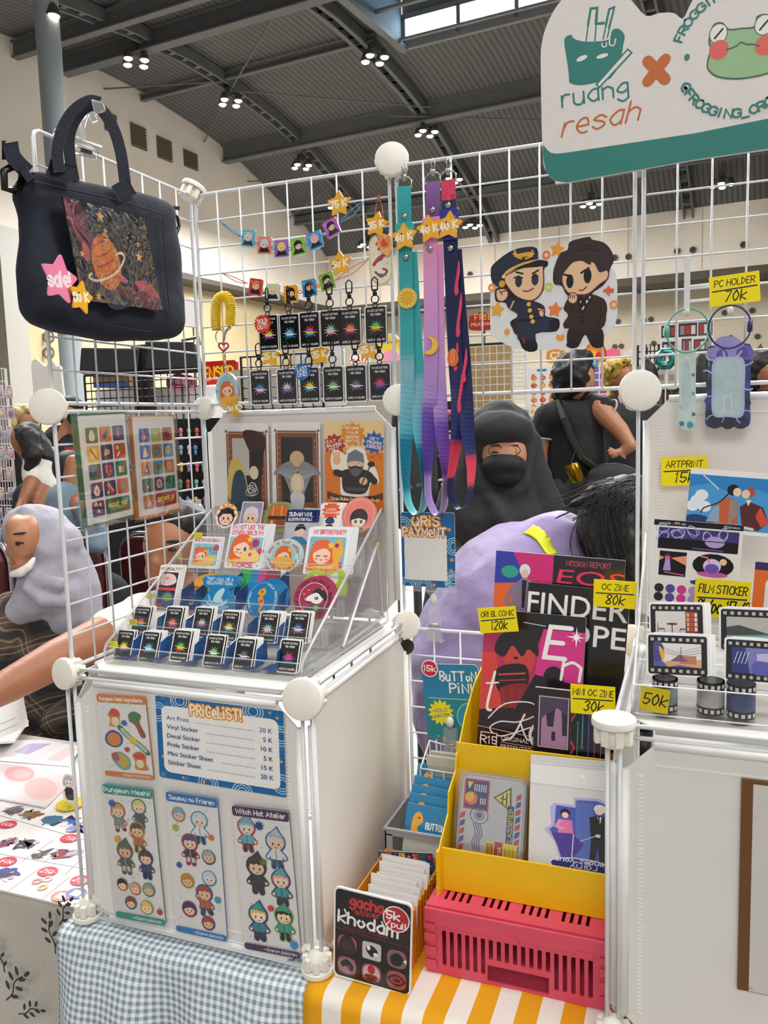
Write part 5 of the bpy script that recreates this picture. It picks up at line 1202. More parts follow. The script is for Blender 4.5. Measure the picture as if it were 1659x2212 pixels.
def lanyard(label,hook,dring,upper,buckle,rivets,front,back,loop,cols,upcol,bukcol,w=.0225,medal=None,deco=None):
 t=thing('lanyard',label,'lanyard',P(*front[0],y=YL));Pp=lambda q,dy=0:P(q[0],q[1],y=YL+dy)
 MB().tube([Pp((hook[0]-1,hook[1]+4)),Pp((hook[0]-4,hook[1]-12),-.004),Pp((hook[0],hook[1]-20)),Pp((hook[0]+5,hook[1]-8)),Pp((hook[0]+1,hook[1]+8))],.0012,6).lathe(Pp((hook[0],hook[1]+4)),-EZ,[(.003,0),(.0036,.003),(.0025,.009)],10).build('swivel_hook',SIL,t,True)
 MB().tube([Pp(dring)+EX*a+EZ*b for a,b in((-.012,-.006),(-.0125,.004),(-.007,.0095),(.007,.0095),(.0125,.004),(.012,-.006))],.0012,6,True).build('d_ring',SIL,t,True)
 band('upper_strap',[Pp(q,-.002)for q in crom(upper,6)],w,upcol,t)
 b0,b1=buckle;u=(b0[0]+b1[0])/2;c0,c1=Pp(b0,-.001),Pp(b1,-.001);BM=pm('buckle_'+bukcol,bukcol,.3,noise=.04)
 mb=MB();mb.box(c0.lerp(c1,.2),(w*1.28,.008,(c0-c1).length*.42));mb.box(c0.lerp(c1,.72),(w*1.1,.0065,(c0-c1).length*.6));bk=mb.build('buckle',BM,t,bevel=.0015)
 MB().box(c0.lerp(c1,.5)-EY*.0045,(w*.8,.002,.006)).build('buckle_tongue',BM,bk)
 for q in rivets:MB().lathe(Pp(q,-.003),-EY,[(.0046,0),(.0046,.0012),(.003,.0022)],14).lathe(Pp(q,-.003),-EY,[(.0022,.0022),(.0018,.003)],10).build('rivet',SIL,t,'auto')
 f=crom([(a[0],a[1],0)if len(a)==2 else a for a in front],8);bck=crom([(a[0],a[1],.004)if len(a)==2 else a for a in back],8);lp=crom(loop,8)
 pts=[Pp(q,q[2])for q in f]+[Pp(q,q[2])for q in lp[1:]]+[Pp(q,q[2])for q in bck[::-1][1:]]
 nf=len(f)/len(pts);nl=(len(f)+len(lp))/len(pts)
 def wd(s):
  k=0 if s<nf*.55 else 1 if nf<s<nl else(s-nf*.55)/(nf*.45)if s<=nf else max(0,1-(s-nl)/((1-nl)*.5))
  return(EX*(1-.8*k)+EY*1.1*k).normalized()if s<(nf+nl)/2 else(EX*(1-.8*k)+EY*1.1*k).normalized()
 band('strap',pts,w,lambda s:cols(min(1,s/((nf+nl)/2))if s<(nf+nl)/2 else max(0,(1-s)/(1-(nf+nl)/2))),t,wdir=wd)
 return t
lt=lanyard('teal and aqua lanyard with a round sun medallion, first of three',(873,373),(873,398),[(873,402),(873,440),(874,482)],((874,482),(874,530)),((873,467),(876,555)),
[(875,530),(877,600),(879,700),(880,790),(880,880),(877,970),(877,1040)],[(886,545),(892,650),(899,760),(905,850),(907,930),(918,1000),(920,1050)],[(877,1040,0),(882,1085,.001),(898,1110,.002),(913,1098,.003),(920,1050,.004)],
grad([(0,'35a8ac'),(.32,'3fa9b0'),(.36,'86bccb'),(.55,'5fb0c4'),(.58,'1f8098'),(.78,'1a8aa4'),(.82,'7fd0d4'),(1,'8fdcd8')]),grad([(0,'3fb0b6'),(1,'2a9aa2')]),'1fb3a2')
def sun(a,W,H):a.ell(50,50,50,50,'e8b43a').ell(50,50,42,42,'f4dc7a').ell(50,50,33,33,'e9b02a')and[a.poly([(50+40*cos(t_),50+40*sin(t_)),(50+33*cos(t_+.15),50+33*sin(t_+.15)),(50+33*cos(t_-.15),50+33*sin(t_-.15))],'c8881a')for t_ in[k*pi/6 for k in range(12)]]
oncard('medallion',None,None,879,644,.032,.032,sun,'y',YL-.004,0,t=.003,mat=GLOSS,parent=lt,shape=ellp(50,50,50,50,28),clip=False,edge='f0d890',base='e8b43a')
lp_=lanyard('purple to pink lanyard with a crescent moon medallion, middle of three',(935,362),(935,388),[(935,392),(935,430),(934,470)],((933,470),(931,516)),((934,453),(928,537)),
[(929,516),(930,600),(931,700),(930,800),(928,880),(925,960),(924,1030)],[(942,530),(944,640),(946,760),(950,850),(954,930),(962,1000),(964,1040)],[(924,1030,0),(926,1075,.001),(942,1110,.002),(958,1098,.003),(964,1040,.004)],
grad([(0,'ef9cc8'),(.2,'d69bd6'),(.45,'a98ad0'),(.5,'6a4aa6'),(.7,'58409a'),(.74,'b39bd0'),(1,'c0a8dc')]),grad([(0,'9468b0'),(1,'6a3f7a')]),'f08ac0')
def moon(a,W,H):a.poly(MOON,'f0a818').poly([(50+(x-50)*.86+2,50+(y-50)*.9)for x,y in MOON],'f8c64a')
MOON=[(50+48*cos(t_),50+48*sin(t_))for t_ in[radians(-100+k*12)for k in range(20)]]+[(30+38*cos(t_),42+38*sin(t_))for t_ in[radians(100-k*13)for k in range(14)]]
oncard('medallion',None,None,927,748,.03,.032,moon,'y',YL-.004,0,t=.003,mat=GLOSS,parent=lp_,shape=MOON,clip=False,edge='e8c060',base='f0a818')
ln=lanyard('navy lanyard splashed with coral red, with a striped planet medallion',(968,360),(968,384),[(968,388),(969,420),(970,452)],((970,452),(972,518)),((968,443),(973,536)),
[(973,518),(976,600),(980,700),(985,800),(990,870),(986,950),(974,1030)],[(982,540),(990,650),(1000,760),(1006,850),(1010,930),(1018,1000),(1016,1060)],[(974,1030,0),(974,1070,.001),(990,1098,.002),(1008,1090,.003),(1016,1060,.004)],
grad([(0,'1b2350'),(.3,'1c2452'),(.33,'2a2a60'),(.6,'232f66'),(.63,'d83a5a'),(.72,'e8506a'),(.75,'1f2a5a'),(1,'22305e')]),grad([(0,'e0486a'),(.6,'d83a5a'),(.62,'2a3060'),(1,'232a58')]),'2c3494')
rr=random.Random(11)
for(u,v,h_)in((988,600,70),(992,680,90),(985,770,60),(994,850,80),(1004,790,70),(970,420,24),(978,410,20)):
 oncard('splash_print',None,None,u,v,.008,h_*.00075,lambda a,W,H:a.blob([(50,0),(90,H*.3),(70,H*.7),(95,H*.9),(50,H),(10,H*.85),(30,H*.4)],'e4486a'),'y',YL-.0035 if v<500 else YL-.0015,6 if v>500 else 0,t=.0003,parent=ln,shape=lambda W,H:crom([(50,0),(92,H*.3),(72,H*.7),(97,H*.9),(50,H),(8,H*.85),(28,H*.4)],4,True),clip=False,base='e4486a',edge='e4486a')
def planet(a,W,H):a.ell(50,50,36,44,'e8702a')and[a.line([(50+q,50-40*(1-abs(q)/50)),(50+q*.9,50+40*(1-abs(q)/50))],4,'b8431c')for q in(-22,-8,8,22)]and a.ring(50,50,12,50,4,'f2d9a8',8)
oncard('medallion',None,None,978,776,.022,.034,planet,'y',YL-.005,0,t=.003,mat=GLOSS,parent=ln,shape=ellp(50,77,40,50,24),clip=False,edge='d88a4a',base='e8702a')
price_star(873,512,.0232,'40 K',val=YL-.009,rot=-2,label='glittering 40 K star on the buckle of the teal lanyard',glit=True);price_star(928,494,.0232,'40 K',val=YL-.009,rot=-8,label='plain 40 K star on the buckle of the purple lanyard');price_star(970,487,.0232,'40 K',val=YL-.010,rot=6,label='glittering 40 K star on the buckle of the navy lanyard',glit=True)
# ------------------------------------------------------------------ tote bag
XB=.052
t=bag=thing('tote_bag','dark navy canvas tote bag with a clear window pocket showing a ringed planet','bag',P(220,560,x=XB))
NAVY=pm('navy_canvas','151c2b',.85,noise=.15,scale=25,bump=.12,bscale=300)
ol=[P(*q,x=XB)for q in crom([(40,405),(70,366),(166,385),(244,405),(305,416),(366,440),(374,480),(380,524),(386,600),(390,671),(388,712),(362,736),(277,741),(194,735),(97,712),(66,692),(53,652),(49,574),(54,500),(50,450)],3,True)]
cc=sum(ol,Vector())/len(ol);mb=MB();n=len(ol);rings=[]
for sc,dx in((0.0,.026),(.5,.026),(.8,.024),(.92,.018),(.98,.009),(1,0),(.98,-.014),(.9,-.03),(.6,-.034),(0,-.034)):
 rings.append([cc+(p-cc)*max(sc,.02)+EX*(dx+(.006*max(0,-(p.z-cc.z))/.12 if dx>0 else 0))for p in ol])
vs=[p for r in rings for p in r];mb.add(vs,[(i*n+k,i*n+(k+1)%n,(i+1)*n+(k+1)%n,(i+1)*n+k)for i in range(len(rings)-1)for k in range(n)]+[tuple(range(n))[::-1],tuple((len(rings)-1)*n+k for k in range(n))])
bb=mb.build('bag_body',NAVY,bag,True,subd=1);tx=bpy.data.textures.new('canvas_folds','CLOUDS');tx.noise_scale=.05;m=bb.modifiers.new('folds','DISPLACE');m.texture=tx;m.strength=.006;m.mid_level=.7
for q in(((72,392),(160,412),(250,432),(362,466)),((352,470),(356,560),(368,690)),((130,668),(220,700),(330,718))):MB().tube([P(*k,x=XB+.034)for k in crom(q,6)],.0009,4).build('seam',pm('navy_thread','10131c',.8,noise=.1),bag)
def strap(name,pts,w,mat,x0,thick=.004):
 r,q=ribbon(crom(pts,6),w);Lq,Rq,e,b=r;mb=MB();k=len(Lq)
 vs=[P(*c,x=x0+dx)for i in range(k)for dx,c in((thick,Lq[i]),(thick,Rq[i]),(0,Rq[i]),(0,Lq[i]))]
 mb.add(vs,[(4*i+a,4*i+(a+1)%4,4*i+4+(a+1)%4,4*i+4+a)for i in range(k-1)for a in range(4)]+[(0,1,2,3),(4*k-1,4*k-2,4*k-3,4*k-4)])
 o=mb.build(name,mat,bag,False,bevel=.001);return o
strap('handle',[(160,392),(150,330),(152,285),(172,245),(198,228),(222,240),(246,280),(262,335),(272,410)],25,pm('navy_webbing','131a29',.9,noise=.2,scale=120,bump=.15,bscale=300),XB+.012,.005)
strap('handle',[(128,372),(124,325),(136,275),(160,238),(192,218),(216,222)],26,MATS['navy_webbing'],XB+.03,.005)
strap('handle_root',[(124,390),(136,352)],56,MATS['navy_webbing'],XB+.026,.004);strap('handle_root',[(250,420),(284,400)],40,MATS['navy_webbing'],XB+.026,.004)
BUC=pm('black_buckle','101012',.35,noise=.05)
def loop3(name,px,r,x):MB().tube([P(*q,x=x)for q in px],r,6,True).build(name,BUC,bag,True)
loop3('d_ring',[(8,370),(26,360),(48,366),(46,392),(30,412),(10,408)],.0045,XB);loop3('d_ring',[(372,462),(383,468),(387,488),(381,504),(374,506)],.003,XB)
strap('side_tab',[(8,304),(8,345)],8,NAVY,XB-.01,.012);strap('side_tab',[(22,308),(30,340),(60,372)],34,NAVY,XB-.005,.012);strap('side_tab',[(48,362),(66,390)],18,NAVY,XB+.01,.006);strap('side_tab',[(368,448),(388,450)],8,NAVY,XB,.006)
def space(a,W,H):
 px=a.px;q=lambda*l:[px(*k)for k in l]
 a.poly(q((135,423),(312,470),(352,671),(178,648)),'0b0c10')
 a.blob(q((185,445),(230,446),(262,470),(258,500),(230,508),(215,530),(232,590),(262,650),(280,662),(235,662),(205,560),(190,490)),'2c3038').blob(q((200,455),(240,458),(252,480),(228,506),(200,480)),'0d0e12').blob(q((158,540),(170,545),(166,556),(158,552)),'3a4048')
 a.poly(q((135,423),(172,434),(190,480),(206,530),(196,545),(170,520),(148,480)),'5a1f30').blob(q((137,430),(148,440),(166,480),(176,508),(168,510),(150,480)),'8a3444')
 a.blob(q((176,525),(190,532),(194,562),(184,560)),'b4505a').blob(q((250,610),(272,620),(300,615),(335,640),(352,668),(320,668),(290,652),(262,636)),'5a1f30').blob(q((292,610),(312,606),(332,622),(345,645),(326,640),(300,622)),'b4505a').blob(q((255,590),(276,606),(270,612),(256,604)),'c0606a').blob(q((300,632),(320,636),(326,652),(308,650)),'7a2c40')
 c=px(230,567);u=px(256,567)[0]-c[0];a.ell(c[0],c[1],u*1.15,u*1.45,'d8742c',-14)
 for k,(dx,dy,l)in enumerate(((-.5,-.9,.9),(-.1,-.4,1.0),(0,.1,1.05),(.25,.6,.9),(.4,1.0,.6))):a.line([(c[0]+u*(dx-l*.7),c[1]+u*(dy+.25)),(c[0]+u*dx,c[1]+u*dy),(c[0]+u*(dx+l*.6),c[1]+u*(dy-.4))],u*.12,'b8481c',True)
 a.line([px(197,590),px(193,600),px(215,606),px(250,590),px(268,560),px(262,547),px(250,550)],u*.13,'ecd9a0',True)
 for p_,k in(((216,468),5),((227,500),3),((300,555),5),((213,640),4),((177,548),3),((298,528),3)):x,y=px(*p_);a.poly(starp(x,y,u*k*.07,u*k*.03,5),'d8a05a')
qd=[P(*q,x=XB+.040)for q in((135,423),(312,470),(178,648),(352,671))]
TL=qd[0];TR=TL+EY*(qd[1].y-TL.y+.03);BL=TL-EZ*.17
def inpx(W,H,pts):
 X=(TR-TL)/W;Y=(BL-TL)/H;out=[]
 for u,v in pts:p=P(u,v,x=XB+.040)-TL;out.append((p.dot(X)/X.length_squared,p.dot(Y)/Y.length_squared))
 return out
wp=pcard('window_print',None,None,TL,TR,BL,100,space,shape=lambda W,H:inpx(W,H,((135,423),(312,470),(352,671),(178,648))),t=.002,mat=PRINT,base='0b0c10',edge='0b0c10',clip=False,parent=bag)
from mathutils import noise as NZ_
mb=MB();N=44;c4=[P(*q,x=XB+.0445)for q in((135,423),(312,470),(178,648),(352,671))]
mb.add([c4[0].lerp(c4[1],i/N).lerp(c4[2].lerp(c4[3],i/N),j/N)+EX*(0.0028*NZ_.noise(Vector((i*.2,j*.14,3)))*min(1,i/3,j/3,(N-i)/3,(N-j)/3))for j in range(N+1)for i in range(N+1)],[(j*(N+1)+i,j*(N+1)+i+1,(j+1)*(N+1)+i+1,(j+1)*(N+1)+i)for j in range(N)for i in range(N)])
mb.build('clear_window',clear('wrinkled_vinyl','ffffff',.0,.32,.05),bag,True)
price_star(130,603,.032,'sale!','x',XB+.052,8,'pink star reading sale stuck on the tote bag','f58ab0','fbe6ee',name='sale_star',th=.3);price_star(176,642,.0225,'80 K','x',XB+.056,12,'yellow 80 K star overlapping the pink sale star')
ACR=clear('clear_acrylic','ffffff',.01,.02);ACE=clear('acrylic_edge','f8f9fb',.3,.3,.05)
t=thing('grid_clip','clear plastic clip hook holding the tote bag handle on the grid top','clip',P(200,320,x=.02))
MB().tube([P(*q,x=XB-.015)for q in((120,285),(215,320),(205,338),(150,322))],.005,6).tube([P(*q,x=XB-.01)for q in crom([(180,305),(176,270),(190,240),(205,262)],5)],.005,6).build('clip_body',ACE,t,True)
MB().hexa([P(*q,x=XB+dx)for dx in(.0,.05)for q in((196,214),(222,220),(230,242),(204,250))]).build('clip_jaw',ACE,t,bevel=.003)
MB().tube([P(170,322,x=XB-.012),P(195,330,x=XB-.012)],.004,6).build('spring',SIL,t)
# ------------------------------------------------------------------ sticker sheets hung on the left grid
def veg(k,a,cx,cy,s):
 if k==0:a.blob([(cx,cy-8*s),(cx+6*s,cy+2*s),(cx+3*s,cy+8*s),(cx-3*s,cy+8*s),(cx-6*s,cy+2*s)],'f2e4c4').line([(cx,cy-4*s),(cx,cy+6*s)],.8*s,'c8b48a')
 elif k==1:a.blob([(cx+5*s,cy-7*s),(cx+5*s,cy),(cx-2*s,cy+8*s),(cx-6*s,cy+4*s),(cx-1*s,cy-3*s)],'2c3470').line([(cx+5*s,cy-8*s),(cx+3*s,cy-5*s)],2*s,'4a9a50')
 elif k==2:a.poly([(cx-3*s,cy-1*s),(cx+3*s,cy-1*s),(cx,cy+9*s)],'ef7a2c').line([(cx,cy),(cx-4*s,cy-8*s)],1.4*s,'4aa65a').line([(cx,cy),(cx+4*s,cy-8*s)],1.4*s,'4aa65a').line([(cx,cy),(cx,cy-9*s)],1.4*s,'4aa65a')
 elif k==3:burst(a,cx,cy,10*s,'fbe36a').line([(cx-5*s,cy-6*s),(cx-1*s,cy),(cx+5*s,cy+7*s)],3.4*s,'d8432e',True).line([(cx-6*s,cy-8*s),(cx-5*s,cy-5*s)],1.5*s,'4a9a50')
 elif k==4:a.poly([(cx-7*s,cy+5*s),(cx-3*s,cy-5*s),(cx+6*s,cy-3*s),(cx+6*s,cy+3*s)],'f2b43a').ell(cx,cy,1.5*s,1.5*s,'d08a1c').ell(cx+3*s,cy+1*s,1*s,1*s,'d08a1c')
 elif k==5:a.line([(cx-6*s,cy+7*s),(cx+1*s,cy)],3*s,'f2efd8').line([(cx+1*s,cy),(cx+7*s,cy-8*s)],4*s,'4a9a50');burst(a,cx-5*s,cy-5*s,4*s,'f8cf3a')
 elif k==6:a.ell(cx,cy,7*s,4*s,'6a4a8a').poly([(cx+6*s,cy),(cx+10*s,cy-4*s),(cx+10*s,cy+4*s)],'6a4a8a').ell(cx-4*s,cy-1*s,1*s,1*s,'fff')
 elif k==7:
  for q,w_ in((-4,-5),(4,-5),(-4,1),(4,1),(0,6)):a.ell(cx+q*s,cy+w_*s,3.2*s,3*s,'d8503c')
 elif k==8:a.rect(cx-6*s,cy-3*s,cx+6*s,cy+6*s,'e58a2c',2*s).rect(cx-6*s,cy-4*s,cx,cy+6*s,'f4e2b8',2*s)
 elif k==9:a.blob([(cx-6*s,cy),(cx,cy-8*s),(cx+6*s,cy+2*s),(cx+2*s,cy+8*s),(cx-5*s,cy+6*s)],'f6efdc').ell(cx,cy+1*s,3*s,3*s,'f0a02c')
 elif k==10:a.line([(cx-6*s,cy-5*s),(cx+4*s,cy+7*s)],4*s,'c9452e').line([(cx-3*s,cy-7*s),(cx+7*s,cy+5*s)],2.5*s,'f0c08a');burst(a,cx-5*s,cy+6*s,3*s,'f8cf3a')
 elif k==11:a.blob([(cx+5*s,cy-8*s),(cx+5*s,cy),(cx-5*s,cy+8*s),(cx-4*s,cy)],'3f8a3a')and[a.ell(cx+q*s,cy-q*1.2*s,1.4*s,1.4*s,'8ccc5a')for q in(-2,0,2)]
 elif k==12:
  for q,w_ in((-4,-5),(4,-4),(0,5)):a.line([(cx+(q-2)*s,cy+w_*s),(cx+q*s,cy+(w_-3)*s),(cx+(q+2)*s,cy+(w_+1)*s)],2.2*s,'f4dcc8',True)
 else:
  pal=['f08a3a','8a2c30','f2d9a0','3f7f4a','e8b43a','3a6ab0','c8643a']
  if k%3==0:a.ell(cx,cy,7*s,7*s,pal[k%7]).ell(cx-2.5*s,cy-1*s,1*s,1.4*s,'2a1a14').ell(cx+2.5*s,cy-1*s,1*s,1.4*s,'2a1a14').line([(cx-2*s,cy+3*s),(cx+2*s,cy+3*s)],.8*s,'2a1a14')
  elif k%3==1:a.blob([(cx-6*s,cy+7*s),(cx-3*s,cy-2*s),(cx,cy-8*s),(cx+4*s,cy-1*s),(cx+6*s,cy+7*s)],pal[k%7]).ell(cx,cy+3*s,2*s,2.6*s,'f6e8c8')
  else:a.ring(cx,cy,7*s,7*s,2.2*s,pal[k%7]).ring(cx,cy,4*s,4*s,1.6*s,pal[(k+2)%7]).ell(cx,cy,1.6*s,1.6*s,pal[(k+4)%7])
def foodsheet(edge,paper,bgs,k0,capt,l2,capcol):
 def d(a,W,H):
  a.rect(0,0,W,H,edge);a.rect(2.5,2,W-2,H-4,paper)
  for x in range(10,96,4):a.line([(x,2),(x,H-4)],.22,'cfcac6',keep=True)
  for y in range(8,int(H)-12,4):a.line([(3,y),(W-2,y)],.22,'cfcac6',keep=True)
  a.up(2);ch=(H-27)/5
  for k in range(13):
   c,r=k%3,k//3;x,y=14+c*27,18+r*ch;a.rect(x,y,x+24,y+ch-4,bgs[k%len(bgs)],2.5);veg(k0+k,a,x+12,y+ch/2-2,min(1.05,ch/26))
  y=18+4*ch;a.rect(41,y,92,y+ch-4,capcol,2.5).text(capt,66.5,y+ch*.5,8,'f0d048',.16,wid=40,slant=.15).line([(50,y+ch*.62),(84,y+ch*.62)],.6,'e8c86a')
 return d
GB=['2c6e4a','e07a2c','4a3470','f2b82c','3a2f5c','d8432e','2a6a5a','4a3470','2c6e4a','24386e','4a2c5c','d8503c','5a2c58']
OBG=['2f4ea0','9ac06a','b8402c','3f6ab8','b87a5a','2f8ac0','e8882c','3fa0a0','a8642c','2c6e4a','5a3a7a','2c6e4a','b8643a']
for k in(2,1,0):
 dx,du=.006+.0016*(2-k),-5*k
 pcard('sticker_sheet',['green-edged food sticker sheet in front on the white grid','green-edged sticker sheet just behind the front food sheet','rearmost green-edged sticker sheet on the white grid'][k],'sticker sheet',(164+du,896),(271+du,890),(184+du,1143),100,foodsheet('3f7a4c','f2efe9',GB,0,'masak, yuk!','','2a6a4a')if k==0 else(lambda a,W,H:a.rect(0,0,W,H,'3f7a4c').rect(3,2,W-2,H-4,'f2efe9')),'x',dx,t=.0006,mat=GLOSS,edge='3f7a4c',group='green sticker sheets on the grid')
 du=-3.5*k
 pcard('sticker_sheet',['orange-edged creature sticker sheet in front on the white grid','orange-edged sticker sheet just behind the front creature sheet','rearmost orange-edged sticker sheet on the white grid'][k],'sticker sheet',(283+du,899),(375+du,896),(301+du,1123),100,foodsheet('dd8a3c','efeae4',OBG,13,'masak monster, yuk!','','b8323a')if k==0 else(lambda a,W,H:a.rect(0,0,W,H,'dd8a3c').rect(3,2,W-2,H-4,'efeae4')),'x',dx,t=.0006,mat=GLOSS,edge='dd8a3c',group='orange sticker sheets on the grid')
for l,a,b,c in(('clear sleeve over the green food sticker sheets',(150,888),(277,882),(176,1150)),('clear sleeve over the orange creature sticker sheets',(272,890),(381,886),(297,1128))):pcard('plastic_sleeve',l,'sleeve',a,b,c,100,None,'x',.0115,t=.0003,mat=clear('sleeve_film','ffffff',.004,.03))
# ------------------------------------------------------------------ three prints on the white panel
YP=A-.0145;SLV=clear('sleeve_film','')
def fr1(a,W,H,pts):
 a.rect(0,0,W,H,'f3f1ee');px=a.px;x0,y0=px(*pts[0]);x1,_=px(*pts[1]);y1=H-4
 a.rect(x0,y0,x1,y1,'8a4f33',2).rect(x0+3,y0+3,x1-3,y1,'d9c3ae').rect(x0+4,y0+4,x1-4,y1,'8a4f33').rect(x0+12,y0+12,x1-12,y1-10,'2c2623')
 for x in(x0,x1):a.ell(x,y0,4,4,'efe8dc').ell(x,y0,2.5,2.5,'8a4f33')
 for k in range(9):
  for x in(x0+7.5,x1-7.5):spark(a,x,y0+18+k*(y1-y0-30)/9,2.4,'d8b48a')
 return x0,y0,x1,y1
def print1(a,W,H):
 x0,y0,x1,y1=fr1(a,W,H,((488,932),(575,934)));a.rect(x0+12,y0+12,x0+46,y1-60,'c8c4c0')
 a.blob([(x0+34,y0),(x1-6,y0+4),(x1-4,y0+34),(x1-20,y0+52),(x0+52,y0+44)],'3a241c').blob([(x0+52,y0+40),(x1-8,y0+30),(x1-12,y0+84),(x1-34,y0+96),(x0+46,y0+80)],'241a18').ell(x1-26,y0+72,9,12,'ead9b8').line([(x0+30,y0+56),(x0+34,y0+84)],7,'c8c0b4')
 a.blob([(x0+2,y1-20),(x0+6,y1-78),(x0+20,y1-92),(x0+36,y1-70),(x0+40,y1-14)],'dcc06a').blob([(x0+8,y1),(x0+14,y1-60),(x0+34,y1-64),(x0+42,y1)],'2c4a5e')
 for k in range(6):a.ring(x1-34+k%3*3,y1-30-k*2,10-k%2*3,7+k%3,1,'d8d4ce',k*30)
def print2(a,W,H):
 x0,y0,x1,y1=fr1(a,W,H,((594.5,930),(687.5,929)));c=(x0+x1)/2
 for k in range(18):th=pi*(1+k/17);a.line([(c,y0+78),(c+26*cos(th),y0+78+26*sin(th))],.8,'d8c08a',keep=True)
 a.up(2).ell(c,y0+52,15,15,'d8b890').ring(c,y0+78,22,16,2,'d8c08a')
 for s in(-1,1):
  for k in range(7):a.blob([(c+s*(12+k*5.2),y0+62+k*1.5),(c+s*(22+k*4.4),y0+66+k*3),(c+s*(16+k*2.4),y1-30+k*-7),(c-s*(14-k*3),y1+4-k*12),(c+s*(2+k*2),y1-50-k*6)],['8d8f96','a5a7ad','979aa1'][k%3])
 a.ell(c,y0+98,14,19,'ecd9a8').ell(c,y0+98,8,12,'f4e0c8').blob([(c-14,y0+118),(c+14,y0+118),(c+8,y0+150),(c-8,y0+150)],'dfe2e6')
def print3(a,W,H):
 a.rect(0,0,W,H,'e07a1c',2).squash(H/160).poly([(0,0),(W,0),(W,40),(60,52),(0,40)],'eccb94').poly([(0,40),(60,52),(W,40),(W,56),(0,56)],'e6a254');rr=random.Random(3)
 for k in range(26):spark(a,6+rr.random()*88,6+rr.random()*120,3,['c9452e','b8521c'][k%2])
 burst(a,17,42,20,'b02a24',11,.74);burst(a,48,24,22,'df8a1a',11,.76);burst(a,84,38,20,'2a5cae',11,.74)
 for s,y in(('EAT A',38),('BALANCED',45),('DIET',52)):a.text(s,17,y,5,'fbeed8',.18,rot=-10,wid=None if len(s)<6 else 26)
 for s,y in(('RETHINK',15),('YOUR',23),('LIFESTYLE',31),('RHYTMS',38)):a.text(s,48,y,4.6,'fbeed8',.18,wid=None if len(s)<6 else 22)
 for s,y in(('GET',34),('PROPER',41),('EXERCISE',48)):a.text(s,84,y,5,'fbeed8',.18,rot=10,wid=None if len(s)<6 else 24)
 a.blob([(30,136),(26,96),(12,84),(12,56),(24,52),(36,60),(40,50),(54,46),(68,50),(74,70),(86,82),(92,108),(78,112),(70,138)],'f2ead8')
 a.blob([(32,124),(30,96),(36,86),(70,86),(78,100),(70,126),(50,130)],'2c2624').line([(34,96),(20,92)],12,'2c2624').line([(74,94),(84,106)],12,'2c2624')
 a.ell(21,70,7,8,'e8b48a')and[a.line([(17+k*4,66),(15+k*5,56)],3.6,'e8b48a')for k in range(3)]
 a.ell(53,76,15,14,'e8b48a').poly([(38,74),(40,58),(53,50),(66,58),(68,74),(53,70)],'6f7a84').blob([(40,80),(53,83),(66,80),(60,94),(53,98),(46,94)],'5a6066').ell(47,75,2,2.4,'fff').ell(59,75,2,2.4,'fff').ell(47,75,1,1.4,'201814').ell(59,75,1,1.4,'201814').line([(44,84),(53,81),(62,84)],3.4,'2c2420',True)
 a.ell(66,106,7,7,'e8b48a').line([(60,118),(78,78)],2.2,'3a3a40').ell(79,76,6,5,'2a2a2e').rect(36,118,70,124,'4a4a52')
 a.poly([(4,126),(22,132),(53,135),(82,132),(98,126),(98,138),(82,144),(53,147),(22,144),(4,138)],'5f2f16').text('Three Rules for Healthier Body!',51,142,5.4,'f6e2c0',.17,wid=84)
pcard('art_print','art print in a brown frame of dark hanging shapes beside a pale pane','print',(471.6,914),(579,914),(472,1102),100,print1,'y',YP,t=.001)
pcard('art_print','art print in a brown frame of a pale oval inside grey wing shapes','print',(586,912),(691,912),(588,1098),100,print2,'y',YP,t=.001)
pcard('art_print','orange art print about three rules for a healthier body','print',(700.5,909),(829,909),(706,1101),100,print3,'y',YP,t=.001,mat=GLOSS)
for l,a,b,c in(('clear sleeve over the print of dark hanging shapes',(469,911),(581,911),(470,1104)),('clear sleeve over the print with grey wings',(584,909),(693,909),(586,1101))):pcard('plastic_sleeve',l,'sleeve',a,b,c,100,None,'y',YP-.0025,t=.0003,mat=SLV)
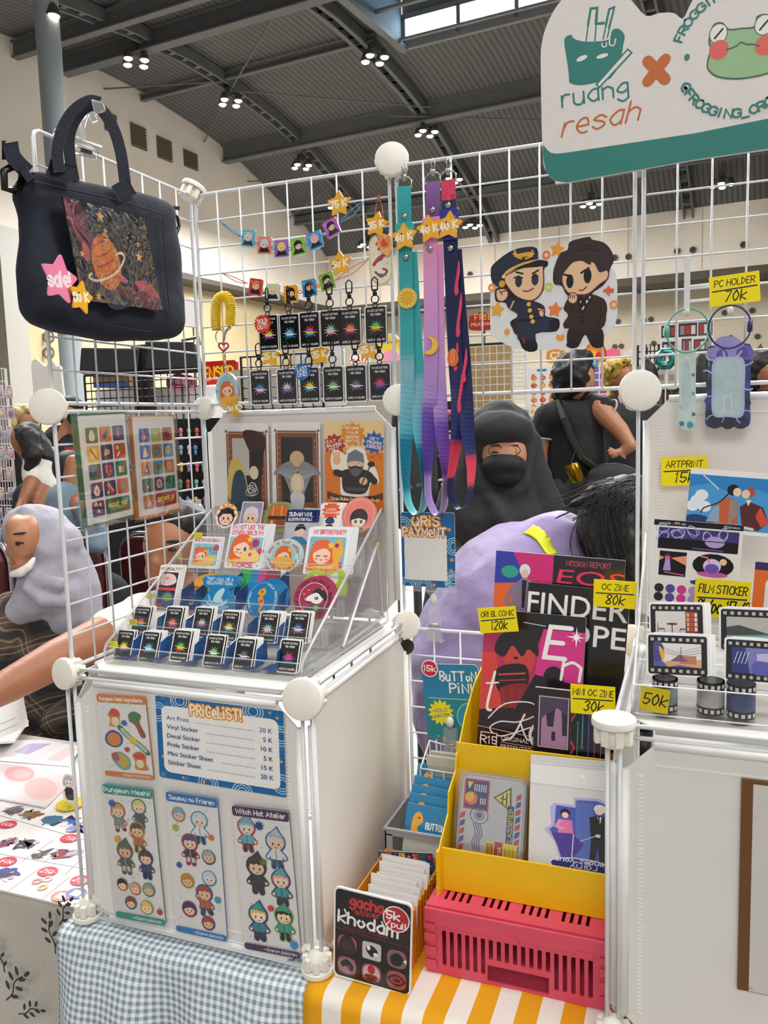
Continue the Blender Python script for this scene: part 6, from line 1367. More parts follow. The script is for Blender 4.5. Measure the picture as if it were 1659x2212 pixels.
# ------------------------------------------------------------------ shop sign and standee
YS=A-.035;o_=P(1167,300,y=YS)
TL=Vector((o_.x,YS,o_.z+.135));SW,SH=.40,.235;TL.z=1.275
def sgn(pts,W,H):
 return[((P(u,v,y=YS).x-TL.x)/SW*W,(TL.z-P(u,v,y=YS).z)/SW*W)for u,v in pts]
OUTL=[(1168,150),(1170,95),(1182,52),(1205,10),(1240,-25),(1285,-38),(1330,-28),(1365,2),(1395,34),(1425,28),(1455,28),(1475,40),(1490,12),(1515,-30),(1560,-70),(1620,-90),(1690,-85),(1750,-40),(1790,20),(1800,90),(1800,240),(1798,280),(1770,305),(1500,345),(1225,394),(1200,390),(1180,370),(1172,330)]
def signart(a,W,H):
 px=a.px;q=lambda*l:[px(*k)for k in l];T,O,G='2f8079','cc6b34','9cc293'
 a.poly(crom(q((1172,330),(1180,370),(1200,390),(1225,394)),4)+q((1500,345),(1770,305),(1798,280),(1800,228),(1500,288),(1215,331))+crom(q((1215,331),(1190,330),(1173,312)),3),T)
 a.blob(q((1219,95),(1222,80),(1236,76),(1252,88),(1280,90),(1315,85),(1322,66),(1336,62),(1349,76),(1346,100),(1338,140),(1322,165),(1312,172),(1260,184),(1232,180),(1229,165),(1226,140)),T)
 a.poly(q((1262,88),(1274,16),(1293,14),(1288,88)),T).poly(q((1268,84),(1278,22),(1287,20),(1281,84)),'e8e2dd').poly(q((1300,84),(1314,18),(1330,12),(1312,82)),T).poly(q((1306,80),(1318,22),(1324,20),(1308,78)),'e8e2dd').line(q((1286,52),(1304,50)),px(1290,0)[0]-px(1284,0)[0],T).blob(q((1236,78),(1252,62),(1280,54),(1310,58),(1316,78),(1282,88),(1252,88)),'e8e2dd').poly(q((1268,84),(1278,22),(1287,20),(1281,84)),'e8e2dd').line(q((1266,88),(1276,18),(1291,16),(1285,88)),.8,T).line(q((1303,84),(1317,20),(1328,15),(1312,80)),.8,T)
 e=lambda x,y,w_,h_,r:a.ell(*px(x,y),w_,h_,'efe9e4',r)
 e(1257,126,3.0,1.3,-14);e(1301,121,3.2,1.1,-6)
 a.line(q((1317,82),(1317,96),(1326,98),(1330,84)),.7,'efe9e4',True).line(q((1300,94),(1302,101),(1309,100),(1310,92)),.6,'efe9e4',True)
 a.poly(q((1286,182),(1356,104),(1367,114),(1294,192)),T).poly(q((1291,182),(1356,109),(1362,114),(1294,187)),'e8e2dd')
 b=px(1215,232);a.text('ruang',b[0],b[1],9.2,T,.115,'l',rot=-2,wid=px(1352,0)[0]-b[0]+1.5,slant=-.04)
 pass
 b=px(1213,296);a.text('resah',b[0],b[1],10.5,O,.1,'l',rot=-4,slant=.34,wid=px(1380,0)[0]-b[0])
 a.line(q((1399,132),(1437,172)),5.8,O).line(q((1399,176),(1437,128)),5.8,O)
 c=px(1600,118)
 a.blob(q((1528,150),(1528,128),(1534,108),(1530,88),(1540,54),(1560,48),(1575,62),(1600,60),(1630,56),(1634,36),(1655,30),(1674,44),(1676,80),(1690,110),(1688,140),(1660,160),(1600,172),(1550,168)),'4f6a58').blob(q((1531,148),(1532,128),(1538,108),(1534,86),(1542,58),(1560,52),(1574,66),(1600,64),(1633,60),(1637,40),(1655,34),(1670,46),(1672,80),(1686,110),(1684,138),(1660,156),(1600,168),(1552,164)),G)
 for x,y in((1552,73),(1650,54)):p_=px(x,y);a.ell(*p_,4.6,5.2,'4f6a58').ell(*p_,4.1,4.7,'f1efe8').line([(p_[0]-1.8,p_[1]+2),(p_[0]+2,p_[1]-2)],1,'26302a')
 for x,y in((1553,108),(1652,98)):a.ell(*px(x,y),4.8,4.9,'e5695e')
 a.line(q((1570,108),(1590,100),(1601,92),(1612,96),(1626,96),(1640,100)),.8,'4f6a58',True)
 R=31
 for t_,a0,a1,up in(('FROGGING_CROCHET',0,0,1),('@FROGGING_CROCHET',0,0,-1)):
  n=len(t_)
  for k,ch in enumerate(t_):
   if up>0:th=radians(-66+k*7.4);x,y,r_=c[0]+R*sin(th),c[1]-R*cos(th),th
   else:th=radians(-66+k*7.9);x,y,r_=c[0]+R*sin(th),c[1]+R*cos(th),-th
   a.at(x,y,1,math.degrees(r_)).text(ch,0,0,4.2,T,.24).off()
 a.ell(*px(1484,124),1.4,1.6,T)
W_,H_=160,160*SH/SW
t=card('shop_sign','large white cloud-topped shop sign with a teal cup logo and a frog','sign',TL,TL+EX*SW,TL-EZ*SH,W_,H_,lambda a:signart(a,W_,H_),.006,shape=crom(sgn(OUTL,W_,H_),3,True),base='e6e1dd',edge='d8d4d0',clip=False,mat=PRINT)
MB().box(P(1385,360,y=A-.018),(.012,.03,.02)).box(P(1230,370,y=A-.018),(.012,.03,.02)).build('sign_clamp',ACE,t)
YT=A-.016
def q4(*l):return[(1000+x/2.517,480+y/2.517)for x,y in l]
HAT=q4((150,270),(165,228),(250,162),(330,136),(400,140),(412,205),(458,210),(460,236),(440,260),(438,370),(385,428),(445,465),(448,510),(520,528),(510,592),(395,606),(404,692),(335,697),(292,610),(255,545),(300,505),(235,440),(180,430),(174,370),(196,350),(160,330))
GEN=q4((498,240),(530,168),(568,150),(580,108),(640,88),(690,80),(702,94),(765,110),(804,150),(820,205),(800,250),(790,300),(760,345),(700,390),(765,415),(784,480),(752,582),(765,672),(704,678),(664,610),(622,680),(566,672),(582,580),(548,574),(572,505),(546,468),(578,410),(560,390),(536,345),(496,336),(490,290))
BUB=q4((150,360),(165,330),(300,230),(440,165),(560,190),(780,230),(832,290),(838,420),(836,520),(800,590),(700,660),(520,690),(300,685),(190,640),(150,590))
TL=Vector((P(1050,600,y=YT).x,YT,P(1200,500,y=YT).z));SW=.26
def std(pts,W):return[((P(u,v,y=YT).x-TL.x)/SW*W,(TL.z-P(u,v,y=YT).z)/SW*W)for u,v in pts]
def standee(a,W,H):
 q=lambda*l:[a.px(*k)for k in q4(*l)];N,S,K,B,L='262b40','ecc39a','1a1518','3a241c','6a2f34'
 for x,y,c in((512,150,'f0a040'),(186,476,'f0a83a'),(500,476,'f0823a')):p_=q((x,y))[0];a.poly(rstar(*p_,6,3.2,5,10),c)
 for x,y,c in((453,178,'ef7a4a'),(466,352,'d8d04a'),(820,448,'f09a4a'),(158,356,'f09a4a')):a.ring(*q((x,y))[0],3,3.2,1.6,c)
 a.blob(q((790,345),(805,360),(822,362),(815,385),(795,380),(785,396),(778,380),(762,382),(768,362),(782,362)),'e5683a').line(q((790,372),(796,398)),1,'e5683a').blob(q((512,610),(530,618),(545,606),(552,630),(530,645),(508,632)),'f0a040').ell(*q((240,596))[0],2,2.4,'f0a040')
# officer
 a.blob(q((178,372),(200,360),(238,362),(248,400),(222,432),(186,425)),L).blob(q((184,376),(202,366),(234,368),(242,398),(220,426),(190,420)),S).line(q((198,372),(214,395)),.8,L).line(q((234,372),(210,380)),.9,L)
 a.blob(q((232,430),(250,415),(300,425),(380,428),(440,455),(445,500),(425,515),(430,530),(300,540),(296,500),(250,470)),N).poly(q((290,520),(430,512),(525,530),(508,588),(390,600),(398,640),(300,640),(280,560)),'29304a').poly(q((290,530),(425,512),(432,524),(290,548)),'171a28').blob(q((466,560),(482,530),(522,530),(505,586),(480,590)),K).blob(q((318,650),(390,640),(402,688),(335,694)),K).poly(q((322,630),(338,628),(340,656),(326,660)),'8a2a2c').blob(q((268,560),(296,545),(300,600),(282,606)),B)
 a.line(q((258,470),(276,430)),1.2,'e0b24a').line(q((410,472),(440,480)),1.2,'e0b24a').blob(q((412,478),(440,482),(440,515),(418,512)),L).blob(q((416,482),(436,486),(436,510),(420,508)),S)
 for x,y in((358,446),(364,480),(372,514),(380,540)):a.ell(*q((x,y))[0],1.6,1.6,'e8b84a')
 a.blob(q((226,300),(300,230),(420,230),(440,260),(436,370),(380,428),(296,410),(240,350)),L).blob(q((232,300),(300,236),(418,236),(434,262),(430,366),(378,422),(298,404),(244,346)),S)
 for x in(303,392):a.ell(*q((x,322 if x<350 else 312))[0],2.6,4.3,'26304a')
 a.line(q((290,272),(326,280)),1.3,K).line(q((378,280),(410,262)),1.3,K).line(q((278,304),(300,296),(324,304)),1,K,True).line(q((376,296),(392,288),(408,294)),1,K,True).line(q((328,372),(352,376),(384,360)),1,'7a3a30',True)
 a.blob(q((152,275),(166,230),(250,164),(330,138),(398,142),(408,205),(400,226),(300,250),(230,292),(196,350),(170,332)),N).poly(crom(q((214,300),(240,262),(320,222),(410,200)),5)+crom(q((414,210),(322,234),(246,276),(222,306)),5),'e0b24a').blob(q((225,296),(300,250),(400,208),(456,212),(456,234),(400,244),(320,252),(250,284)),K)
 for s in(-1,1):a.line(q((330+s*12,198),(330+s*38,184),(330+s*48,156)),1.6,'d89a2a',True).line(q((330+s*30,186),(330+s*46,184)),1.4,'e8b84a').line(q((330+s*40,176),(330+s*54,172)),1.4,'e8b84a')
 a.line(q((298,184),(330,178),(360,172)),3,'e0a83a').ell(*q((222,296))[0],1.4,1.4,'f0d08a').blob(q((196,330),(214,316),(230,330),(222,352),(202,352)),'e0a03a')
# gentleman
 a.blob(q((586,570),(745,570),(762,668),(706,674),(664,604),(622,676),(570,668)),'2a1e1c').blob(q((570,656),(622,650),(626,676),(568,676)),K).blob(q((704,652),(752,650),(764,670),(706,676)),K)
 a.blob(q((576,412),(640,398),(700,392),(762,418),(780,480),(748,580),(552,572),(576,500),(550,468)),B).poly(q((630,410),(700,404),(682,440),(650,490),(640,440)),'efe9e4').line(q((620,420),(650,490),(700,410)),1.6,'20120e').blob(q((622,412),(650,402),(656,412),(682,398),(684,426),(658,420),(630,432)),K).line(q((654,416),(646,460)),2.2,K).line(q((660,416),(664,452)),2.2,K).line(q((740,440),(752,500),(730,560)),.9,'20120e',True).line(q((600,440),(590,500)),.9,'20120e').ell(*q((650,516))[0],1.4,1.4,'1c100c').ell(*q((650,546))[0],1.4,1.4,'1c100c')
 a.blob(q((536,300),(600,212),(720,215),(790,262),(788,310),(748,340),(690,388),(640,398),(566,384)),L).blob(q((542,300),(602,218),(718,221),(784,266),(782,306),(744,334),(688,382),(640,392),(570,378)),S)
 a.ell(*q((582,322))[0],2.6,5,K).ell(*q((678,292))[0],2.8,5.4,K).line(q((552,286),(590,294)),1.5,K).line(q((644,276),(684,250)),1.5,K).line(q((634,370),(652,370),(672,352)),1,'7a3a30',True)
 a.blob(q((572,430),(576,392),(600,380),(624,396),(622,430),(600,446)),L).blob(q((577,428),(581,396),(600,386),(619,399),(617,427),(600,440)),S)and[a.line(q((584+k*11,396),(584+k*11,412)),.7,L)for k in range(3)]
 a.blob(q((500,245),(530,170),(570,152),(582,110),(640,92),(688,84),(702,98),(762,112),(800,150),(816,202),(798,250),(780,262),(742,272),(720,232),(700,214),(690,232),(640,208),(600,218),(560,262),(540,290),(530,338),(498,332),(506,300),(494,292)),'382a2a').line(q((640,130),(690,128)),.9,'1e1414').line(q((610,160),(680,146),(740,160)),.9,'1e1414',True)
W_=130;a_=[std(BUB,W_),std(HAT,W_),std(GEN,W_)]
mb=MB();X_,Y_=EX*SW/W_,-EZ*SW/W_
for k,(pl,c)in enumerate(zip(a_,('e6e8ea','1c1a22','2a1c1c'))):mb.prism(crom(pl,3,True),TL+EY*(.0004*(2-k)),X_,Y_,-EY,-.003,c)
ar=Art();Xi=X_/X_.length_squared;Yi=Y_/Y_.length_squared
def pxs(u,v):p=P(u,v,y=YT)-TL;return(p.dot(Xi),p.dot(Yi))
ar.px=pxs;standee(ar,W_,120);ar.into(mb,TL,X_,Y_,-EY,.0001)
tag(mb.build('standee',PRINT),'die-cut board of two chibi men, an officer in a cap and a brown suit','standee')
# ------------------------------------------------------------------ hand-lettered yellow tags
def ytag(label,TL,TR,BL,l1,l2,y,h1=.27,u=True,base='ffe800',name='price_tag',w1=.8,**k):
 def d(a,W,H):
  if l1:a.text(l1,W*.5,H*.36,H*h1*.8,'17161a',.13,wid=W*w1,slant=.12)
  if u:a.line([(W*.06,H*.5),(W*.94,H*.47)],3,'232a52')
  a.text(l2,W*.5,H*(.88 if u else .72),H*(.34 if u else .46),'17161a',.12,wid=W*(.42 if u else .8)if len(l2)<5 else W*.92,slant=.2)
 return pcard(name,label,'price tag',TL,TR,BL,100,d,'y',y,t=.0006,base=base,edge=base,**k)
ytag('yellow tag PC HOLDER 70k beside the flower phone holder',(1531,600),(1640,584),(1534,664),'PC HOLDER','70k',A-.024)
ytag('yellow tag ARTPRINT 15k on the white panel',(1428,988),(1527.6,985),(1429,1050),'ARTPRINT','15k',A-.0145)
ytag('yellow tag ORI BL COMIC 120k on the red comic',(1031,1314.6),(1113,1309),(1027,1369),'ORI BL COMIC','120k',.235,w1=.86)
ytag('yellow tag OC ZINE 80k on the black zine',(1283,1251),(1376,1257.5),(1279,1309),'OC ZINE','80k',.252,w1=.62)
ytag('yellow tag MINI OC ZINE 30k on the small dark zine',(1232,1477),(1329,1484.5),(1226,1539),'MINI OC ZINE','30k',.165,w1=.9)
# ------------------------------------------------------------------ hooks and resin phone-card holders
def ghook(label,u,v,v2):
 t=thing('grid_hook',label,'hook',P(u,v2,y=A-.02));m=WIRE
 a,b=P(u,v,y=A-.006),P(u,v2,y=A-.006)
 MB().bbox((a.x-.004,A-.009,b.z),(a.x+.004,A-.005,a.z)).build('strip',m,t,bevel=.001)
 MB().tube([b,b-EY*.018,b-EY*.022-EZ*.004,b-EY*.026+EZ*.004],.0028,8).build('hook',m,t,True)
 for vv in(620,652):z=P(u,vv,y=A-.006).z;MB().tube([Vector((a.x,A-.007,z)),Vector((a.x+.035,A-.007,z+.001))],.0022,6).build('arm',m,t)
ghook('white grid hook that carries the pale green phone holder',1485,552,678);ghook('white grid hook that carries the blue phone holder',1578,655,676)
def holder(label,u,hk,ringc,pts,base,cols,win,slot,rw,veins=0):
 Y=A-.03;t=thing('phone_card_holder',label,'card holder',P(u,800,y=Y));c=P(*rw[:2],y=Y)
 MB().tube(circ(c,rw[2],n=28,k=1.08),.0013,6,True).build('cable_ring',pm('cable_'+ringc,ringc,.35,noise=.05),t,True)
 q=c+EX*rw[2]*rw[3];MB().tube([q+EZ*.008,q-EZ*.008],.0034,8).build('ring_joint',MATS['cable_'+ringc],t,True)
 TLp=P(pts[0][0],pts[0][1],y=Y);Wp=.0
 def d(a,W,H):
  px=a.px;s=random.Random(5)
  for(u0,v0,r,c2)in cols:a.blob([(px(u0,v0)[0]+r*(1+.4*s.random())*cos(k),px(u0,v0)[1]+r*(1+.4*s.random())*sin(k))for k in(0,1,2,3,4,5)],c2)
  if win:
   w_=[px(*k)for k in win];m=(sum(p[0]for p in w_)/len(w_),sum(p[1]for p in w_)/len(w_));big=crom([(m[0]+(p[0]-m[0])*1.18,m[1]+(p[1]-m[1])*1.08)for p in w_],4,True)
   if veins:
    for k in range(0,len(big),3):p=big[k];q=(m[0]+(p[0]-m[0])*1.46,m[1]+(p[1]-m[1])*1.16);a.line([p,((p[0]+q[0])/2+s.random()*8-4,(p[1]+q[1])/2+s.random()*8-4),q],2+s.random()*3,'aab6dc',True)
   a.poly(big,'aeb9dc' if veins else 'c9d8d4').poly(crom(w_,3,True),'b3c8cc')
  a.line([px(*k)for k in slot],1.2,'e8eef0',True)
 xs_,ys_=[p[0]for p in pts],[p[1]for p in pts];u0,u1,v0,v1=min(xs_),max(xs_),min(ys_),max(ys_)
 a_,b_,c_=P(u0,v0,y=Y),P(u1,v0,y=Y),P(u0,v1,y=Y);b_=a_+EX*(b_.x-a_.x)
 def sh(W,H):return[((P(x,y,y=Y).x-a_.x)/(b_.x-a_.x)*W,(a_.z-P(x,y,y=Y).z)/(b_.x-a_.x)*W)for x,y in crom(pts,4,True)]
 pcard('resin_plate',None,None,a_,b_,c_,100,d,shape=sh,t=.006,mat=pm('glossy_resin',attr=True,rough=.08,spec=.6,coat=.6,noise=.12,scale=60),base=base,edge=base,clip=False,parent=t)
B1,B2,B3='2c3f86','1a2148','6a5ab0'
holder('blue and purple phone card holder with a clear window and navy wave border',1575,0,'2f2f6a',[(1530,750),(1560,748),(1600,743),(1622,746),(1622,780),(1620,860),(1620,915),(1600,922),(1560,922),(1527,921),(1524,890),(1530,820),(1532,790)],'26356f',
[(1575,756,30,'9a8fd0'),(1540,762,12,'8f86cc'),(1612,762,14,'6a5cb8'),(1560,766,12,'5a4aa8'),(1604,762,12,'5448a0'),(1535,800,8,B1),(1533,830,8,B2),(1532,865,9,B1),(1532,895,8,B2),(1612,800,9,B1),(1612,835,9,'2f4a9a'),(1612,870,9,B2),(1545,910,14,'15193a'),(1572,912,14,'12152e'),(1600,910,14,B2)],[(1546,782),(1575,776),(1602,782),(1603,840),(1600,893),(1572,896),(1545,892),(1543,840)],[(1563,893),(1564,862),(1570,853),(1578,856),(1582,894)],(1576,706,.0265,.95),1)
holder('narrow pale green phone card holder seen edge-on beside the blue one',1485,0,'5fae94',[(1466,762),(1480,758),(1498,758),(1503,762),(1503,840),(1502,928),(1492,931),(1470,925),(1464,910),(1467,840)],'c3d6cc',
[(1484,772,12,'e4d8d0'),(1497,810,9,'3f8f8c'),(1496,850,10,'5aa89c'),(1472,880,9,'7fb8ac'),(1473,915,14,'3a7fa0'),(1490,918,16,'4a90b0'),(1498,895,9,'2f6f90')],[(1474,790),(1490,790),(1491,880),(1474,884)],[(1481,890),(1482,864),(1486,862),(1488,888)],(1485,714,.0275,-.98))
# ------------------------------------------------------------------ clear stepped display and its stickers
def stepped(label,x0,x1,prof,zs,rows):
 t=thing('stepped_display',label,'display stand',((x0+x1)/2,(prof[0][0]+prof[1][0])/2,A+.004));z0=A+.004
 for x in(x0,x1):
  p=MB().prism(prof,(x-.0012,0,0),EY,EZ,EX,.0024).build('side_panel',ACR,t)
  MB().tube([Vector((x,y,z))for y,z in prof],.0022,6,True).build('moulded_edge',ACE,p,True)
 for k,(y,z,dep,hl)in enumerate(rows):
  MB().bbox((x0,y-.012,z-.003),(x1,y+dep,z-.0015)).build('shelf',ACR,t)
  MB().bbox((x0,y-.013,z-.003),(x1,y-.0115,z+hl)).build('front_lip',ACR,t)
  MB().tube([(x0,y-.0122,z+hl),(x1,y-.0122,z+hl)],.0009,5).tube([(x0,y-.0122,z-.003),(x1,y-.0122,z-.003)],.0009,5).build('lip_edge',ACE,t)
  MB().bbox((x0,y+dep,z-.003),(x1,y+dep+.0015,min(z+.05,prof[2][1]))).build('back_wall',ACR,t)
 MB().bbox((x0,prof[0][0],z0-.002),(x1,prof[1][0],z0)).build('base_plate',ACR,t)
 return t
RX0,RX1=.027,.343;zb=A+.006
rows=[(.06,.380,.035,.016),(.11,.4,.045,.016),(.17,.428,.055,.016),(.24,.478,.055,.016),(.31,.528,.04,.014)]
rs=stepped('clear plastic stepped display full of stickers on the white cube',RX0,RX1,[(.042,zb),(.36,zb),(.36,.566),(.345,.566),(.047,.4),(.042,.392)],0,rows)
for x in(RX1,):
 MB().tube([(x,y,z)for y,z in crom([(.19,.385),(.33,.39),(.335,.40),(.325,.50),(.315,.505),(.19,.395)],4,True)],.0028,8,True).build('brace_loop',ACE,rs,True)
 for y,z,dep,hl in rows:
  for j in range(3):MB().bbox((x-.016+j*.005,y+.018,z-.004),(x-.013+j*.005,y+.024,z+.02)).build('divider_tooth',ACE,rs)
YT_=pm('yellow_tape','ece21e',.5,noise=.04)
for u,v,y,w_ in((246,1392,.062,.014),(288,1344,.112,.014),(322,1287,.17,.011),(428,1156,.26,.016),(388,1200,.24,.008),(822,1175,.36,.006),(752,1262,.27,.012)):p=P(u,v,y=y);MB().box(p,(w_,.001,.009)).build('yellow_tape',YT_,rs)
BLU=clear('blue_acrylic','3f8fd0',.38,.3,.06,'1c6cb4')
def divider(label,u,v,y,z,h=.03,dp=.034,grp='blue dividers of the stepped display'):
 p=P(u,v,y=y);x=p.x;t=thing('row_divider',label,'divider',(x,y,z))
 MB().prism([(0,0),(dp,.004),(dp,h),(.008,h*.8)],(x,y-.008,z),EY,EZ,EX,.0016).build('plate',BLU,t)
 MB().bbox((x-.02,y-.008,z-.0012),(x,y+.02,z)).build('foot',BLU,t)
for u,n in((292,'first'),(350,'second'),(423,'third'),(492,'fourth'),(556,'fifth'),(600,'last')):divider('translucent blue divider after the %s stack of the lowest step'%n,u,1440,.066,.380)
for u,n in((343,'first'),(404,'second'),(462,'third'),(537,'fourth'),(604,'fifth')):divider('translucent blue divider after the %s stack of the second step'%n,u,1380,.116,.4)
for u,v,y,z,l in((395,1318,.176,.428,'beside the specialty card'),(424,1318,.176,.428,'before the tuna sticker'),(512,1322,.176,.428,'before the seahorse stickers'),(604,1326,.176,.428,'before the opossum stickers'),(603,1282,.21,.445,'behind the seahorse stickers'),(510,1268,.21,.445,'behind the tuna sticker')):divider('translucent blue divider '+l,u,v,y,z,.034,.04)
def stack(name,label,u,v,y,w_,h_,draw,n=3,W=100,rot=0,ang=24,shape=None,base='f2f0ec',r=8,group=None,mat=GLOSS,dx=.0028,t=.0007,side='behind'):
 for k in range(n):
  TLc,TRc,BLc=lean(u,v,y,w_,h_,ang,rot);off=EX*dx*k+EY*.0022*k+EZ*.0003*k
  lb=label if k==0 else('second one back in the %s','third one back in the %s','fourth one back in the %s','fifth one back in the %s','last one back in the %s')[k-1]%group
  pcard(name,lb,'sticker',TLc+off,TRc+off,BLc+off,W,draw if k==0 else(lambda a,W,H:draw(a,W,H))if shape is None and k==1 else None,shape=shape,base=base,r=r,group=group if n>1 else None,mat=mat,t=t,edge='f4f2ee',clip=shape is None)
S1=[(261,1427,0,2),(315,1431,1,4),(384,1429,5,4),(456,1441,9,2),(521,1449,10,4),(618,1454,11,2)]
S2=[(298,1373,2,3),(367,1375,4,3),(430,1377,7,3),(489,1386,8,3),(573,1390,3,4),(639,1390,6,3)]
for ri,(S,y)in enumerate(((S1,.062),(S2,.112))):
 for u,v,b,n in S:stack('pride_sticker','small black sticker with a %s starburst on the %s step'%(BURSTS[b][1],('lowest','second')[ri]),u,v,y,.0305,.0455,pride(BURSTS[b][0]),n,group='black starburst stickers, %s stack'%BURSTS[b][1],side='behind')
def special(a,W,H):
 a.rect(3,3,97,H-3,'f4f1ee').text('MY SPECIALTY?',50,H*.11,11,'8a1c2c',.2,wid=88).rect(10,H*.15,90,H*.9,'26222e').blob([(20,H*.2),(70,H*.2),(86,H*.36),(50,H*.44),(16,H*.4)],'f0d8d4').star(50,H*.3,26,9,9,'f6c8c0').star(44,H*.28,9,4,5,'d88a3c').rect(10,H*.48,90,H*.54,'e84a5a').blob([(30,H*.62),(60,H*.56),(88,H*.66),(88,H*.88),(40,H*.88)],'33508e').ell(58,H*.68,20,H*.09,'6f9a3a').poly([(10,H*.8),(40,H*.82),(46,H*.9),(10,H*.9)],'b8323a').text('SUMMONING MAYHEM',50,H*.97,8,'2a2a30',.2,wid=84)
stack('vinyl_sticker','tall white sticker asking MY SPECIALTY? on the third step',351,1322,.172,.041,.076,special,3,group='specialty stickers',r=2)
def tiny_(a,W,H):a.blob([(8,40),(40,30),(90,34),(92,60),(60,64),(52,78),(70,96),(30,92),(16,70)],'f2a422').text('TINY',24,50,12,'3a2410',.2).text('TO BE',40,84,10,'3a2410',.2)
stack('vinyl_sticker','orange blob sticker lettered TINY behind the tuna sticker',446,1287,.215,.058,.036,tiny_,2,shape=lambda W,H:crom([(0,H*.4),(30,2),(92,4),(100,H*.5),(64,H*.7),(76,H),(20,H),(6,H*.8)],4,True),group='TINY stickers',base='f4b040')
def tuna(a,W,H):a.blob([(6,6),(96,4),(98,26),(80,34),(86,60),(98,76),(90,96),(10,98),(4,80),(16,60),(24,36),(4,26)],'1f86c4').text('THEY CALL ME A',50,14,8,'f2f8fa',.18,wid=82).text('YELLOWFIN TUNA',50,25,8,'f2f8fa',.18,wid=82).blob([(40,70),(44,50),(62,34),(70,40),(64,62),(74,72),(54,76)],'bfe4f0').line([(24,56),(34,74),(60,80),(82,66)],5,'7fd0ea',True).line([(22,76),(50,84),(80,74)],4,'d8f0f6',True).text('BECAUSE I\'M SUCH',50,88,7,'f2f8fa',.18,wid=78).text('A BIG CATCH!',50,97,7,'f2f8fa',.18,wid=60)
stack('vinyl_sticker','holographic blue tuna sticker with white lettering on the third step',462,1328,.172,.058,.062,tuna,3,shape=lambda W,H:crom([(2,4),(98,2),(100,28),(82,36),(88,60),(100,76),(92,99),(8,100),(2,80),(14,58),(20,38),(2,28)],3,True),group='tuna stickers',base='2a90cc',mat=HOLO)
def holo_(a,W,H):a.poly([(0,0),(40,0),(24,H),(0,H)],'4ac85a').poly([(30,0),(60,0),(50,H),(20,H)],'3a9ad8').poly([(50,0),(74,0),(70,H),(44,H)],'d858a8').poly([(70,0),(100,0),(100,H),(64,H)],'b83a5a')
stack('vinyl_sticker','rainbow holographic sheet leaning behind the seahorse',552,1286,.215,.068,.04,holo_,4,mat=HOLO,r=2,group='holographic sheets')
def sea(a,W,H):
 c=H/2;a.ell(50,c,50,c,'1f7fc0').ring(50,c,45,c-5,1.5,'7fc8e8').blob([(40,c-28),(52,c-32),(58,c-20),(50,c-8),(56,c+6),(52,c+20),(44,c+12),(36,c-2),(42,c-12),(32,c-16)],'f2a63a').line([(50,c+16),(46,c+30),(56,c+36),(60,c+28)],7,'f2a63a',True).ell(46,c-22,2.4,2.8,'2a1a10').ell(47,c+4,5,5,'d8432e')
 for t_,a0 in(('I SUPPORT',-135),('MALE PREGNANCY',18)):
  for k,ch in enumerate(t_):th=radians(a0+k*8.6);a.at(50+40*sin(th),c-(c-10)*cos(th),1,math.degrees(th)).text(ch,0,2,6,'dff2fa',.2).off()
stack('round_sticker','round blue sticker of a yellow seahorse on the third step',560,1338,.172,.056,.06,sea,6,shape=lambda W,H:ellp(50,H/2,50,H/2,30),group='seahorse stickers',base='1f7fc0',mat=HOLO,dx=.0022)
def opos(a,W,H):
 c=H/2;a.ell(50,c,50,c,'a82a52').ring(50,c,36,c-14,1.4,'f0d8e0')
 for k,ch in enumerate("SORRY MY MOM DIDN'T RAISE ME"):th=radians(-150+k*11.2);a.at(50+41*sin(th),c-41*cos(th),1,math.degrees(th)).text(ch,0,3,7,'5a1c34',.22).off()
 a.blob([(30,c+4),(44,c-8),(64,c-14),(76,c-2),(66,c+12),(46,c+10)],'f2eeea').blob([(46,c-12),(60,c-24),(82,c-12),(84,c+4),(74,c),(60,c-12)],'26262c').ell(58,c,5,3.5,'26262c').ell(57,c,1.4,1.4,'fff').ell(31,c+3,3,2.5,'e89aa8').line([(34,c+8),(48,c+9)],1.6,'3a2a2e').blob([(30,c+24),(60,c+14),(80,c+20),(62,c+34),(40,c+34)],'3f4a44').star(60,c+22,10,4,7,'9ab06a')
 for x,y in((36,-18),(70,-22),(26,-8)):spark(a,x,c+y,4,'f2c86a')
stack('round_sticker','round magenta sticker of an opossum in a black hat on the third step',670,1340,.172,.065,.066,opos,3,shape=lambda W,H:ellp(50,H/2,50,H/2,30),group='opossum stickers',base='a82a52')
def wings(a,W,H):a.blob([(6,H*.6),(30,H*.2),(48,H*.5),(70,H*.3),(96,H*.3),(94,H*.9),(10,H*.95)],'b8d03a').blob([(30,H*.2),(46,H*.34),(48,H*.6),(36,H*.6)],'f4f2ea').blob([(66,H*.3),(84,H*.1),(90,H*.4),(72,H*.6)],'f4f2ea').star(56,H*.3,8,4,7,'d8607a')
stack('vinyl_sticker','lime winged sticker standing behind the opossum stickers',690,1290,.215,.068,.044,wings,3,shape=lambda W,H:crom([(0,H*.6),(22,4),(50,H*.2),(84,2),(100,H*.4),(96,H),(4,H)],4,True),group='lime winged stickers',base='c8dc4a',mat=HOLO)
stack('vinyl_sticker','white sticker with grey leopard stripes low behind the specialty card',415,1306,.205,.028,.02,lambda a,W,H:[a.line([(10+k*14,10),(20+k*12,H-10)],6,'4a4a50',True)for k in range(6)],1)
def top(a,W,H,l,y=.12,h=9,wid=86):a.text(l,W/2,H*y,h,'e06a80',.2,wid=wid)
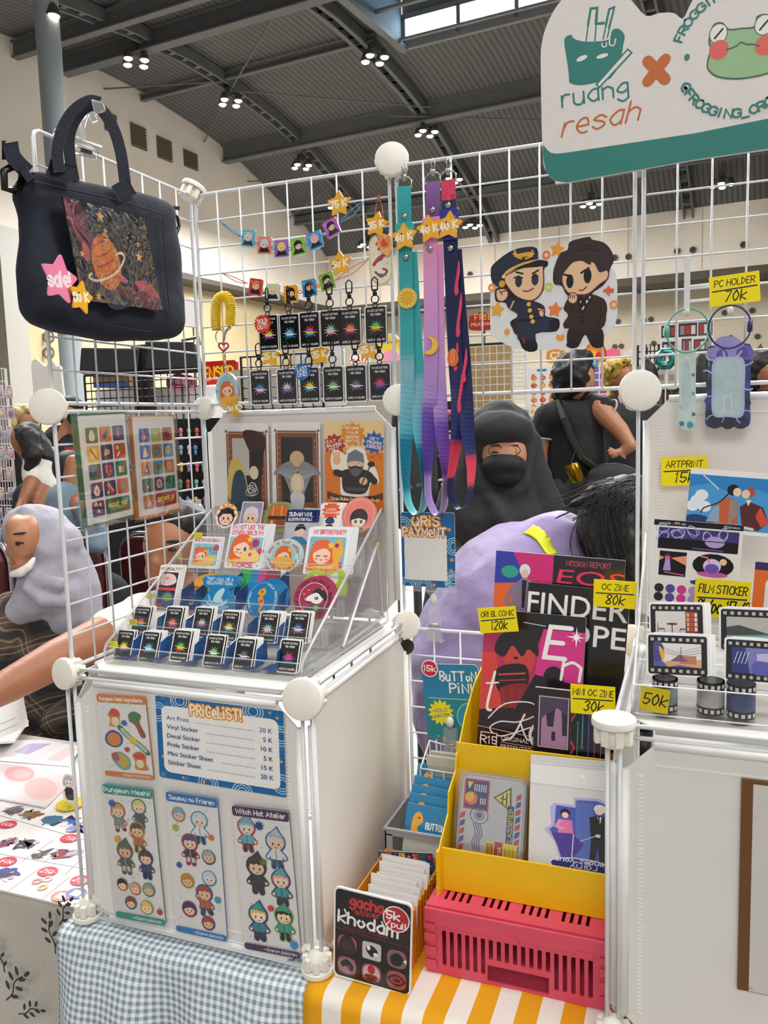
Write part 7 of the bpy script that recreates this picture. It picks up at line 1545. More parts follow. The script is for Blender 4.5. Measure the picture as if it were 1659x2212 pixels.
def g1_(a,W,H):a.rect(8,H*.22,92,H*.9,'8fc4c8',4);burst(a,26,H*.45,16,'d8407a');burst(a,84,H*.34,12,'e0406a');girl(a,36,H*.58,4.0);a.blob([(40,H*.9),(50,H*.66),(78,H*.6),(90,H*.72),(76,H*.88)],'f4c05a').text('BODOM',70,H*.42,8,'3a6a74',.16).text('TUH',76,H*.54,8,'3a6a74',.16);top(a,W,H,'AKAL IMITASI? BUKAN',.15,8)
stack('decal_sticker','clear sticker of the red-haired girl lettered AKAL IMITASI? on the fourth step',437,1228,.24,.057,.054,g1_,2,group='AKAL IMITASI stickers',base='e4e8ea',r=3)
def g2_(a,W,H):a.rect(4,H*.28,96,H*.82,'8fc4c8',3);burst(a,76,H*.42,14,'a8347a');burst(a,90,H*.6,10,'d8406a');girl(a,40,H*.52,5.6);a.blob([(44,H*.82),(50,H*.62),(80,H*.58),(92,H*.8)],'f6cf7a').ell(66,H*.68,5,5,'e0508a');top(a,W,H,"I'M NOT LIKE THE",.1,10);top(a,W,H,"OTHER GIRLS! I'M",.23,10);a.text('WORSE',50,H*.97,12,'d8607a',.22,wid=58);spark(a,12,H*.92,6,'f0b04a');spark(a,90,H*.92,6,'f0b04a')
stack('decal_sticker','clear sticker of the red-haired girl ending in WORSE on the fourth step',522,1228,.24,.067,.073,g2_,5,group='WORSE stickers',base='eceef0',r=3)
def g3_(a,W,H):
 c=H/2;a.ell(50,c,50,c,'cfe4e0');s=random.Random(2)
 for k in range(70):th=s.random()*6.3;a.poly(starp(50+44*cos(th),c+(c-5)*sin(th),3,1.2,4),['f4fbf8','8fd0c0','b8e0f0','7fc0a8'][k%4],True)
 a.up().ell(50,c,34,c-13,'8fc4c8').ell(50,c,34,c-13,'a8cfd0');girl(a,50,c,4.4);a.blob([(22,c+18),(30,c+4),(70,c+4),(78,c+18),(50,c+26)],'f4b84a')
 for t_,up in(('BORN TO FUCK AROUND',1),('FORCED TO FIND OUT',-1)):
  for k,ch in enumerate(t_):th=radians((k-(len(t_)-1)/2)*8.4);x,y=50+40*sin(th),c-up*(c-9.5)*cos(th);a.at(x,y,1,math.degrees(th)*up*.8).text(ch,0,2.5,5.2,'d8506a',.22).off()
stack('oval_sticker','oval glitter-edged sticker of the red-haired girl on the fourth step',606,1238,.238,.064,.056,g3_,2,shape=lambda W,H:ellp(50,H/2,50,H/2,30),group='oval glitter stickers',base='cfe4e0',mat=HOLO)
def g4_(a,W,H):a.rect(6,H*.2,90,H*.84,'7fbcc4',4);burst(a,26,H*.4,14,'b8347a');burst(a,78,H*.8,12,'d8307a');girl(a,38,H*.56,5.2,wink=False);a.blob([(66,H*.7),(62,H*.46),(68,H*.3),(74,H*.22),(80,H*.3),(86,H*.5),(78,H*.72)],'f2ae3a').ell(70,H*.38,5,5,'a82a6a').line([(76,H*.72),(70,H*.86)],9,'f2ae3a').text('MY BIRTHSTONE??',50,H*.14,9,'e06a80',.2,wid=74).text("IT'S ROCK BOTTOM",46,H*.97,9,'e06a80',.2,wid=76).ell(90,H*.94,2.5,2.5,'c8304a')
stack('decal_sticker',"clear sticker asking MY BIRTHSTONE? with a ringed yellow hand on the fourth step",700,1242,.238,.074,.076,g4_,4,group='birthstone stickers',base='eceef0',r=3)
def wni(a,W,H):a.rect(0,0,W,H*.36,'262c6a').text('SUDAH WNI,',46,H*.18,12,'f4f2ee',.2,wid=76).text('ILLUSTRATOR PULA',46,H*.31,8,'f4f2ee',.2,wid=76).rect(0,H*.36,W,H,'c9c4d4').blob([(20,H),(28,H*.8),(60,H*.78),(80,H)],'3f7fa8').ell(50,H*.62,16,17,'f4cdb0').blob([(34,H*.62),(40,H*.44),(60,H*.42),(70,H*.6),(56,H*.54)],'2c2428')
stack('vinyl_sticker','navy and silver sticker lettered SUDAH WNI near the top step',643,1176,.285,.056,.058,wni,2,group='SUDAH WNI stickers',r=2,mat=HOLO)
def hd(hair,bgc,line,extra=None):
 def d(a,W,H):
  if extra:extra(a,W,H)
  a.ell(50,H*.55,36,H*.36,line).ell(50,H*.58,30,H*.29,'f6cdb4').poly([(18,H*.6),(22,H*.26),(50,H*.16),(78,H*.26),(82,H*.6),(68,H*.42),(34,H*.42)],hair)
  for x in(40,60):a.ell(x,H*.6,4,5,'2a1a1c')
  a.ell(33,H*.7,5,4,'f09a8a').ell(67,H*.7,5,4,'f09a8a').line([(46,H*.74),(54,H*.74)],2,'8a3a30')
 return d
RNG=lambda W,H:crom([(50+(48-3*(k%2))*cos(k*pi/8),H/2+(H/2-1-2*(k%2))*sin(k*pi/8))for k in range(16)],3,True)
stack('vinyl_sticker','sticker of a black-haired head under orange flames on the top step',484,1142,.315,.046,.046,hd('1f1a2c','','1f1a2c',lambda a,W,H:a.star(50,40,48,28,11,'f08a2c').star(50,44,38,24,9,'f6c23a').poly([(8,50),(30,40),(26,66)],'d83a2c').poly([(92,50),(70,40),(74,66)],'d83a2c')),1,shape=RNG,base='f4ece4')
stack('vinyl_sticker','lilac sticker of a white-haired head on the top step',537,1144,.315,.042,.05,hd('e6e2e8','','d8d4e0',lambda a,W,H:a.rect(4,4,96,H-4,'a89ab8',8)),1,mat=HOLO)
def chest(a,W,H):a.blob([(6,H*.3),(24,6),(78,4),(92,H*.24),(88,H*.9),(50,H*.97),(10,H*.86)],'6f8a3a').blob([(14,H*.34),(28,H*.1),(74,H*.08),(84,H*.28),(82,H*.46),(40,H*.5),(14,H*.44)],'c9622c').rect(14,H*.56,48,H*.88,'9a4a24').rect(48,H*.56,82,H*.86,'8a3f1e').line([(30,H*.12),(30,H*.46)],4,'e8a83a').line([(62,H*.1),(64,H*.46)],4,'e8a83a').rect(14,H*.46,84,H*.57,'2a1a14');a.rect(26,H*.62,36,H*.72,'e8b84a')
stack('vinyl_sticker','brown treasure chest sticker on the top step',594,1148,.315,.048,.05,chest,2,shape=lambda W,H:crom([(2,H*.3),(22,0),(80,0),(97,H*.24),(92,H*.95),(50,H),(5,H*.9)],4,True),group='chest stickers',base='8a9a5a')
def look(a,W,H):a.star(50,H*.26,44,32,13,'e8643a').text('LOOK!',50,H*.25,9,'fbeee0',.2).text('WANNAB!',50,H*.36,9,'fbeee0',.2).blob([(30,H*.58),(50,H*.46),(70,H*.58),(64,H*.7),(36,H*.7)],'3a4a6a').ell(50,H*.84,20,H*.12,'2a2430').ell(50,H*.87,14,H*.09,'f2a83a')
stack('vinyl_sticker','white sticker with an orange LOOK! burst on the top step',709,1150,.315,.04,.05,look,3,group='LOOK stickers')
stack('round_sticker','round pink sticker with a dark-haired head in the middle on the top step',771,1150,.315,.06,.06,lambda a,W,H:[a.ell(50,H/2,50,H/2,'e8837a'),a.ring(50,H/2,44,H/2-6,2,'f0a8a0'),a.ell(50,H*.6,26,H*.27,'2c2a2c'),a.ell(50,H*.68,21,H*.19,'f4d8c4'),a.poly([(26,H*.66),(32,H*.46),(68,H*.46),(74,H*.66),(50,H*.6)],'2c2a2c'),a.ell(42,H*.7,4,5,'3a6a3a'),a.ell(58,H*.7,4,5,'3a6a3a'),a.rect(34,H*.84,66,H*.94,'5f7a4a',3)],1,shape=lambda W,H:ellp(50,H/2,50,H/2,30),base='e8837a')
# ------------------------------------------------------------------ sheets and price list on the cube front
YF0=-.0055
def sheet(col,title,tcol,hd,body):
 def d(a,W,H):
  a.squash(H/hd);H=hd;a.rect(0,0,W,H,'f1efec',4)
  for x in range(4,100,5):a.line([(x,2),(x,H-2)],.25,'dcdad8',keep=True)
  for y in range(4,int(H),5):a.line([(1,y),(99,y)],.25,'dcdad8',keep=True)
  a.up(2);body(a,W,H);a.rect(0,0,W,17,col,4).text(title,50,12.5,8,tcol,.17,wid=88 if len(title)>14 else None).rect(0,H-11,W,H,col,4).text('~@anin.bikinin',94,H-3,5.5,tcol,.14,'r')
  s=random.Random(int(W+H))
  for k in range(34):x,y=6+s.random()*88,22+s.random()*(H-40);spark(a,x,y,1.8,['c9402e','3a4a8a','3f7a5a','4a2c50'][k%4])
 return d
def ingr(a,W,H):
 a.blob([(20,42),(30,28),(44,34),(44,50),(40,66),(20,66),(24,52)],'d8923a').ell(34,56,8,10,'f2e0b0').blob([(22,42),(32,28),(44,38),(40,46)],'d8432e').blob([(62,40),(74,32),(88,40),(84,56),(94,82),(84,86),(74,62),(64,54)],'9a4a3a').blob([(62,40),(74,32),(86,42),(76,56),(66,52)],'3f7f4a').star(52,58,8,5,9,'2f62ae')
 a.blob([(10,86),(26,74),(44,84),(44,102),(28,112),(10,104)],'2f5f9a').ell(27,94,14,14,'e0822c').line([(42,68),(58,86),(76,100),(94,118)],11,'3a7a4a',True).line([(46,72),(58,86),(76,100),(90,114)],7,'b8d4b8',True).ell(66,94,8,8,'ecc02c').star(52,114,8,4,9,'b83a3a').blob([(20,126),(38,120),(56,134),(54,154),(38,158),(22,144)],'6fa8a8').blob([(24,130),(38,124),(52,136),(50,150),(38,152)],'d0ac3a').blob([(18,126),(30,122),(34,138),(22,140)],'a85a5a')
 a.blob([(62,124),(76,116),(90,124),(88,140),(92,154),(66,154),(66,138)],'d8823a').blob([(64,126),(76,118),(88,126),(76,134)],'d8432e').ell(76,142,8,9,'f2e0b0')
def people(lst,heads,bursts):
 def f(a,W,H):
  for x,y,s,h,t_,b,l,k,hat,po in lst:chibi(a,x,y,s,h,t_,b,l,k,hat,po)
  for x,y,s,h,l,k in heads:headst(a,x,y,s,h,l,k)
  for x,y,r,c in bursts:burst(a,x,y,r,c)
 return f
dm=people([(26,60,3.3,'c9a05a','6f8a98','b0a08a','a8343a',0,None,1),(70,48,3.2,'e6cf7a','3a4a5a','2f4a52','2f7a7a',3,None,0),(62,92,3.4,'3a302c','c0602c','4a3a30','c08a2c',1,None,1),(32,134,3.6,'6a6a5a','2f3a36','c9c0ae','3f5a3a',2,'5a6a58',0),(74,140,3.2,'6a3a2c','2f4a7a','26344e','1f3f7a',0,None,0)],[(20,184,2.6,'2a2226','c08a4a',0),(46,188,2.5,'c9a878','a8503a',1),(74,186,2.7,'8a9a90','4a6a5a',2),(34,216,2.6,'8a3a2c','2f5f9a',1),(66,220,2.8,'e6b84a','6f9a8a',0)],[(16,34,8,'2f62ae'),(20,100,8,'d89a2c'),(92,224,7,'b83a3a')])
fr=people([(62,60,3.7,'d4dfe6','e6eaec','2c3038','3a9aa8',3,None,0),(40,104,3.6,'5a3f78','2c2830','d8d4d0','a82a5a',0,None,0),(62,196,3.6,'a83a30','c9562c','2c3038','1f4a8a',1,None,1)],[(22,40,3,'6fa8c8','d8703a',0),(76,112,2.9,'a8b8a0','1f2f5a',1),(74,152,3.1,'c9dcea','3f8aa8',3),(30,164,3,'c8883a','8a9a3a',1),(30,218,3.3,'4a2c68','a82a5a',0),(66,238,2.9,'b83a30','2f3f8a',1)],[(14,66,8,'a8b83a'),(84,74,7,'e0702c'),(16,136,7,'2f52a0'),(88,190,8,'3a9ab0')])
wh=people([(22,50,3.6,'8ac0d8','5fb0c4','4a2c30','a83a4a',3,'6fb8c8',0),(72,70,3.9,'d8d4d0','e0e2e0','2f3f5a','2f6aae',0,'b8c4cc',0),(34,118,4,'201c26','26222c','1c1a22','2a2430',0,'2a2630',0),(76,134,3.7,'e8a0b0','3f9a9a','2c2a30','2a2f6a',3,'4fb0b0',0),(30,202,3.8,'cfb46a','3f8a9a','2a4a4a','3a2f6a',3,'3a98a0',0),(76,196,3.6,'26222c','3f9a8a','2c2a30','4a8a3a',0,'3f9a8a',0)],[],[(46,30,9,'1f3f7a'),(48,92,7,'5f7a2c'),(54,172,7,'d0404a'),(90,230,9,'3a8ac8')])
for l,q,c,ti,fn,hd in(('orange-headed sticker sheet of cooking ingredients beside the price list',((208,1499),(313,1505),(221,1674)),'e07a2c','Dungeon Meshi Ingredients',ingr,174),('teal-headed sticker sheet of little figures, first of the lower three',((222,1692),(328,1704),(241,1977)),'2f8a86','Dungeon Meshi!',dm,248),('blue-headed sticker sheet of little figures in the middle of the lower three',((359,1709),(469,1724.7),(370,2007)),'2a72b8','Sousou no Frieren',fr,266),('plum-headed sticker sheet of little figures in hats',((502,1738.5),(624,1752.7),(515,2044)),'4a3055','Witch Hat Atelier',wh,252)):
 ob=pcard('sticker_sheet',l,'sticker sheet',*q,100,sheet(c,ti,'f4f0ea',hd,fn),'y',YF0,t=.0015,r=4,mat=GLOSS,edge=c)
 (a,b),(c2,d),(e,f)=q;pcard('plastic_sleeve',None,None,(a-7,b-12),(c2+9,d-10),(e-7,f+8),100,None,'y',YF0-.0015,t=.0004,mat=SLV,parent=ob)
def plist(a,W,H):
 a.squash(H/204);H=204
 a.rect(0,0,W,H,'1f68a6',5);s=random.Random(8)
 for k in range(40):x,y=s.random()*W,s.random()*H;a.poly(starp(x,y,6+s.random()*8,4,7,k*20),['2f7fb8','3f98a8','245c98'][k%3],True)
 a.up()
 for cx,cy in((60,6),(232,10),(120,H-4),(292,H-30),(6,40),(200,H+4),(294,60)):
  for r in(12,18,24):a.ring(cx,cy,r,r,2,'c4e0ee')
 for x,y in((40,6),(86,8),(286,18),(12,150),(110,H-7),(60,H-8),(292,120),(270,8)):a.poly(starp(x,y,5,2.4,5,15),'e8a04a')
 a.rect(14,22,W-12,H-16,'f2f0ee',16);a.text('PRiCeLiST!',146,36,25,'fdf3e0',.15,wid=120,outline='ee9a2c',ow=.26,rot=-1,gap=2.4);a.text('PRiCeLiST!',146,36,25,'fdf6ea',.15,wid=120,rot=-1,gap=2.4)
 rows=(('Art Print','20 K'),('Vinyl Sticker','5 K'),('Decal Sticker','10 K'),('Pride Sticker','5 K'),('Mini Sticker Sheet','15 K'),('Sticker Sheet','20 K'))
 for k,(l,p_)in enumerate(rows):
  y=56+k*22;a.btext(l,26,y,11,'1d4f8c','l',bold=.012).btext(p_,W-26,y,11,'1d4f8c','r',bold=.012);x0=26+len(l)*6.7+10
  x=x0
  while x<W-64:a.ell(x,y-.8,1.1,1.1,'1d4f8c',n=8);x+=5.4
pcard('price_list','blue-bordered price list board on the front of the white cube','sign',(335,1502),(612,1536),(346,1678),300,plist,'y',YF0,t=.002,r=5,edge='e8e6e4')
# ------------------------------------------------------------------ payment card, clip arms and pin card
def qris(a,W,H):
 a.rect(0,0,W,H,'1f68a6',4)
 for cx,cy in((4,24),(98,60),(96,120),(10,H-2),(96,H-8),(40,H-1)):
  for r in(8,12,16):a.ring(cx,cy,r,r,1.6,'b8dcea')
 for x,y in((70,8),(90,30),(94,84),(92,104),(30,6),(60,H-4)):a.poly(starp(x,y,5,2.2,5,20),['e8a04a','3f98a8'][x%2])
 a.rect(5,40,85,H-12,'f4f2f0',3);a.text('QRiS',46,24,16,'fdf3e0',.17,wid=50,outline='ea922c',ow=.3,gap=2.2).text('PAYMeNT',43,43,15,'fdf3e0',.17,wid=80,outline='ea922c',ow=.3,gap=2.2).text('QRiS',46,24,16,'fdf6ea',.17,wid=50,gap=2.2).text('PAYMeNT',43,43,15,'fdf6ea',.17,wid=80,gap=2.2)
pcard('payment_card','blue QRIS PAYMENT card with a blank white field in a clear clip','sign',(866,1106),(981.6,1108),(871,1265),100,qris,'y',A-.012,t=.0015,r=4)
CLR=clear('clear_clip','fbfcfd',.1,.2,.04)
def clip_arm(label,u,v0,v1,y,jaw=None):
 t=thing('clip_arm',label,'clip',P(u,v1,y=y));a,b=P(u,v0,y=y),P(u,v1,y=y);L=(a.z-b.z)
 if jaw:c,d=P(jaw[0],jaw[2],y=y),P(jaw[1],jaw[2],y=y);MB().bbox((c.x,y-.006,c.z-.006),(d.x,y+.004,c.z+.004)).hexa([Vector((a.x+s*k,y+q,z))for z,k in((a.z,.004),(c.z-.005,.014))for s,q in((-1,-.003),(1,-.003),(1,.003),(-1,.003))]).build('jaw',CLR,t,bevel=.001)
 MB().ell(a-EZ*.006,(.0065,.0065,.009),seg=12,rings=8).build('ball_joint',WIRE,t,True)
 zt=a.z-L*.25;hx=[Vector((a.x+s*k,y+q,z))for z,k in((b.z,.0155),(zt-L*.35,.009))for s,q in((-1,-.006),(1,-.006),(1,-.003),(-1,-.003))]
 MB().hexa(hx).hexa([p+EY*.009 for p in hx]).bbox((a.x-.011,y-.006,zt-L*.36),(a.x+.011,y+.006,zt)).build('clamp',CLR,t,bevel=.001)
 MB().tube([(a.x-.008,y,zt-L*.4),(a.x+.008,y,zt-L*.4)],.0035,8).build('spring',SIL,t,True)
clip_arm('clear clip arm under the payment card on the low grid',936,1288,1385,A-.006,(877,985,1267))
def pin(a,W,H):
 a.rect(0,0,W,H,'2c86b4',8).rect(0,H*.45,W,H,'2c8a94',8).text('BuTToN',64,29,16,'f2f6f4',.17,wid=64,gap=2.2).text('PiN!',68,50,16,'f2f6f4',.18,wid=40,gap=2.2).line([(8,60),(96,62)],1.2,'bfe0e6');burst(a,28,86,24,'f0e02a',14,.72);a.text('HOLO',28,85,6,'2a6a8a',.16,rot=-8).text('LAMINATED!',28,94,5.5,'2a6a8a',.16,rot=-8,wid=32)
 a.ell(82,92,26,26,'8fd0e0').ell(82,92,24,24,'2f98b8').blob([(76,76),(86,74),(92,84),(86,94),(92,104),(84,112),(78,102),(72,92)],'f2b03a').ell(80,82,2,2,'2a1a10').line([(86,108),(80,116),(74,112)],5,'f2b03a',True);a.poly(starp(30,132,5,2.4,5),'e8a83a').ell(20,136,1.6,2,'e8a83a').ell(20,128,1.6,1.8,'e8a83a')
pcd=pcard('pin_card','teal BUTTON PIN! card with a seahorse pin, clipped to the low grid','sign',(910,1434),(1031,1436),(913,1595),100,pin,'y',A-.014,t=.001,r=8)
def c15(a,W,H):a.ell(50,50,50,50,'f4eeea').ell(50,50,44,44,'c8284a').text('15k',50,66,32,'fbf2ee',.2)
oncard('price_dot','round red 15k dot on the corner of the pin card','price tag',928,1444,.029,.029,c15,'y',A-.017,0,shape=ellp(50,50,50,50,24),t=.0006,clip=False,base='f4eeea')
clip_arm('clear clip gripping the lower edge of the pin card',972,1552,1640,A-.024)
# ------------------------------------------------------------------ goods between the two cubes
def wbox(name,label,x0,x1,y0,y1,z0,z1,mat,cat='box',th=.002,rim=True):
 t=thing(name,label,cat,((x0+x1)/2,(y0+y1)/2,z0))
 for n_,a,b in(('front',(x0,y0,z0),(x1,y0+th,z1)),('back',(x0,y1-th,z0),(x1,y1,z1)),('side',(x0,y0+th,z0),(x0+th,y1-th,z1)),('side',(x1-th,y0+th,z0),(x1,y1-th,z1)),('bottom',(x0,y0,z0),(x1,y1,z0+th))):MB().bbox(a,b).build(n_,mat,t)
 return t
ORG=pm('orange_plastic','e8901c',.4,noise=.06,sss=.05);zt=.0012
ob=wbox('orange_box','orange plastic box of white sleeves behind the gacha sign',.395,.484,.026,.19,zt,.075,ORG)
for k in range(12):MB().bbox((.484,.032+k*.0125,zt),(.4858,.036+k*.0125,.075)).build('rib',ORG,ob)
WHP=pm('white_paper','f2efec',.6,noise=.03)
for k in range(11):
 y=.04+k*.0085;h_=.083+.014*(k/11)+(.006 if k==9 else 0);x0=.41+(k*7%5)*.0025
 def sl(a,W,H,k=k):
  a.rect(0,0,W,H,'f4f2f0',2)
  if k==9:a.rect(14,22,34,46,'1c1a1e')
  if k in(1,3):a.rect(86,40,92,H,'5a2028')
 TLc=Vector((x0,y+.012,h_+.002*(k%3)));pcard('gacha_sleeve',['white sleeve nearest the gacha sign','white sleeve second behind the gacha sign','white sleeve third behind the gacha sign','white sleeve fourth behind the gacha sign','white sleeve fifth behind the gacha sign','middle white sleeve of the orange box','white sleeve just past the middle of the orange box','white sleeve fourth from the back of the orange box','white sleeve third from the back of the orange box','white sleeve with a black square, second from the back','white sleeve farthest back in the orange box'][k],'sleeve',TLc,TLc+EX*.066+EZ*-.0006*(k%3),Vector((x0,y,zt+.003)),100,sl,t=.0006,group='white sleeves in the orange box',edge='e6e2de')
def gacha(a,W,H):
 a.rect(0,0,W,H,'f4f2f0',7).rect(2,2,W-2,H-2,'17151a',6).squash(H/121)
 for y in range(18,52,3):
  for x in range(4,97,3):
   if y>38 or x>70:a.ell(x,y,.8,.8,'5a2026',n=5);a.L-=1
 a.up();a.text('gacha',42,21,13,'c8303a',.24,wid=42).text('stiker',44,30,7,'c8303a',.2,rot=-4).text('khodam',44,47,15,'f6f2ee',.19,wid=76,rot=2).line([(14,28),(17,34)],2,'f6f2ee').line([(62,32),(66,40)],2,'f6f2ee').text('by anin bikinin & frondenon',42,53,3.4,'8a3a40',.13,wid=56).line([(2,55),(98,57)],.9,'8a2a30')
 a.ell(80,24,17,17,'f4f0ee').ell(80,24,15.5,15.5,'b8222e').text('5k',76,25,10,'fbf4f0',.22).text('/pull',80,35,7.5,'fbf4f0',.2)
 for cx,cy in((18,74),(50,74),(82,76),(18,103),(50,104),(82,104)):a.blob([(cx+(12.5+1.4*(k%2))*cos(k*pi/4),cy+(12+1.4*(k%2))*sin(k*pi/4))for k in range(8)],'a8505a')
 a.blob([(8,84),(9,70),(18,60),(27,70),(28,84)],'2c1c22').ell(18,76,7,7,'3a3038').rect(38,63,62,86,'c9c7c8',3).blob([(42,72),(50,67),(58,74),(50,82)],'1a181c').ell(46,71,2.4,3,'f4f2f2').ell(55,78,3,2.4,'f4f2f2').ell(82,76,11,10,'6a6a70').blob([(74,74),(82,68),(90,74),(86,84),(76,84)],'17171c').poly([(90,76),(94,74),(94,80)],'f4f2f2').ell(18,103,11,10,'8a8488').blob([(10,100),(18,94),(27,102),(24,110),(18,104),(12,106)],'26242a').poly([(16,104),(22,103),(19,108)],'c8303a').ell(50,104,11,11,'c4b8bc').ell(50,99,5,6,'b8222e').blob([(44,106),(56,106),(58,111),(42,111)],'8a1c26').ell(50,113,8,2.4,'3a3438').blob([(70,104),(82,96),(94,104),(82,112)],'3a1c22').blob([(73,104),(82,99),(91,104),(82,109)],'a83040').ell(82,104,5,2,'200f14')
pcard('gacha_sign','black gacha stiker khodam board with a red 5k/pull dot standing on the striped cloth','sign',(722,1913),(891.7,1955),(722,2106),100,gacha,'y',-.001,t=.003,r=7,mat=GLOSS)
def strip_(a,W,H):
 a.rect(0,0,W,H,'2a5f9a')
 for k in range(8):a.rect(1+k*12.4,2,12.4+k*12.4,14,GB[k],1);veg(k,a,6.8+k*12.4,8,.52)
for k,(q,y)in enumerate((((816,1838),(934,1843),(814,1900),.168),((812,1866),(932,1870),(811,1915),.15),((880,1888),(936,1892),(878,1915),.135))and[(((816,1838),(934,1843),(814,1900)),.168),(((814,1864),(932,1872),(812,1915),),.155),(((880,1886),(938,1893),(879,1915)),.142)]):pcard('sticker_strip',['food sticker strip standing farthest back behind the white sleeves','food sticker strip in the middle behind the white sleeves','short food sticker strip nearest the yellow bin'][k],'sticker sheet',*q,100 if k<2 else 50,strip_,'y',y,t=.0008,mat=GLOSS,group='food sticker strips')
GRY=pm('grey_plastic','aeb0b6',.4,noise=.05);t=thing('plastic_basket','grey plastic basket holding the teal button pin packs','basket',(.44,.27,zt));x0,x1,y0,y1,z1=.388,.498,.205,.345,.098
for a,b in(((x0,y0,zt),(x1,y0+.002,.05)),((x0,y1-.002,zt),(x1,y1,z1)),((x1-.002,y0,zt),(x1,y1,z1)),((x0,y0,zt),(x1,y1,zt+.002)),((x0,y0,.088),(x1,y0+.002,z1)),((x0,y0,.05),(x0+.012,y0+.002,.09)),((x1-.012,y0,.05),(x1,y0+.002,.09))):MB().bbox(a,b).build('wall',GRY,t)
for k in range(14):MB().bbox((x0,y0+k*.0101,zt),(x0+.002,y0+k*.0101+.006,z1)).build('slat',GRY,t)
MB().tube([(x0,y0,z1),(x1,y0,z1),(x1,y1,z1),(x0,y1,z1)],.0032,6,True).build('rim',GRY,t)
def pack(a,W,H):a.rect(0,0,W,H*.62,'2a84b8').rect(0,H*.5,W,H*.62,'2f8f98').rect(0,H*.62,W,H,'b8bab0').blob([(12,H*.5),(16,H*.2),(28,H*.14),(34,H*.3),(24,H*.42),(30,H*.56),(16,H*.6)],'f2b03a').ell(26,H*.24,1.6,2,'2a1a10').text('BUTTON PIN',40,H*.42,11,'f2f6f4',.18,'l',wid=52)
for k in range(5):
 c=[(497/1,0)]and None;u,v=[(866,1775),(872,1754),(877,1735),(882,1716),(889,1690)][k],0
 TLc=P(u[0]+14,u[1]-42,y=.235+k*.02);pcard('pin_pack',['teal button pin pack nearest in the grey basket','teal button pin pack second in the grey basket','teal button pin pack third in the grey basket','teal button pin pack fourth in the grey basket','teal button pin pack farthest back in the grey basket'][k],'pack',TLc,TLc+EX*.082-EZ*.003,TLc-EZ*.075-EY*.026,100,pack,t=.0015,group='button pin packs',mat=GLOSS)
t=thing('wire_basket','small white wire basket of clear bags under the pin card','basket',(.45,.335,.16));c4=[P(*q,y=y)for q,y in(((908,1660),.3),((985,1672),.3),((1000,1620),.355),((928,1600),.355))]
for dz in(0,-.03):MB().tube([p+EZ*dz for p in c4],.0018,6,True).build('rim',WIRE,t,True)
for i in range(4):
 for f in(0,.33,.66):p=c4[i].lerp(c4[(i+1)%4],f);MB().tube([p,p-EZ*.04],.0012,5).build('wire',WIRE,t)
MB().hexa([p-EZ*.044 for p in c4]+[p-EZ*.04 for p in c4]).build('floor_plate',WIRE,t)
for k in range(2):
 x=c4[0].x;ob=MB().hexa([Vector((x+.008+dx,.31+dy+k*.018,c4[0].z-.036+dz))for dz in(0,.055)for dx,dy in((0,0),(.058,0),(.058,.006),(0,.006))]).build('clear_bag',clear('milky_bag','dfe0a8',.4,.3),None,bevel=.002);tag(ob,('clear bag with yellowish contents nearest in the white wire basket','clear bag farther back in the white wire basket')[k],'bag')
# pink folding crate with real slots
PNK=pm('pink_plastic','e0506a',.38,noise=.06,scale=20,sss=.12);cx0,cx1,cy0,cy1,cz=.503,.7335,.052,.335,.088
t=thing('folding_crate','pink plastic folding crate with slots standing on the striped cloth','crate',((cx0+cx1)/2,.19,zt))
def slotted(name,o,X,Y,n,W,H,slots,th,holes=None):
 "panel with rectangular openings: rows cut into strips between the slot edges"
 mb=MB();ys=sorted({0,H,*[s[1]for s in slots],*[s[3]for s in slots]})
 for ya,yb in zip(ys,ys[1:]):
  x=0
  for s in sorted([s for s in slots if s[1]<=ya+1e-6 and s[3]>=yb-1e-6])+[(W,0,W,0)]:
   if s[0]>x+1e-6:mb.prism([(x,ya),(s[0],ya),(s[0],yb),(x,yb)],o,X,Y,n,th)
   x=max(x,s[2])
 return mb.build(name,PNK,t)
W_,H_=cx1-cx0,cz-zt;sl_=[]
for k in range(19):
 x=.024+k*(W_-.048)/18;low=.034 if .33<(x/W_)<.68 else .012;sl_.append((x-.0027,low,x+.0027,.06))
sl_.append((.33*W_+.004,.0045,.68*W_,.026))
slotted('front_panel',Vector((cx0,cy0,zt)),EX,EZ,-EY,W_,H_,sl_,.003)
for x in(cx0+.003,cx1):slotted('side_panel',Vector((x,cy0,zt)),EY,EZ,EX*-1,cy1-cy0,H_,[(.03+k*.02,.015,.036+k*.02,.06)for k in range(12)],.003)
MB().bbox((cx0,cy1-.003,zt),(cx1,cy1,cz)).build('back_panel',PNK,t);MB().bbox((cx0,cy0,zt),(cx1,cy1,zt+.002)).build('base',PNK,t)
tp=[]
for r in range(6):
 for g in range(4):
  for k in range(4):x=.018+g*(W_-.03)/4+k*.0098;y=.018+r*.044;tp.append((x,y,x+.0042,y+.026))
slotted('lid',Vector((cx0,cy0,cz)),EX,EY,EZ,W_,cy1-cy0,tp,.003)
for x0_,x1_ in((cx0-.002,cx0+.014),(cx1-.014,cx1+.002)):
 for k in range(4):MB().bbox((x0_,cy0-.006,zt+.006+k*.018),(x1_,cy0-.003,zt+.018+k*.018)).build('corner_rib',PNK,t,bevel=.001)
MB().bbox((cx0-.001,cy0-.006,cz-.02),(cx1+.001,cy0-.002,cz+.002)).build('rail',PNK,t,bevel=.001);MB().bbox((cx0+.1,cy0-.008,cz-.022),(cx0+.12,cy0-.005,cz-.016)).bbox((cx0+.19,cy0-.008,cz-.022),(cx0+.21,cy0-.005,cz-.016)).build('latch',PNK,t)
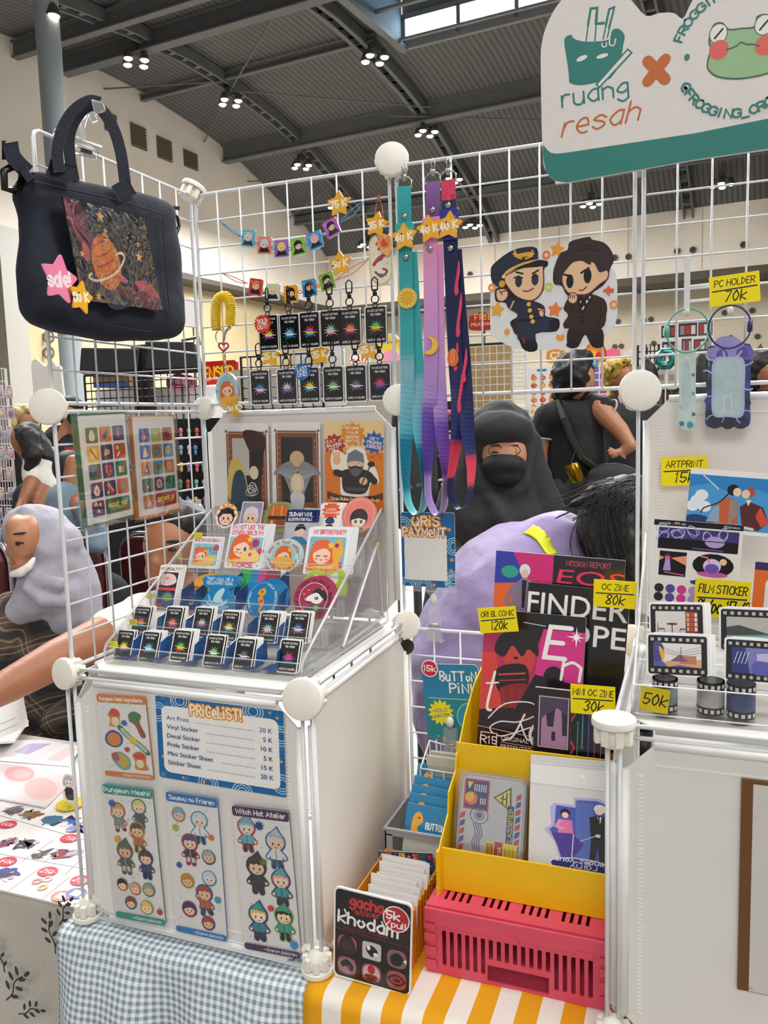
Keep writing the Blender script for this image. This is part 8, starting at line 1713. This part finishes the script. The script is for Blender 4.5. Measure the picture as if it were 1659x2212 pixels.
# stepped yellow bins
YLW=pm('yellow_plastic','f5c60c',.35,noise=.04,scale=30,sss=.06);bz=cz+.0035
t=thing('stepped_bin','bright yellow stepped bin of zines and pouches standing on the pink crate','bin',(.63,.2,bz));bx0,bx1=.513,.7335
side=[(.075,bz),(.335,bz),(.335,.33),(.27,.315),(.215,.285),(.19,.262),(.165,.245),(.16,.225),(.125,.21),(.12,.182),(.085,.16),(.075,.152)]
for x in(bx0,bx1-.002):MB().prism(side,(x,0,0),EY,EZ,EX,.002).build('side_wall',YLW,t)
lip=.092;k=.004
for n_,a,b in(('front_lip',(bx0,lip-.003,bz),(bx1,lip,.15)),('floor',(bx0,lip,bz),(bx1,.335,bz+.002)),('step_wall',(bx0,.170,bz),(bx1,.172,.262)),('step_wall',(bx0,.255,bz),(bx1,.257,.2)),('rear_wall',(bx0,.333,bz),(bx1,.335,.33))):MB().bbox(a,b).build(n_,YLW,t,bevel=.0006)
MB().bbox((bx0-.002,.072,bz-.004),(bx0,.082,.152)).build('corner_flange',YLW,t)
def comic(name,label,cat,q,ys,W,draw,t_=.005,**k):
 TLc,TRc,BLc=P(*q[0],y=ys[0]),P(*q[1],y=ys[0]),P(*q[2],y=ys[1]);return pcard(name,label,cat,TLc,TRc,BLc,W,draw,t=t_,mat=GLOSS,edge='ece4d8',**k)
def eos(a,W,H):
 a.rect(0,0,W,H,'221620').rect(0,0,46,H,'5a2a9a');a.poly([(0,0),(30,0),(16,H*.5),(0,H*.6)],'2f3fae').poly([(14,0),(46,0),(46,H*.45),(28,H*.3)],'d8287a').poly([(0,H*.3),(18,H*.28),(26,H*.6),(0,H*.7)],'ef6a2a').poly([(30,H*.3),(46,H*.4),(46,H*.75),(28,H*.6)],'6a2ab0').ell(12,16,7,5,'2fa890').ell(36,40,8,7,'2f8ab8')
 a.ell(24,14,4.4,5,'eceaf0').ell(24,17,3,3.4,'f0c8b8').poly([(14,28),(22,20),(30,22),(32,34),(28,46),(26,50),(16,50)],'8a7a9a').line([(26,22),(34,26),(24,24)],3,'9a8aa8').line([(15,28),(10,40),(18,46)],3,'8a7a9a').poly([(16,50),(27,50),(25,H),(18,H),(12,H)],'3f3a52').poly([(22,22),(26,22),(25,44),(23,44)],'1c1824').rect(2,50,10,H,'1a1420')
 for k in range(6):a.line([(3,54+k*5),(9,53+k*5)],.8,'c8323a')
 a.text('MISSION REPORT',73,7.5,4,'c8506a',.13,wid=34);a.btext('EOS',74,21.5,11.5,'f0305e',slant=.2,wid=50).line([(52,23.5),(94,23.5)],.5,'8a2a40').rect(50,27,96,28.5,'8a2038')
comic('zine','wide magenta and black zine headed MISSION REPORT at the back of the bin','zine',((1072,1189),(1351,1211),(1051,1420)),(.325,.31),100,eos,.006)
def finder(a,W,H):
 a.rect(0,0,W,H,'121014').poly([(0,H*.55),(60,H*.5),(50,H),(0,H)],'5a1c4a').poly([(0,H*.4),(24,H*.48),(40,H*.62),(0,H*.66)],'d8b8c8').ell(20,H*.66,30,8,'2c3f9a').rect(-2,H*.66,50,H*.9,'26307a').ell(20,H*.66,24,5.5,'1c2260')
 a.btext('FIND',1,30,22,'f4f2f2','l',wid=62,bold=.012).btext('ER',66,30,22,'f4f2f2','l',wid=33,bold=.012).btext('SCOPE',1,57,22,'f4f2f2','l',wid=98,bold=.012)
comic('zine','glossy black zine lettered FINDER SCOPE in white','zine',((1142,1257),(1362,1280),(1112,1590)),(.305,.268),100,finder,.006)
def entro(a,W,H):
 a.rect(0,0,W,H,'2a1a20').poly([(0,12),(W,12),(W,H*.62),(0,H*.6)],'b8285a').poly([(60,H*.1),(W,H*.1),(W,H*.55),(52,H*.5)],'d8308a').poly([(0,H*.3),(14,H*.3),(24,H*.72),(8,H),(0,H)],'d84038').rect(0,0,W,15,'1a1518').poly([(20,15),(60,15),(54,34),(26,38)],'1a1518')
 a.blob([(20,34),(34,26),(50,30),(52,52),(40,66),(26,60)],'c8403a').blob([(12,40),(18,24),(36,18),(52,24),(56,42),(46,36),(40,44),(30,34),(22,46)],'20161a').ell(34,46,2.2,1.4,'2a1014').blob([(16,58),(44,52),(46,76),(20,82)],'1e1216').line([(18,64),(44,60)],1.6,'d84a44').line([(19,70),(45,66)],1.4,'a8302e').blob([(20,78),(46,70),(58,84),(50,100),(30,100)],'8a1c24')
 for k in range(3):a.line([(24+k*9,94),(22+k*9,78)],4.4,'9a2028')
 a.poly([(54,60),(96,66),(92,H*.75),(44,H*.8),(34,H*.7)],'16101a').ell(72,62,10,12,'16101a').ell(78,80,9,9,'f0e4e6').ell(77,85,6,7,'e8a8a0').poly([(30,H*.7),(70,92),(92,96),(86,H),(20,H)],'3a1620').poly([(60,98),(78,96),(70,H),(52,H)],'e0506a').poly([(0,H*.7),(34,H*.66),(60,H*.82),(52,H),(0,H)],'241218').line([(40,10),(62,12)],.6,'f4f0f0')
 a.text('E',72,42,30,'f6f2f2',.15,slant=.16).line([(66,42),(80,42)],2.6,'f6f2f2').text('n',88,62,26,'f6f2f2',.11,slant=.1).poly(starp(92,20,10,1.6,4),'fff').poly(starp(92,20,6,1.2,4,45),'fff')
 a.line([(14,62),(8,96),(12,100)],2.6,'f6f2f2',True).line([(6,74),(18,72)],1.6,'f6f2f2').line([(46,100),(36,122),(26,128)],1.8,'f6f2f2',True).line([(10,108),(26,92),(52,88),(58,98),(40,108),(22,110),(12,118),(24,124),(52,112)],1.2,'f6f2f2',True).line([(42,108),(50,124),(58,120)],1.6,'f6f2f2',True).ring(62,118,11,13,3,'f6f2f2',12)
 y=H*.87;a.line([(0,y-8),(86,y-2)],.5,'e8e0e0').rect(3,y-3,20,y+12,'e8e0e0').rect(4,y-2,19,y+11,'1c1418').text('R15',11.5,y+8,7,'f4f0f0',.16).btext('ORIGINAL BL COMIC',24,y+3,4.4,'e8e0e0','l').line([(24,y+5),(70,y+6)],.4,'e8e0e0').btext('PRESENTED BY',24,y+11,4.4,'e8e0e0','l').btext('KFRNKM',24,y+17,4.4,'e8e0e0','l')
comic('comic_book','red and pink comic lettered En tRO in the yellow bin','book',((1048,1315),(1266,1334),(1010,1622)),(.272,.232),100,entro,.007)
def mini(a,W,H):
 a.rect(0,0,W,H,'16141a').rect(6,10,46,78,'c9a8b0').rect(7.5,11.5,44.5,76.5,'2a2434');a.poly([(10,76),(10,40),(16,34),(18,50),(26,50),(28,26),(36,22),(38,60),(44,60),(44,76)],'a87a9a').rect(24,56,29,68,'1c1824').poly([(8,12),(44,12),(44,34),(30,24),(8,40)],'4a3a58').rect(6,84,46,98,'3a2c50').blob([(10,96),(18,88),(28,90),(34,96)],'7a4a7a').line([(49,0),(49,H)],.5,'6a2a34')
 for x,c,y0,y1 in((58,'3f8f96',40,84),(64,'5ab0b4',20,70),(72,'5a5ac0',30,90),(80,'9a4a6a',16,80),(88,'8a6a9a',40,92),(94,'a88a7a',20,96)):a.line([(x,y0),(x,y1)],1.1,c).ring(x,y1+2,1.7,1.7,.6,c).ell(x,y0,1.2,1.2,c)
 for y in(22,66,92):a.line([(50,y),(54,y+8),(50,y+16)],2.4,'c8303a')
comic('mini_zine','small dark zine with a violet city window on its cover','zine',((1155.6,1484.5),(1322,1502),(1134,1690)),(.198,.178),100,mini,.009)
def tin(a,W,H):
 K=H/152;H=152;a.squash(K)
 a.rect(1,1,W-1,H-1,'9a9da2',11).rect(3,3,W-3,H-3,'c6c8cb',10).rect(6,8,46,58,'c8323a',1)
 for k in range(10):
  for x,y in((6,10+k*5),(46,10+k*5)):a.ell(x,y,1.5,1.5,'c6c8cb',n=8)
 a.rect(9,11,43,55,'26307a').ell(18,40,10,11,'e8702a').ell(16,38,7,8,'f2b83a').poly([(11,13),(20,13),(14,26)],'ecd22a')
 for k in range(6):a.rect(22+k*3.4,16,23.6+k*3.4,28,'e8e2d0')
 for k in range(3):a.rect(32+k*3.4,38,33.6+k*3.4,48,'e8e2d0')
 a.poly([(52,34),(78,14),(80,54)],'2a2e60').poly([(55,34),(76,18),(77.5,50)],'ecd82a').line([(62,34),(72,34)],1.8,'2a2e60').line([(66,28),(66,42)],2,'2a2e60').line([(72,24),(72,44)],2,'2a2e60').rect(74,44,84,112,'26307a').at(80.5,78,1,-90).text('CLASSIFIED',0,2,6.4,'ecd82a',.16,wid=58).off()
 a.ring(32,66,14,14,1,'2a3a7a').ring(32,66,8,8,.9,'2a3a7a').ell(32,66,5,5,'5a6aa0')and[a.line([(24+k*3.4,80),(28+k*3.4,96),(24+k*3.4,108),(26+k*3.4,122)],1,'2a3a7a',True)for k in range(4)]
 for k in range(9):
  for x in(7,90):a.poly([(x-3,66+k*13),(x+4,62+k*13),(x+3,71+k*13),(x-4,75+k*13)]if x<50 else[(x-3,26+k*12),(x+4,22+k*12),(x+3,31+k*12),(x-4,35+k*12)],['c8323a','2f4a9a'][k%2])
 a.rect(44,104,92,H-4,'ecd82a',1).rect(46,108,56,130,'b83a2a')and[a.line([(48,110+k*2.6),(54,110+k*2.6)],1,'ecd82a')for k in range(7)];a.rect(58,104,70,H-4,'b8283a').at(66.5,128,1,-90).text('PRIORITY MAIL',0,1.5,5,'f6eed0',.16,wid=34).text('EXPRESS DELIVERY',0,6.5,2.6,'f6eed0',.14,wid=30).off()and[a.line([(74+k*6,112),(76+k*6,H-8)],.8,'a8343a')for k in range(3)];a.poly([(47,134),(55,134),(53,141),(51,146),(49,141)],'b8283a')
TLc,TRc,BLc=P(997,1668,y=.15),P(1138,1687,y=.15),P(974,1868,y=.108)
tb=pcard('mail_tin','silver tin printed like an airmail parcel, in the yellow bin','tin',TLc,TRc,BLc,100,tin,t=.018,r=11,mat=pm('tin_print',attr=True,rough=.22,metal=.35,noise=.03),edge='a8aaae',base='c6c8cb')
pcard('plastic_bag',None,None,P(988,1660,y=.148),P(1143,1680,y=.148),P(966,1875,y=.1055),100,None,t=.0004,mat=clear('crinkle_bag','ffffff',.02,.2),parent=tb)
def pouch(a,W,H):
 a.rect(0,0,W,H,'dcdad8').squash(H/172).rect(0,0,W,26,'e8e6e4').line([(0,27),(W,29)],1.4,'f8f8f6').line([(0,31),(W,33)],1.2,'c8c6c4').ell(62,12,2.6,3,'fbfbf9')
 a.poly([(28,58),(24,66),(26,92),(18,100),(30,118),(38,148),(92,150),(94,112),(98,70),(92,50),(80,44),(52,46),(52,58)],'b8b0e0').poly([(31,61),(30,92),(24,100),(34,118),(42,144),(88,146),(90,110),(94,70),(88,52),(78,48),(55,50),(54,62)],'4a5ab0')
 a.poly([(54,52),(74,52),(74,140),(54,140)],'5a70c0').ell(42,72,6,7,'1c1c30').ell(42,75,4,4.6,'f4d0c0').poly([(34,82),(50,82),(52,104),(34,104)],'e078a8').line([(36,84),(32,94),(40,96)],4,'e89ac0').poly([(26,104),(50,102),(64,116),(58,130),(40,148),(34,124)],'4f3a98').line([(52,104),(50,148)],1,'e8e8f0').ell(82,60,7,7,'eceaf0').ell(81,64,4.6,5,'f2d8cc').poly([(70,74),(80,70),(92,72),(94,108),(72,108)],'1c1c22').poly([(72,108),(90,108),(90,146),(82,146),(80,116),(76,146),(70,146)],'26262c').poly([(79,72),(84,72),(82,84)],'e8e6ea').line([(81,72),(81,90)],1.6,'111116').line([(60,112),(80,100)],1.4,'b8b8c4').ell(80,101,3,2.6,'f2d8cc')
 a.ell(62,150,38,12,'e4e4f2').ell(62,150,36,10.5,'333a80').at(62,144,-1,0,-1).text('rendez-vous',0,3,7,'eceaf8',.16,wid=60,slant=.2).off().at(64,152,-1,0,-1).text('rainy',0,4,8,'b8bce8',.2,wid=30).off()
for k in(3,2,1,0):
 o=EY*.006*k+EZ*.0018*k-EX*.0012*k;TLc,TRc,BLc=P(1147,1650,y=.148),P(1331,1668,y=.148),P(1131,1885,y=.104)
 pcard('zip_pouch',['white zip pouch with a sticker of two people in front in the bin','white zip pouch just behind the sticker pouch','white zip pouch third in the bin','white zip pouch farthest back in the bin'][k],'pouch',TLc+o,TRc+o,BLc+o,100,pouch if k==0 else(lambda a,W,H:a.line([(0,27),(W,29)],1.4,'f8f8f6')),t=.0016,r=2,mat=GLOSS,base='dcdad8',edge='ecebe9',group='white zip pouches')
# ------------------------------------------------------------------ film sticker display on the other cube
QX0,QX1=.757,1.06
rs=stepped('clear plastic stepped display of film stickers on the other white cube',QX0,QX1,[(.034,zb),(.3,zb),(.3,.545),(.285,.545),(.04,.405),(.034,.395)],0,[(.05,.380,.04,.03),(.1,.402,.045,.022),(.17,.43,.05,.02),(.24,.47,.05,.02)])
def film(pic):
 def d(a,W,H):
  a.rect(0,0,W,H,'f0efee',4).rect(3,3,W-3,H-3,'1a191c',4)
  for k in range(8):
   for y in(7,H-12):a.rect(7+k*11.4,y,12.5+k*11.4,y+5.5,'b8b6b4',1)
  pic(a,12,16,W-12,H-16)
 return d
def pcafe(a,x0,y0,x1,y1):a.rect(x0,y0,x1,y1,'d8d4d0',2).rect(x1-22,y0,x1,y1,'8a3a30');[a.rect(x1-20+k%3*7,y0+3+k//3*9,x1-15+k%3*7,y0+10+k//3*9,['d8a87a','c8503a','ecd8c0'][k%3])for k in range(12)];a.ell(x0+30,y0+24,10,2,'6a2a30').line([(x0+30,y0+24),(x0+30,y1)],1.6,'3a1c20');[a.rect(x0+q,y0+32,x0+q+12,y0+35,'9a5a5a').line([(x0+q+(0 if q<20 else 12),y0+22),(x0+q+(0 if q<20 else 12),y1)],1.2,'4a5a58').line([(x0+q+(12 if q<20 else 0),y0+34),(x0+q+(12 if q<20 else 0),y1)],1,'9a5a5a')for q in(4,44)]
def ptown(a,x0,y0,x1,y1):a.rect(x0,y0,x1,y1,'e6e0dc',2).blob([(x0,y0),(x0+14,y0+2),(x0+16,y0+22),(x0+2,y0+40)],'4a4a8a').blob([(x0+8,y0+6),(x0+18,y0+16),(x0+14,y0+30)],'e8b04a').poly([(x0,y1),(x0+22,y0+30),(x1,y0+26),(x1,y1)],'d8a87a').poly([(x0,y1),(x0,y0+34),(x0+14,y0+30),(x0+22,y1)],'5a60a0').rect(x1-34,y0+20,x1-8,y0+34,'b8806a').poly([(x1-50,y0+30),(x1-34,y0+18),(x1-20,y0+30)],'8a5a6a').poly([(x0+26,y1),(x0+40,y0+36),(x1,y0+40),(x1,y1)],'6a5a98');[a.line([(x0+14,y0+6+k*4),(x0+40,y0+14+k*3),(x1,y0+4+k*5)],.5,'4a4a58',True)for k in range(3)];a.line([(x0+44,y0+6),(x0+44,y0+30)],1,'4a4a58')
def phill(a,x0,y0,x1,y1):a.rect(x0,y0,x1,y1,'b4b2ac',2).poly([(x0,y0+18),(x0+20,y0+14),(x1,y0+30),(x1,y1),(x0,y1)],'3f4a48').poly([(x0,y1-12),(x1,y1-16),(x1,y1),(x0,y1)],'5a9a8a').line([(x0,y1-9),(x1,y1-12)],1.2,'c8e0d8')
def pblue(a,x0,y0,x1,y1):a.rect(x0,y0,x1,y1,'7a7ab8',2).poly([(x0,y0),(x0+22,y0),(x0+30,y1),(x0,y1)],'33387a').poly([(x0+40,y0+10),(x1,y0+6),(x1,y1),(x0+44,y1)],'b8b4d8').blob([(x0+34,y1),(x0+40,y1-22),(x1,y1-16),(x1,y1)],'5a5aa8');[a.line([(x0+4+k*6,y0+28),(x0+10+k*6,y0+8)],1,'e8e8f4')for k in range(4)]
for l,q,y,f in(('film-frame sticker of an empty cafe table, in the upper pocket',((1401,1301.5),(1521,1303),(1399,1390)),.115,pcafe),('film-frame sticker of a seaside town, in the lower pocket',((1396,1367),(1531,1372),(1393.5,1451)),.085,ptown),('film-frame sticker of a green headland, cut by the photo edge',((1553,1311),(1690,1316),(1556,1400)),.115,phill),('film-frame sticker in violet blue, cut by the photo edge',((1565,1376),(1700,1385),(1572,1464)),.085,pblue)):
 for k in(2,1,0):
  pts=[P(*c,y=y)+EX*.0035*k+EY*.003*k for c in q];pts[2]=pts[2]-EY*.012;pcard('film_sticker',l if k==0 else('white-edged copy directly behind the ' if k==1 else 'last copy behind the ')+l[:l.index(',')],'sticker',*pts,100,film(f)if k==0 else None,t=.0008,r=4,mat=GLOSS,group=l[:l.index(',')]+' stack')
def seaside(a,W,H):
 a.rect(0,0,W,H,'f2efed').rect(0,0,W,7,'1a181c').btext('seaside - PM ver',6,5.2,3.4,'e8e4ec','l').btext('@kfrnkm',96,5.2,3.4,'e8e4ec','r').rect(6,9,96,22,'3f3a78')
 for k in range(12):a.ring(10+(k*17)%84,10+(k*7)%12,8,5,.9,'c4b4e8',k*30)
 a.rect(6,22,96,35,'121018').ell(70,23,11,7,'b8a4e0').rect(6,22,96,23,'121018').line([(46,32),(80,33)],1.2,'7a5ab0').rect(9,38,40,68,'121018').poly([(16,48),(21,47),(23,62),(14,62)],'b89ae0').rect(15.5,44,21,48,'e86a8a').poly([(14,44),(18.5,40),(22.5,44)],'4a3a80').poly([(9,44),(15,46),(9,50)],'f0a07a').poly([(22,46),(40,42),(40,54)],'f0a07a').line([(16,64),(38,66)],1.4,'d8709a')
 a.ell(70,51,23,14,'121018').ell(70,62,17,3.4,'c860b8').ell(69,52,10,9,'e0d4f4').ell(69,55,8,6,'7a52c0').ell(81,46,4,4,'f4d0a0').line([(56,41),(63,42),(66,48)],1.8,'f07a8a').blob([(46,72),(58,70),(62,74),(50,76)],'4a3a78').ell(84,76,10,3,'c860b8')
 for k,c in enumerate(('2a2830','5a4aa0','d83a9a','b898d8','8a6ac0','3a3450')):
  for y in(84,95):a.ell(11+k*13,y,5.4,5.4,c)
pcard('sticker_sheet','white sticker sheet headed seaside PM ver behind the film stickers','sticker sheet',(1413.8,1121),(1607,1135),(1403,1330),100,seaside,'y',.2,t=.001,r=1)
def sky(a,W,H):
 a.rect(0,0,W,H,'f4f2f0').rect(0,9,W,H-6,'2f86cc').poly([(0,30),(30,22),(60,34),(100,26),(W,40),(W,H-6),(0,H-6)],'4a9cd8');[a.ell(8+k*6,60-(k%3)*9,10,9,'e8eef2')for k in range(4)];a.line([(20,10),(44,30)],1.6,'e4eef6').blob([(0,78),(20,74),(44,82),(44,H-6),(0,H-6)],'1f3f6a')
 a.poly([(44,52),(60,42),(74,48),(78,84),(42,86)],'c8603a').poly([(40,60),(48,56),(50,84),(30,84)],'8fa8c0').poly([(62,46),(72,48),(76,70),(64,86)],'9a8a7a').ell(66,30,9,9,'1f1a20').ell(72,33,6,7,'f2d0b4').line([(60,36),(46,52),(26,62),(22,70)],2,'1f1a20',True).poly([(78,56),(90,46),(112,54),(122,78),(108,92),(84,88)],'5a2a2c').poly([(108,54),(122,78),(112,86),(102,70)],'d8503a').ell(90,32,8,8,'b8543a').ell(85,35,6,7,'f2d0b4').poly([(86,44),(94,44),(90,54)],'e8e4e0').line([(84,88),(100,90)],4,'f2d0b4')
pcard('art_print','art print of two people face to face under a blue sky','print',(1493,1011),(1700,1026),(1490,1144),140,sky,'y',.288,t=.001)
pcard('sticker_sheet','orange sticker sheet with a violet head at the photo edge','sticker sheet',(1632,1213),(1740,1222),(1629,1320),100,lambda a,W,H:[a.rect(0,0,W,H,'e8742c'),a.rect(0,0,W,18,'3a2c6a',2),a.btext('take',40,14,9,'e8e4f0'),a.rect(24,36,90,H,'f0ecea',12),a.rect(34,46,84,H,'6a5ab0',8),a.blob([(40,70),(60,60),(78,80),(50,100)],'b8a4e0')],'y',.2,t=.001)
ytag('yellow tag FILM STICKER 8k/pc on the film display',(1502.6,1248.5),(1623,1258),(1498.6,1330),'FILM STICKER','8k/pc 15k/2',.16,base='f0da08',w1=.86)
FB=pm('film_black','17161a',.3,noise=.04)
def roll(label,u,v0,v1,rpx,col,tilt=0):
 b=P(u,v1,z=A+.009);d=depth(b);r=rpx*d/FPX;h_=(v1-v0)*d/FPX;ax=Vector((sin(radians(tilt)),0,cos(radians(tilt))))
 t=thing('tape_roll',label,'tape roll',b);m=pm('tape_'+col,col,.3,noise=.35,scale=70)
 MB().lathe(b,ax,[(r*.85,0),(r,0),(r,h_),(r*.86,h_),(r*.85,.001)],24).build('tape',m,t,'auto')
 for k,z in enumerate((0,h_-.0085)):MB().lathe(b+ax*z,ax,[(r*1.004,0),(r*1.012,.0002),(r*1.012,.0083),(r*1.004,.0085)],24).build('film_edge',FB,t,'auto')
 X=ax.orthogonal().normalized();Yv=ax.cross(X);WM=pm('film_hole','c9c7c4',.5,noise=.03)
 mb=MB()
 for z in(.0042,h_-.0042):
  for k in range(14):th=2*pi*k/14;n=X*cos(th)+Yv*sin(th);mb.box(b+ax*z+n*r*1.013,(.0005,.0036,.004),Matrix((n,ax.cross(n),ax)).transposed())
 h2=mb.build('film_holes',WM,t);h2['kind']='stuff'
roll('film-edged tape roll half behind the 50k tag',1436,1462,1531,26,'6a7a78');roll('grey film-edged tape roll standing in the middle',1534.5,1467,1537,28,'a4a2a0');roll('blue film-edged tape roll tilted beside the grey one',1600,1472,1546,29,'3a4670',0)
ytag('small yellow 50k tag on the tape rolls',(1385.7,1481),(1448,1491.8),(1379.5,1532),'','50k',.037,u=False)
def board(a,W,H):a.rect(0,0,W,H,'6f4a26').rect(12,4,W,H-.5,'d3cfca').rect(12,H-6,16,H-3,'b8b4ae')
pcard('framed_board','pale board in a brown frame on the front of the other cube','board',P(1602,1683.5,y=-.0065),P(1602,1683.5,y=-.0065)+EX*.12,P(1602,1683.5,y=-.0065)+Vector((-.001,0,P(1590,2136,y=-.0065).z-P(1602,1683.5,y=-.0065).z)),130,board,'y',-.0065,t=.004,edge='6a4522')
for z in(.02,A-.02):pass
# ------------------------------------------------------------------ the neighbouring stall
zm=.0025;TLc=Vector((-.80,.43,zm));W_,H_=770,417
def mat_(a):
 a.rect(0,0,W_,H_,'e6e2e0',14);px=a.px;s=random.Random(6)
 for q,c in((((0,1762),(185,1815)),'3a4a5a'),(((0,1845),(200,1880)),'3a4a5a'),(((115,1815),(48,1860)),'b0343e'),(((182,1850),(140,1890)),'b0343e'),(((80,1880),(18,1925)),'b0343e'),(((150,1895),(88,1945)),'b0343e')):a.line([px(*q[0]),px(*q[1])],1.4,c)
 for(u,v),pal in(((30,1750),'5a3a3a'),((66,1760),'7a5a30'),((110,1772),'2f6a8a'),((145,1775),'3a6ac0'),((15,1820),'8a4a6a'),((55,1826),'5a5060'),((100,1846),'4a4448'),((142,1846),'8a2a34'),((14,1890),'2f3f8a'),((170,1790),'7a8ac8')):
  c=px(u,v)
  for k in range(9):a.blob([(c[0]+(s.random()-.5)*34+8*cos(j),c[1]+(s.random()-.5)*30+7*sin(j))for j in(0,1.3,2.6,3.9,5.2)],[pal,'d8d0d4','3a3640',pal,'a8a4b4'][k%5])
 for(u,v),t_ in(((17,1782),'60k'),((150,1812),'75k'),((15,1862),'60k'),((103,1884),'25k'),((174,1903),'25k'),((72,1732),'60k')):c=px(u,v);a.ell(*c,17,14,'cf2f44').text(t_,c[0],c[1]+5,10,'f6ecec',.13,slant=.3)
 for u,v,c in((80,1905,'d88a8a'),(103,1900,'d8c0c4'),(92,1918,'e0a86a')):a.ring(*px(u,v),8,8,4,c)
 for u,v,c in((133,1937,'c8785a'),(165,1931,'5a70b0')):p_=px(u,v);a.ell(*p_,17,14,c).rect(p_[0]-8,p_[1]-7,p_[0]+8,p_[1]+7,'efedec')
 c=px(30,1722);a.text('GENSHIN',c[0],c[1],11,'26242a',.16,wid=52).text('IMPACT',c[0],c[1]+9,5,'26242a',.14,wid=34)
ob=card('counter_mat','white printed counter mat of red price dots at the neighbouring stall','mat',TLc,TLc+EX*.77,TLc-EY*.417,W_,H_,mat_,.003,14,edge='dcdad8',mat=GLOSS)
def flat_(name,label,cat,pts,z,col,draw=None,t_=.002,mat=None):
 q=[P(*p,z=z)for p in pts];mb=MB();X,Y=EX,EY;o=Vector((0,0,z));mb.prism([(p.x,p.y)for p in q],o-EZ*t_,EX,EY,EZ,t_,col);a=Art();a.px=lambda u,v:(P(u,v,z=z).x,P(u,v,z=z).y)
 if draw:draw(a)
 a.into(mb,o,EX,EY,EZ,2e-5);return tag(mb.build(name,mat or GLOSS),label,cat)
flat_('plastic_folder','pale translucent folder with pink discs lying on the counter mat','folder',((-60,1642),(130,1662),(150,1690),(98,1742),(-70,1712)),.0075,'e8dcdc',lambda a:[a.poly([a.px(u+rx*cos(k*pi/10),v+ry*sin(k*pi/10))for k in range(20)],c)for u,v,rx,ry,c in((42,1672,33,17,'ecb4b4'),(88,1704,36,24,'efc4c0'),(45,1672,20,9,'f2c8c8'))],.0035)
flat_('print_sheet','pale lilac print sheet behind the translucent folder','sheet',((-40,1600),(95,1598),(175,1612),(150,1655),(-40,1640)),.0045,'e4dfe4',lambda a:[a.poly([a.px(*k)for k in((30,1625),(62,1606),(112,1606),(60,1630))],'b8b0d0'),a.poly([a.px(*k)for k in((100,1640),(150,1612),(172,1618),(130,1646))],'f0c8c4')],.0012)
for k in range(5):q=[(-60,1560),(18,1545),(62,1556),(30,1600),(-60,1606)];flat_('booklet',['lowest booklet of the pale stack at the photo edge','second booklet of the pale stack','middle booklet of the pale stack','fourth booklet of the pale stack','top booklet of the pale stack at the photo edge'][k],'booklet',[(u+(k%2)*2,v+12)for u,v in q]if False else q,.008+.006*k,'e6e2de',None,.0055)
pcard('order_sheet','white order sheets in a black binder clip above the pale booklets','sheet',P(-60,1540,y=.42),P(48,1492,y=.42),P(-38,1610,y=.40),100,lambda a,W,H:[a.line([(40,30+k*9),(80,30+k*9)],1,'b8b4b0')for k in range(3)],t=.001,lift=0);ob=bpy.data.objects['order_sheet']
MB().tube([P(12,1560,y=.415),P(12,1583,y=.412),P(16,1583,y=.412),P(16,1560,y=.415)],.002,6,True).build('binder_clip',BLACK,ob);MB().hexa([P(*q,y=y)for y in(.41,.425)for q in((22,1552),(40,1534),(36,1546),(22,1560))]).build('tab',pm('olive_card','a8923a',.6,noise=.05),ob)
b=P(152,1738,z=zm+.003);t=thing('acrylic_figure','little acrylic figure of a silver-haired person on a yellow base on the counter mat','figure',b)
MB().lathe(b,EZ,[(.026,0),(.026,.003)],24).build('base',pm('yellow_acrylic','e0c81c',.15,noise=.1,coat=.4),t,'auto')
def afig(a,W,H):chibi(a,50,60,6.4,'b8b0c0','2c2a34','6a6470','e8e4ea',3);a.blob([(20,40),(30,24),(34,50),(24,56)],'9fb8c4').blob([(70,26),(82,40),(78,56),(68,48)],'b8b0c0').blob([(30,80),(50,70),(72,82),(66,108),(34,106)],'33303a')
pcard('figure_plate',None,None,b+Vector((-.024,0,.062)),b+Vector((.024,0,.062)),b+Vector((-.024,0,.002)),100,afig,t=.003,mat=GLOSS,parent=t,shape=lambda W,H:crom([(20,30),(34,6),(66,4),(82,28),(80,64),(86,96),(66,H-2),(34,H-2),(16,96),(24,62)],4,True),base='eceaee',clip=False)
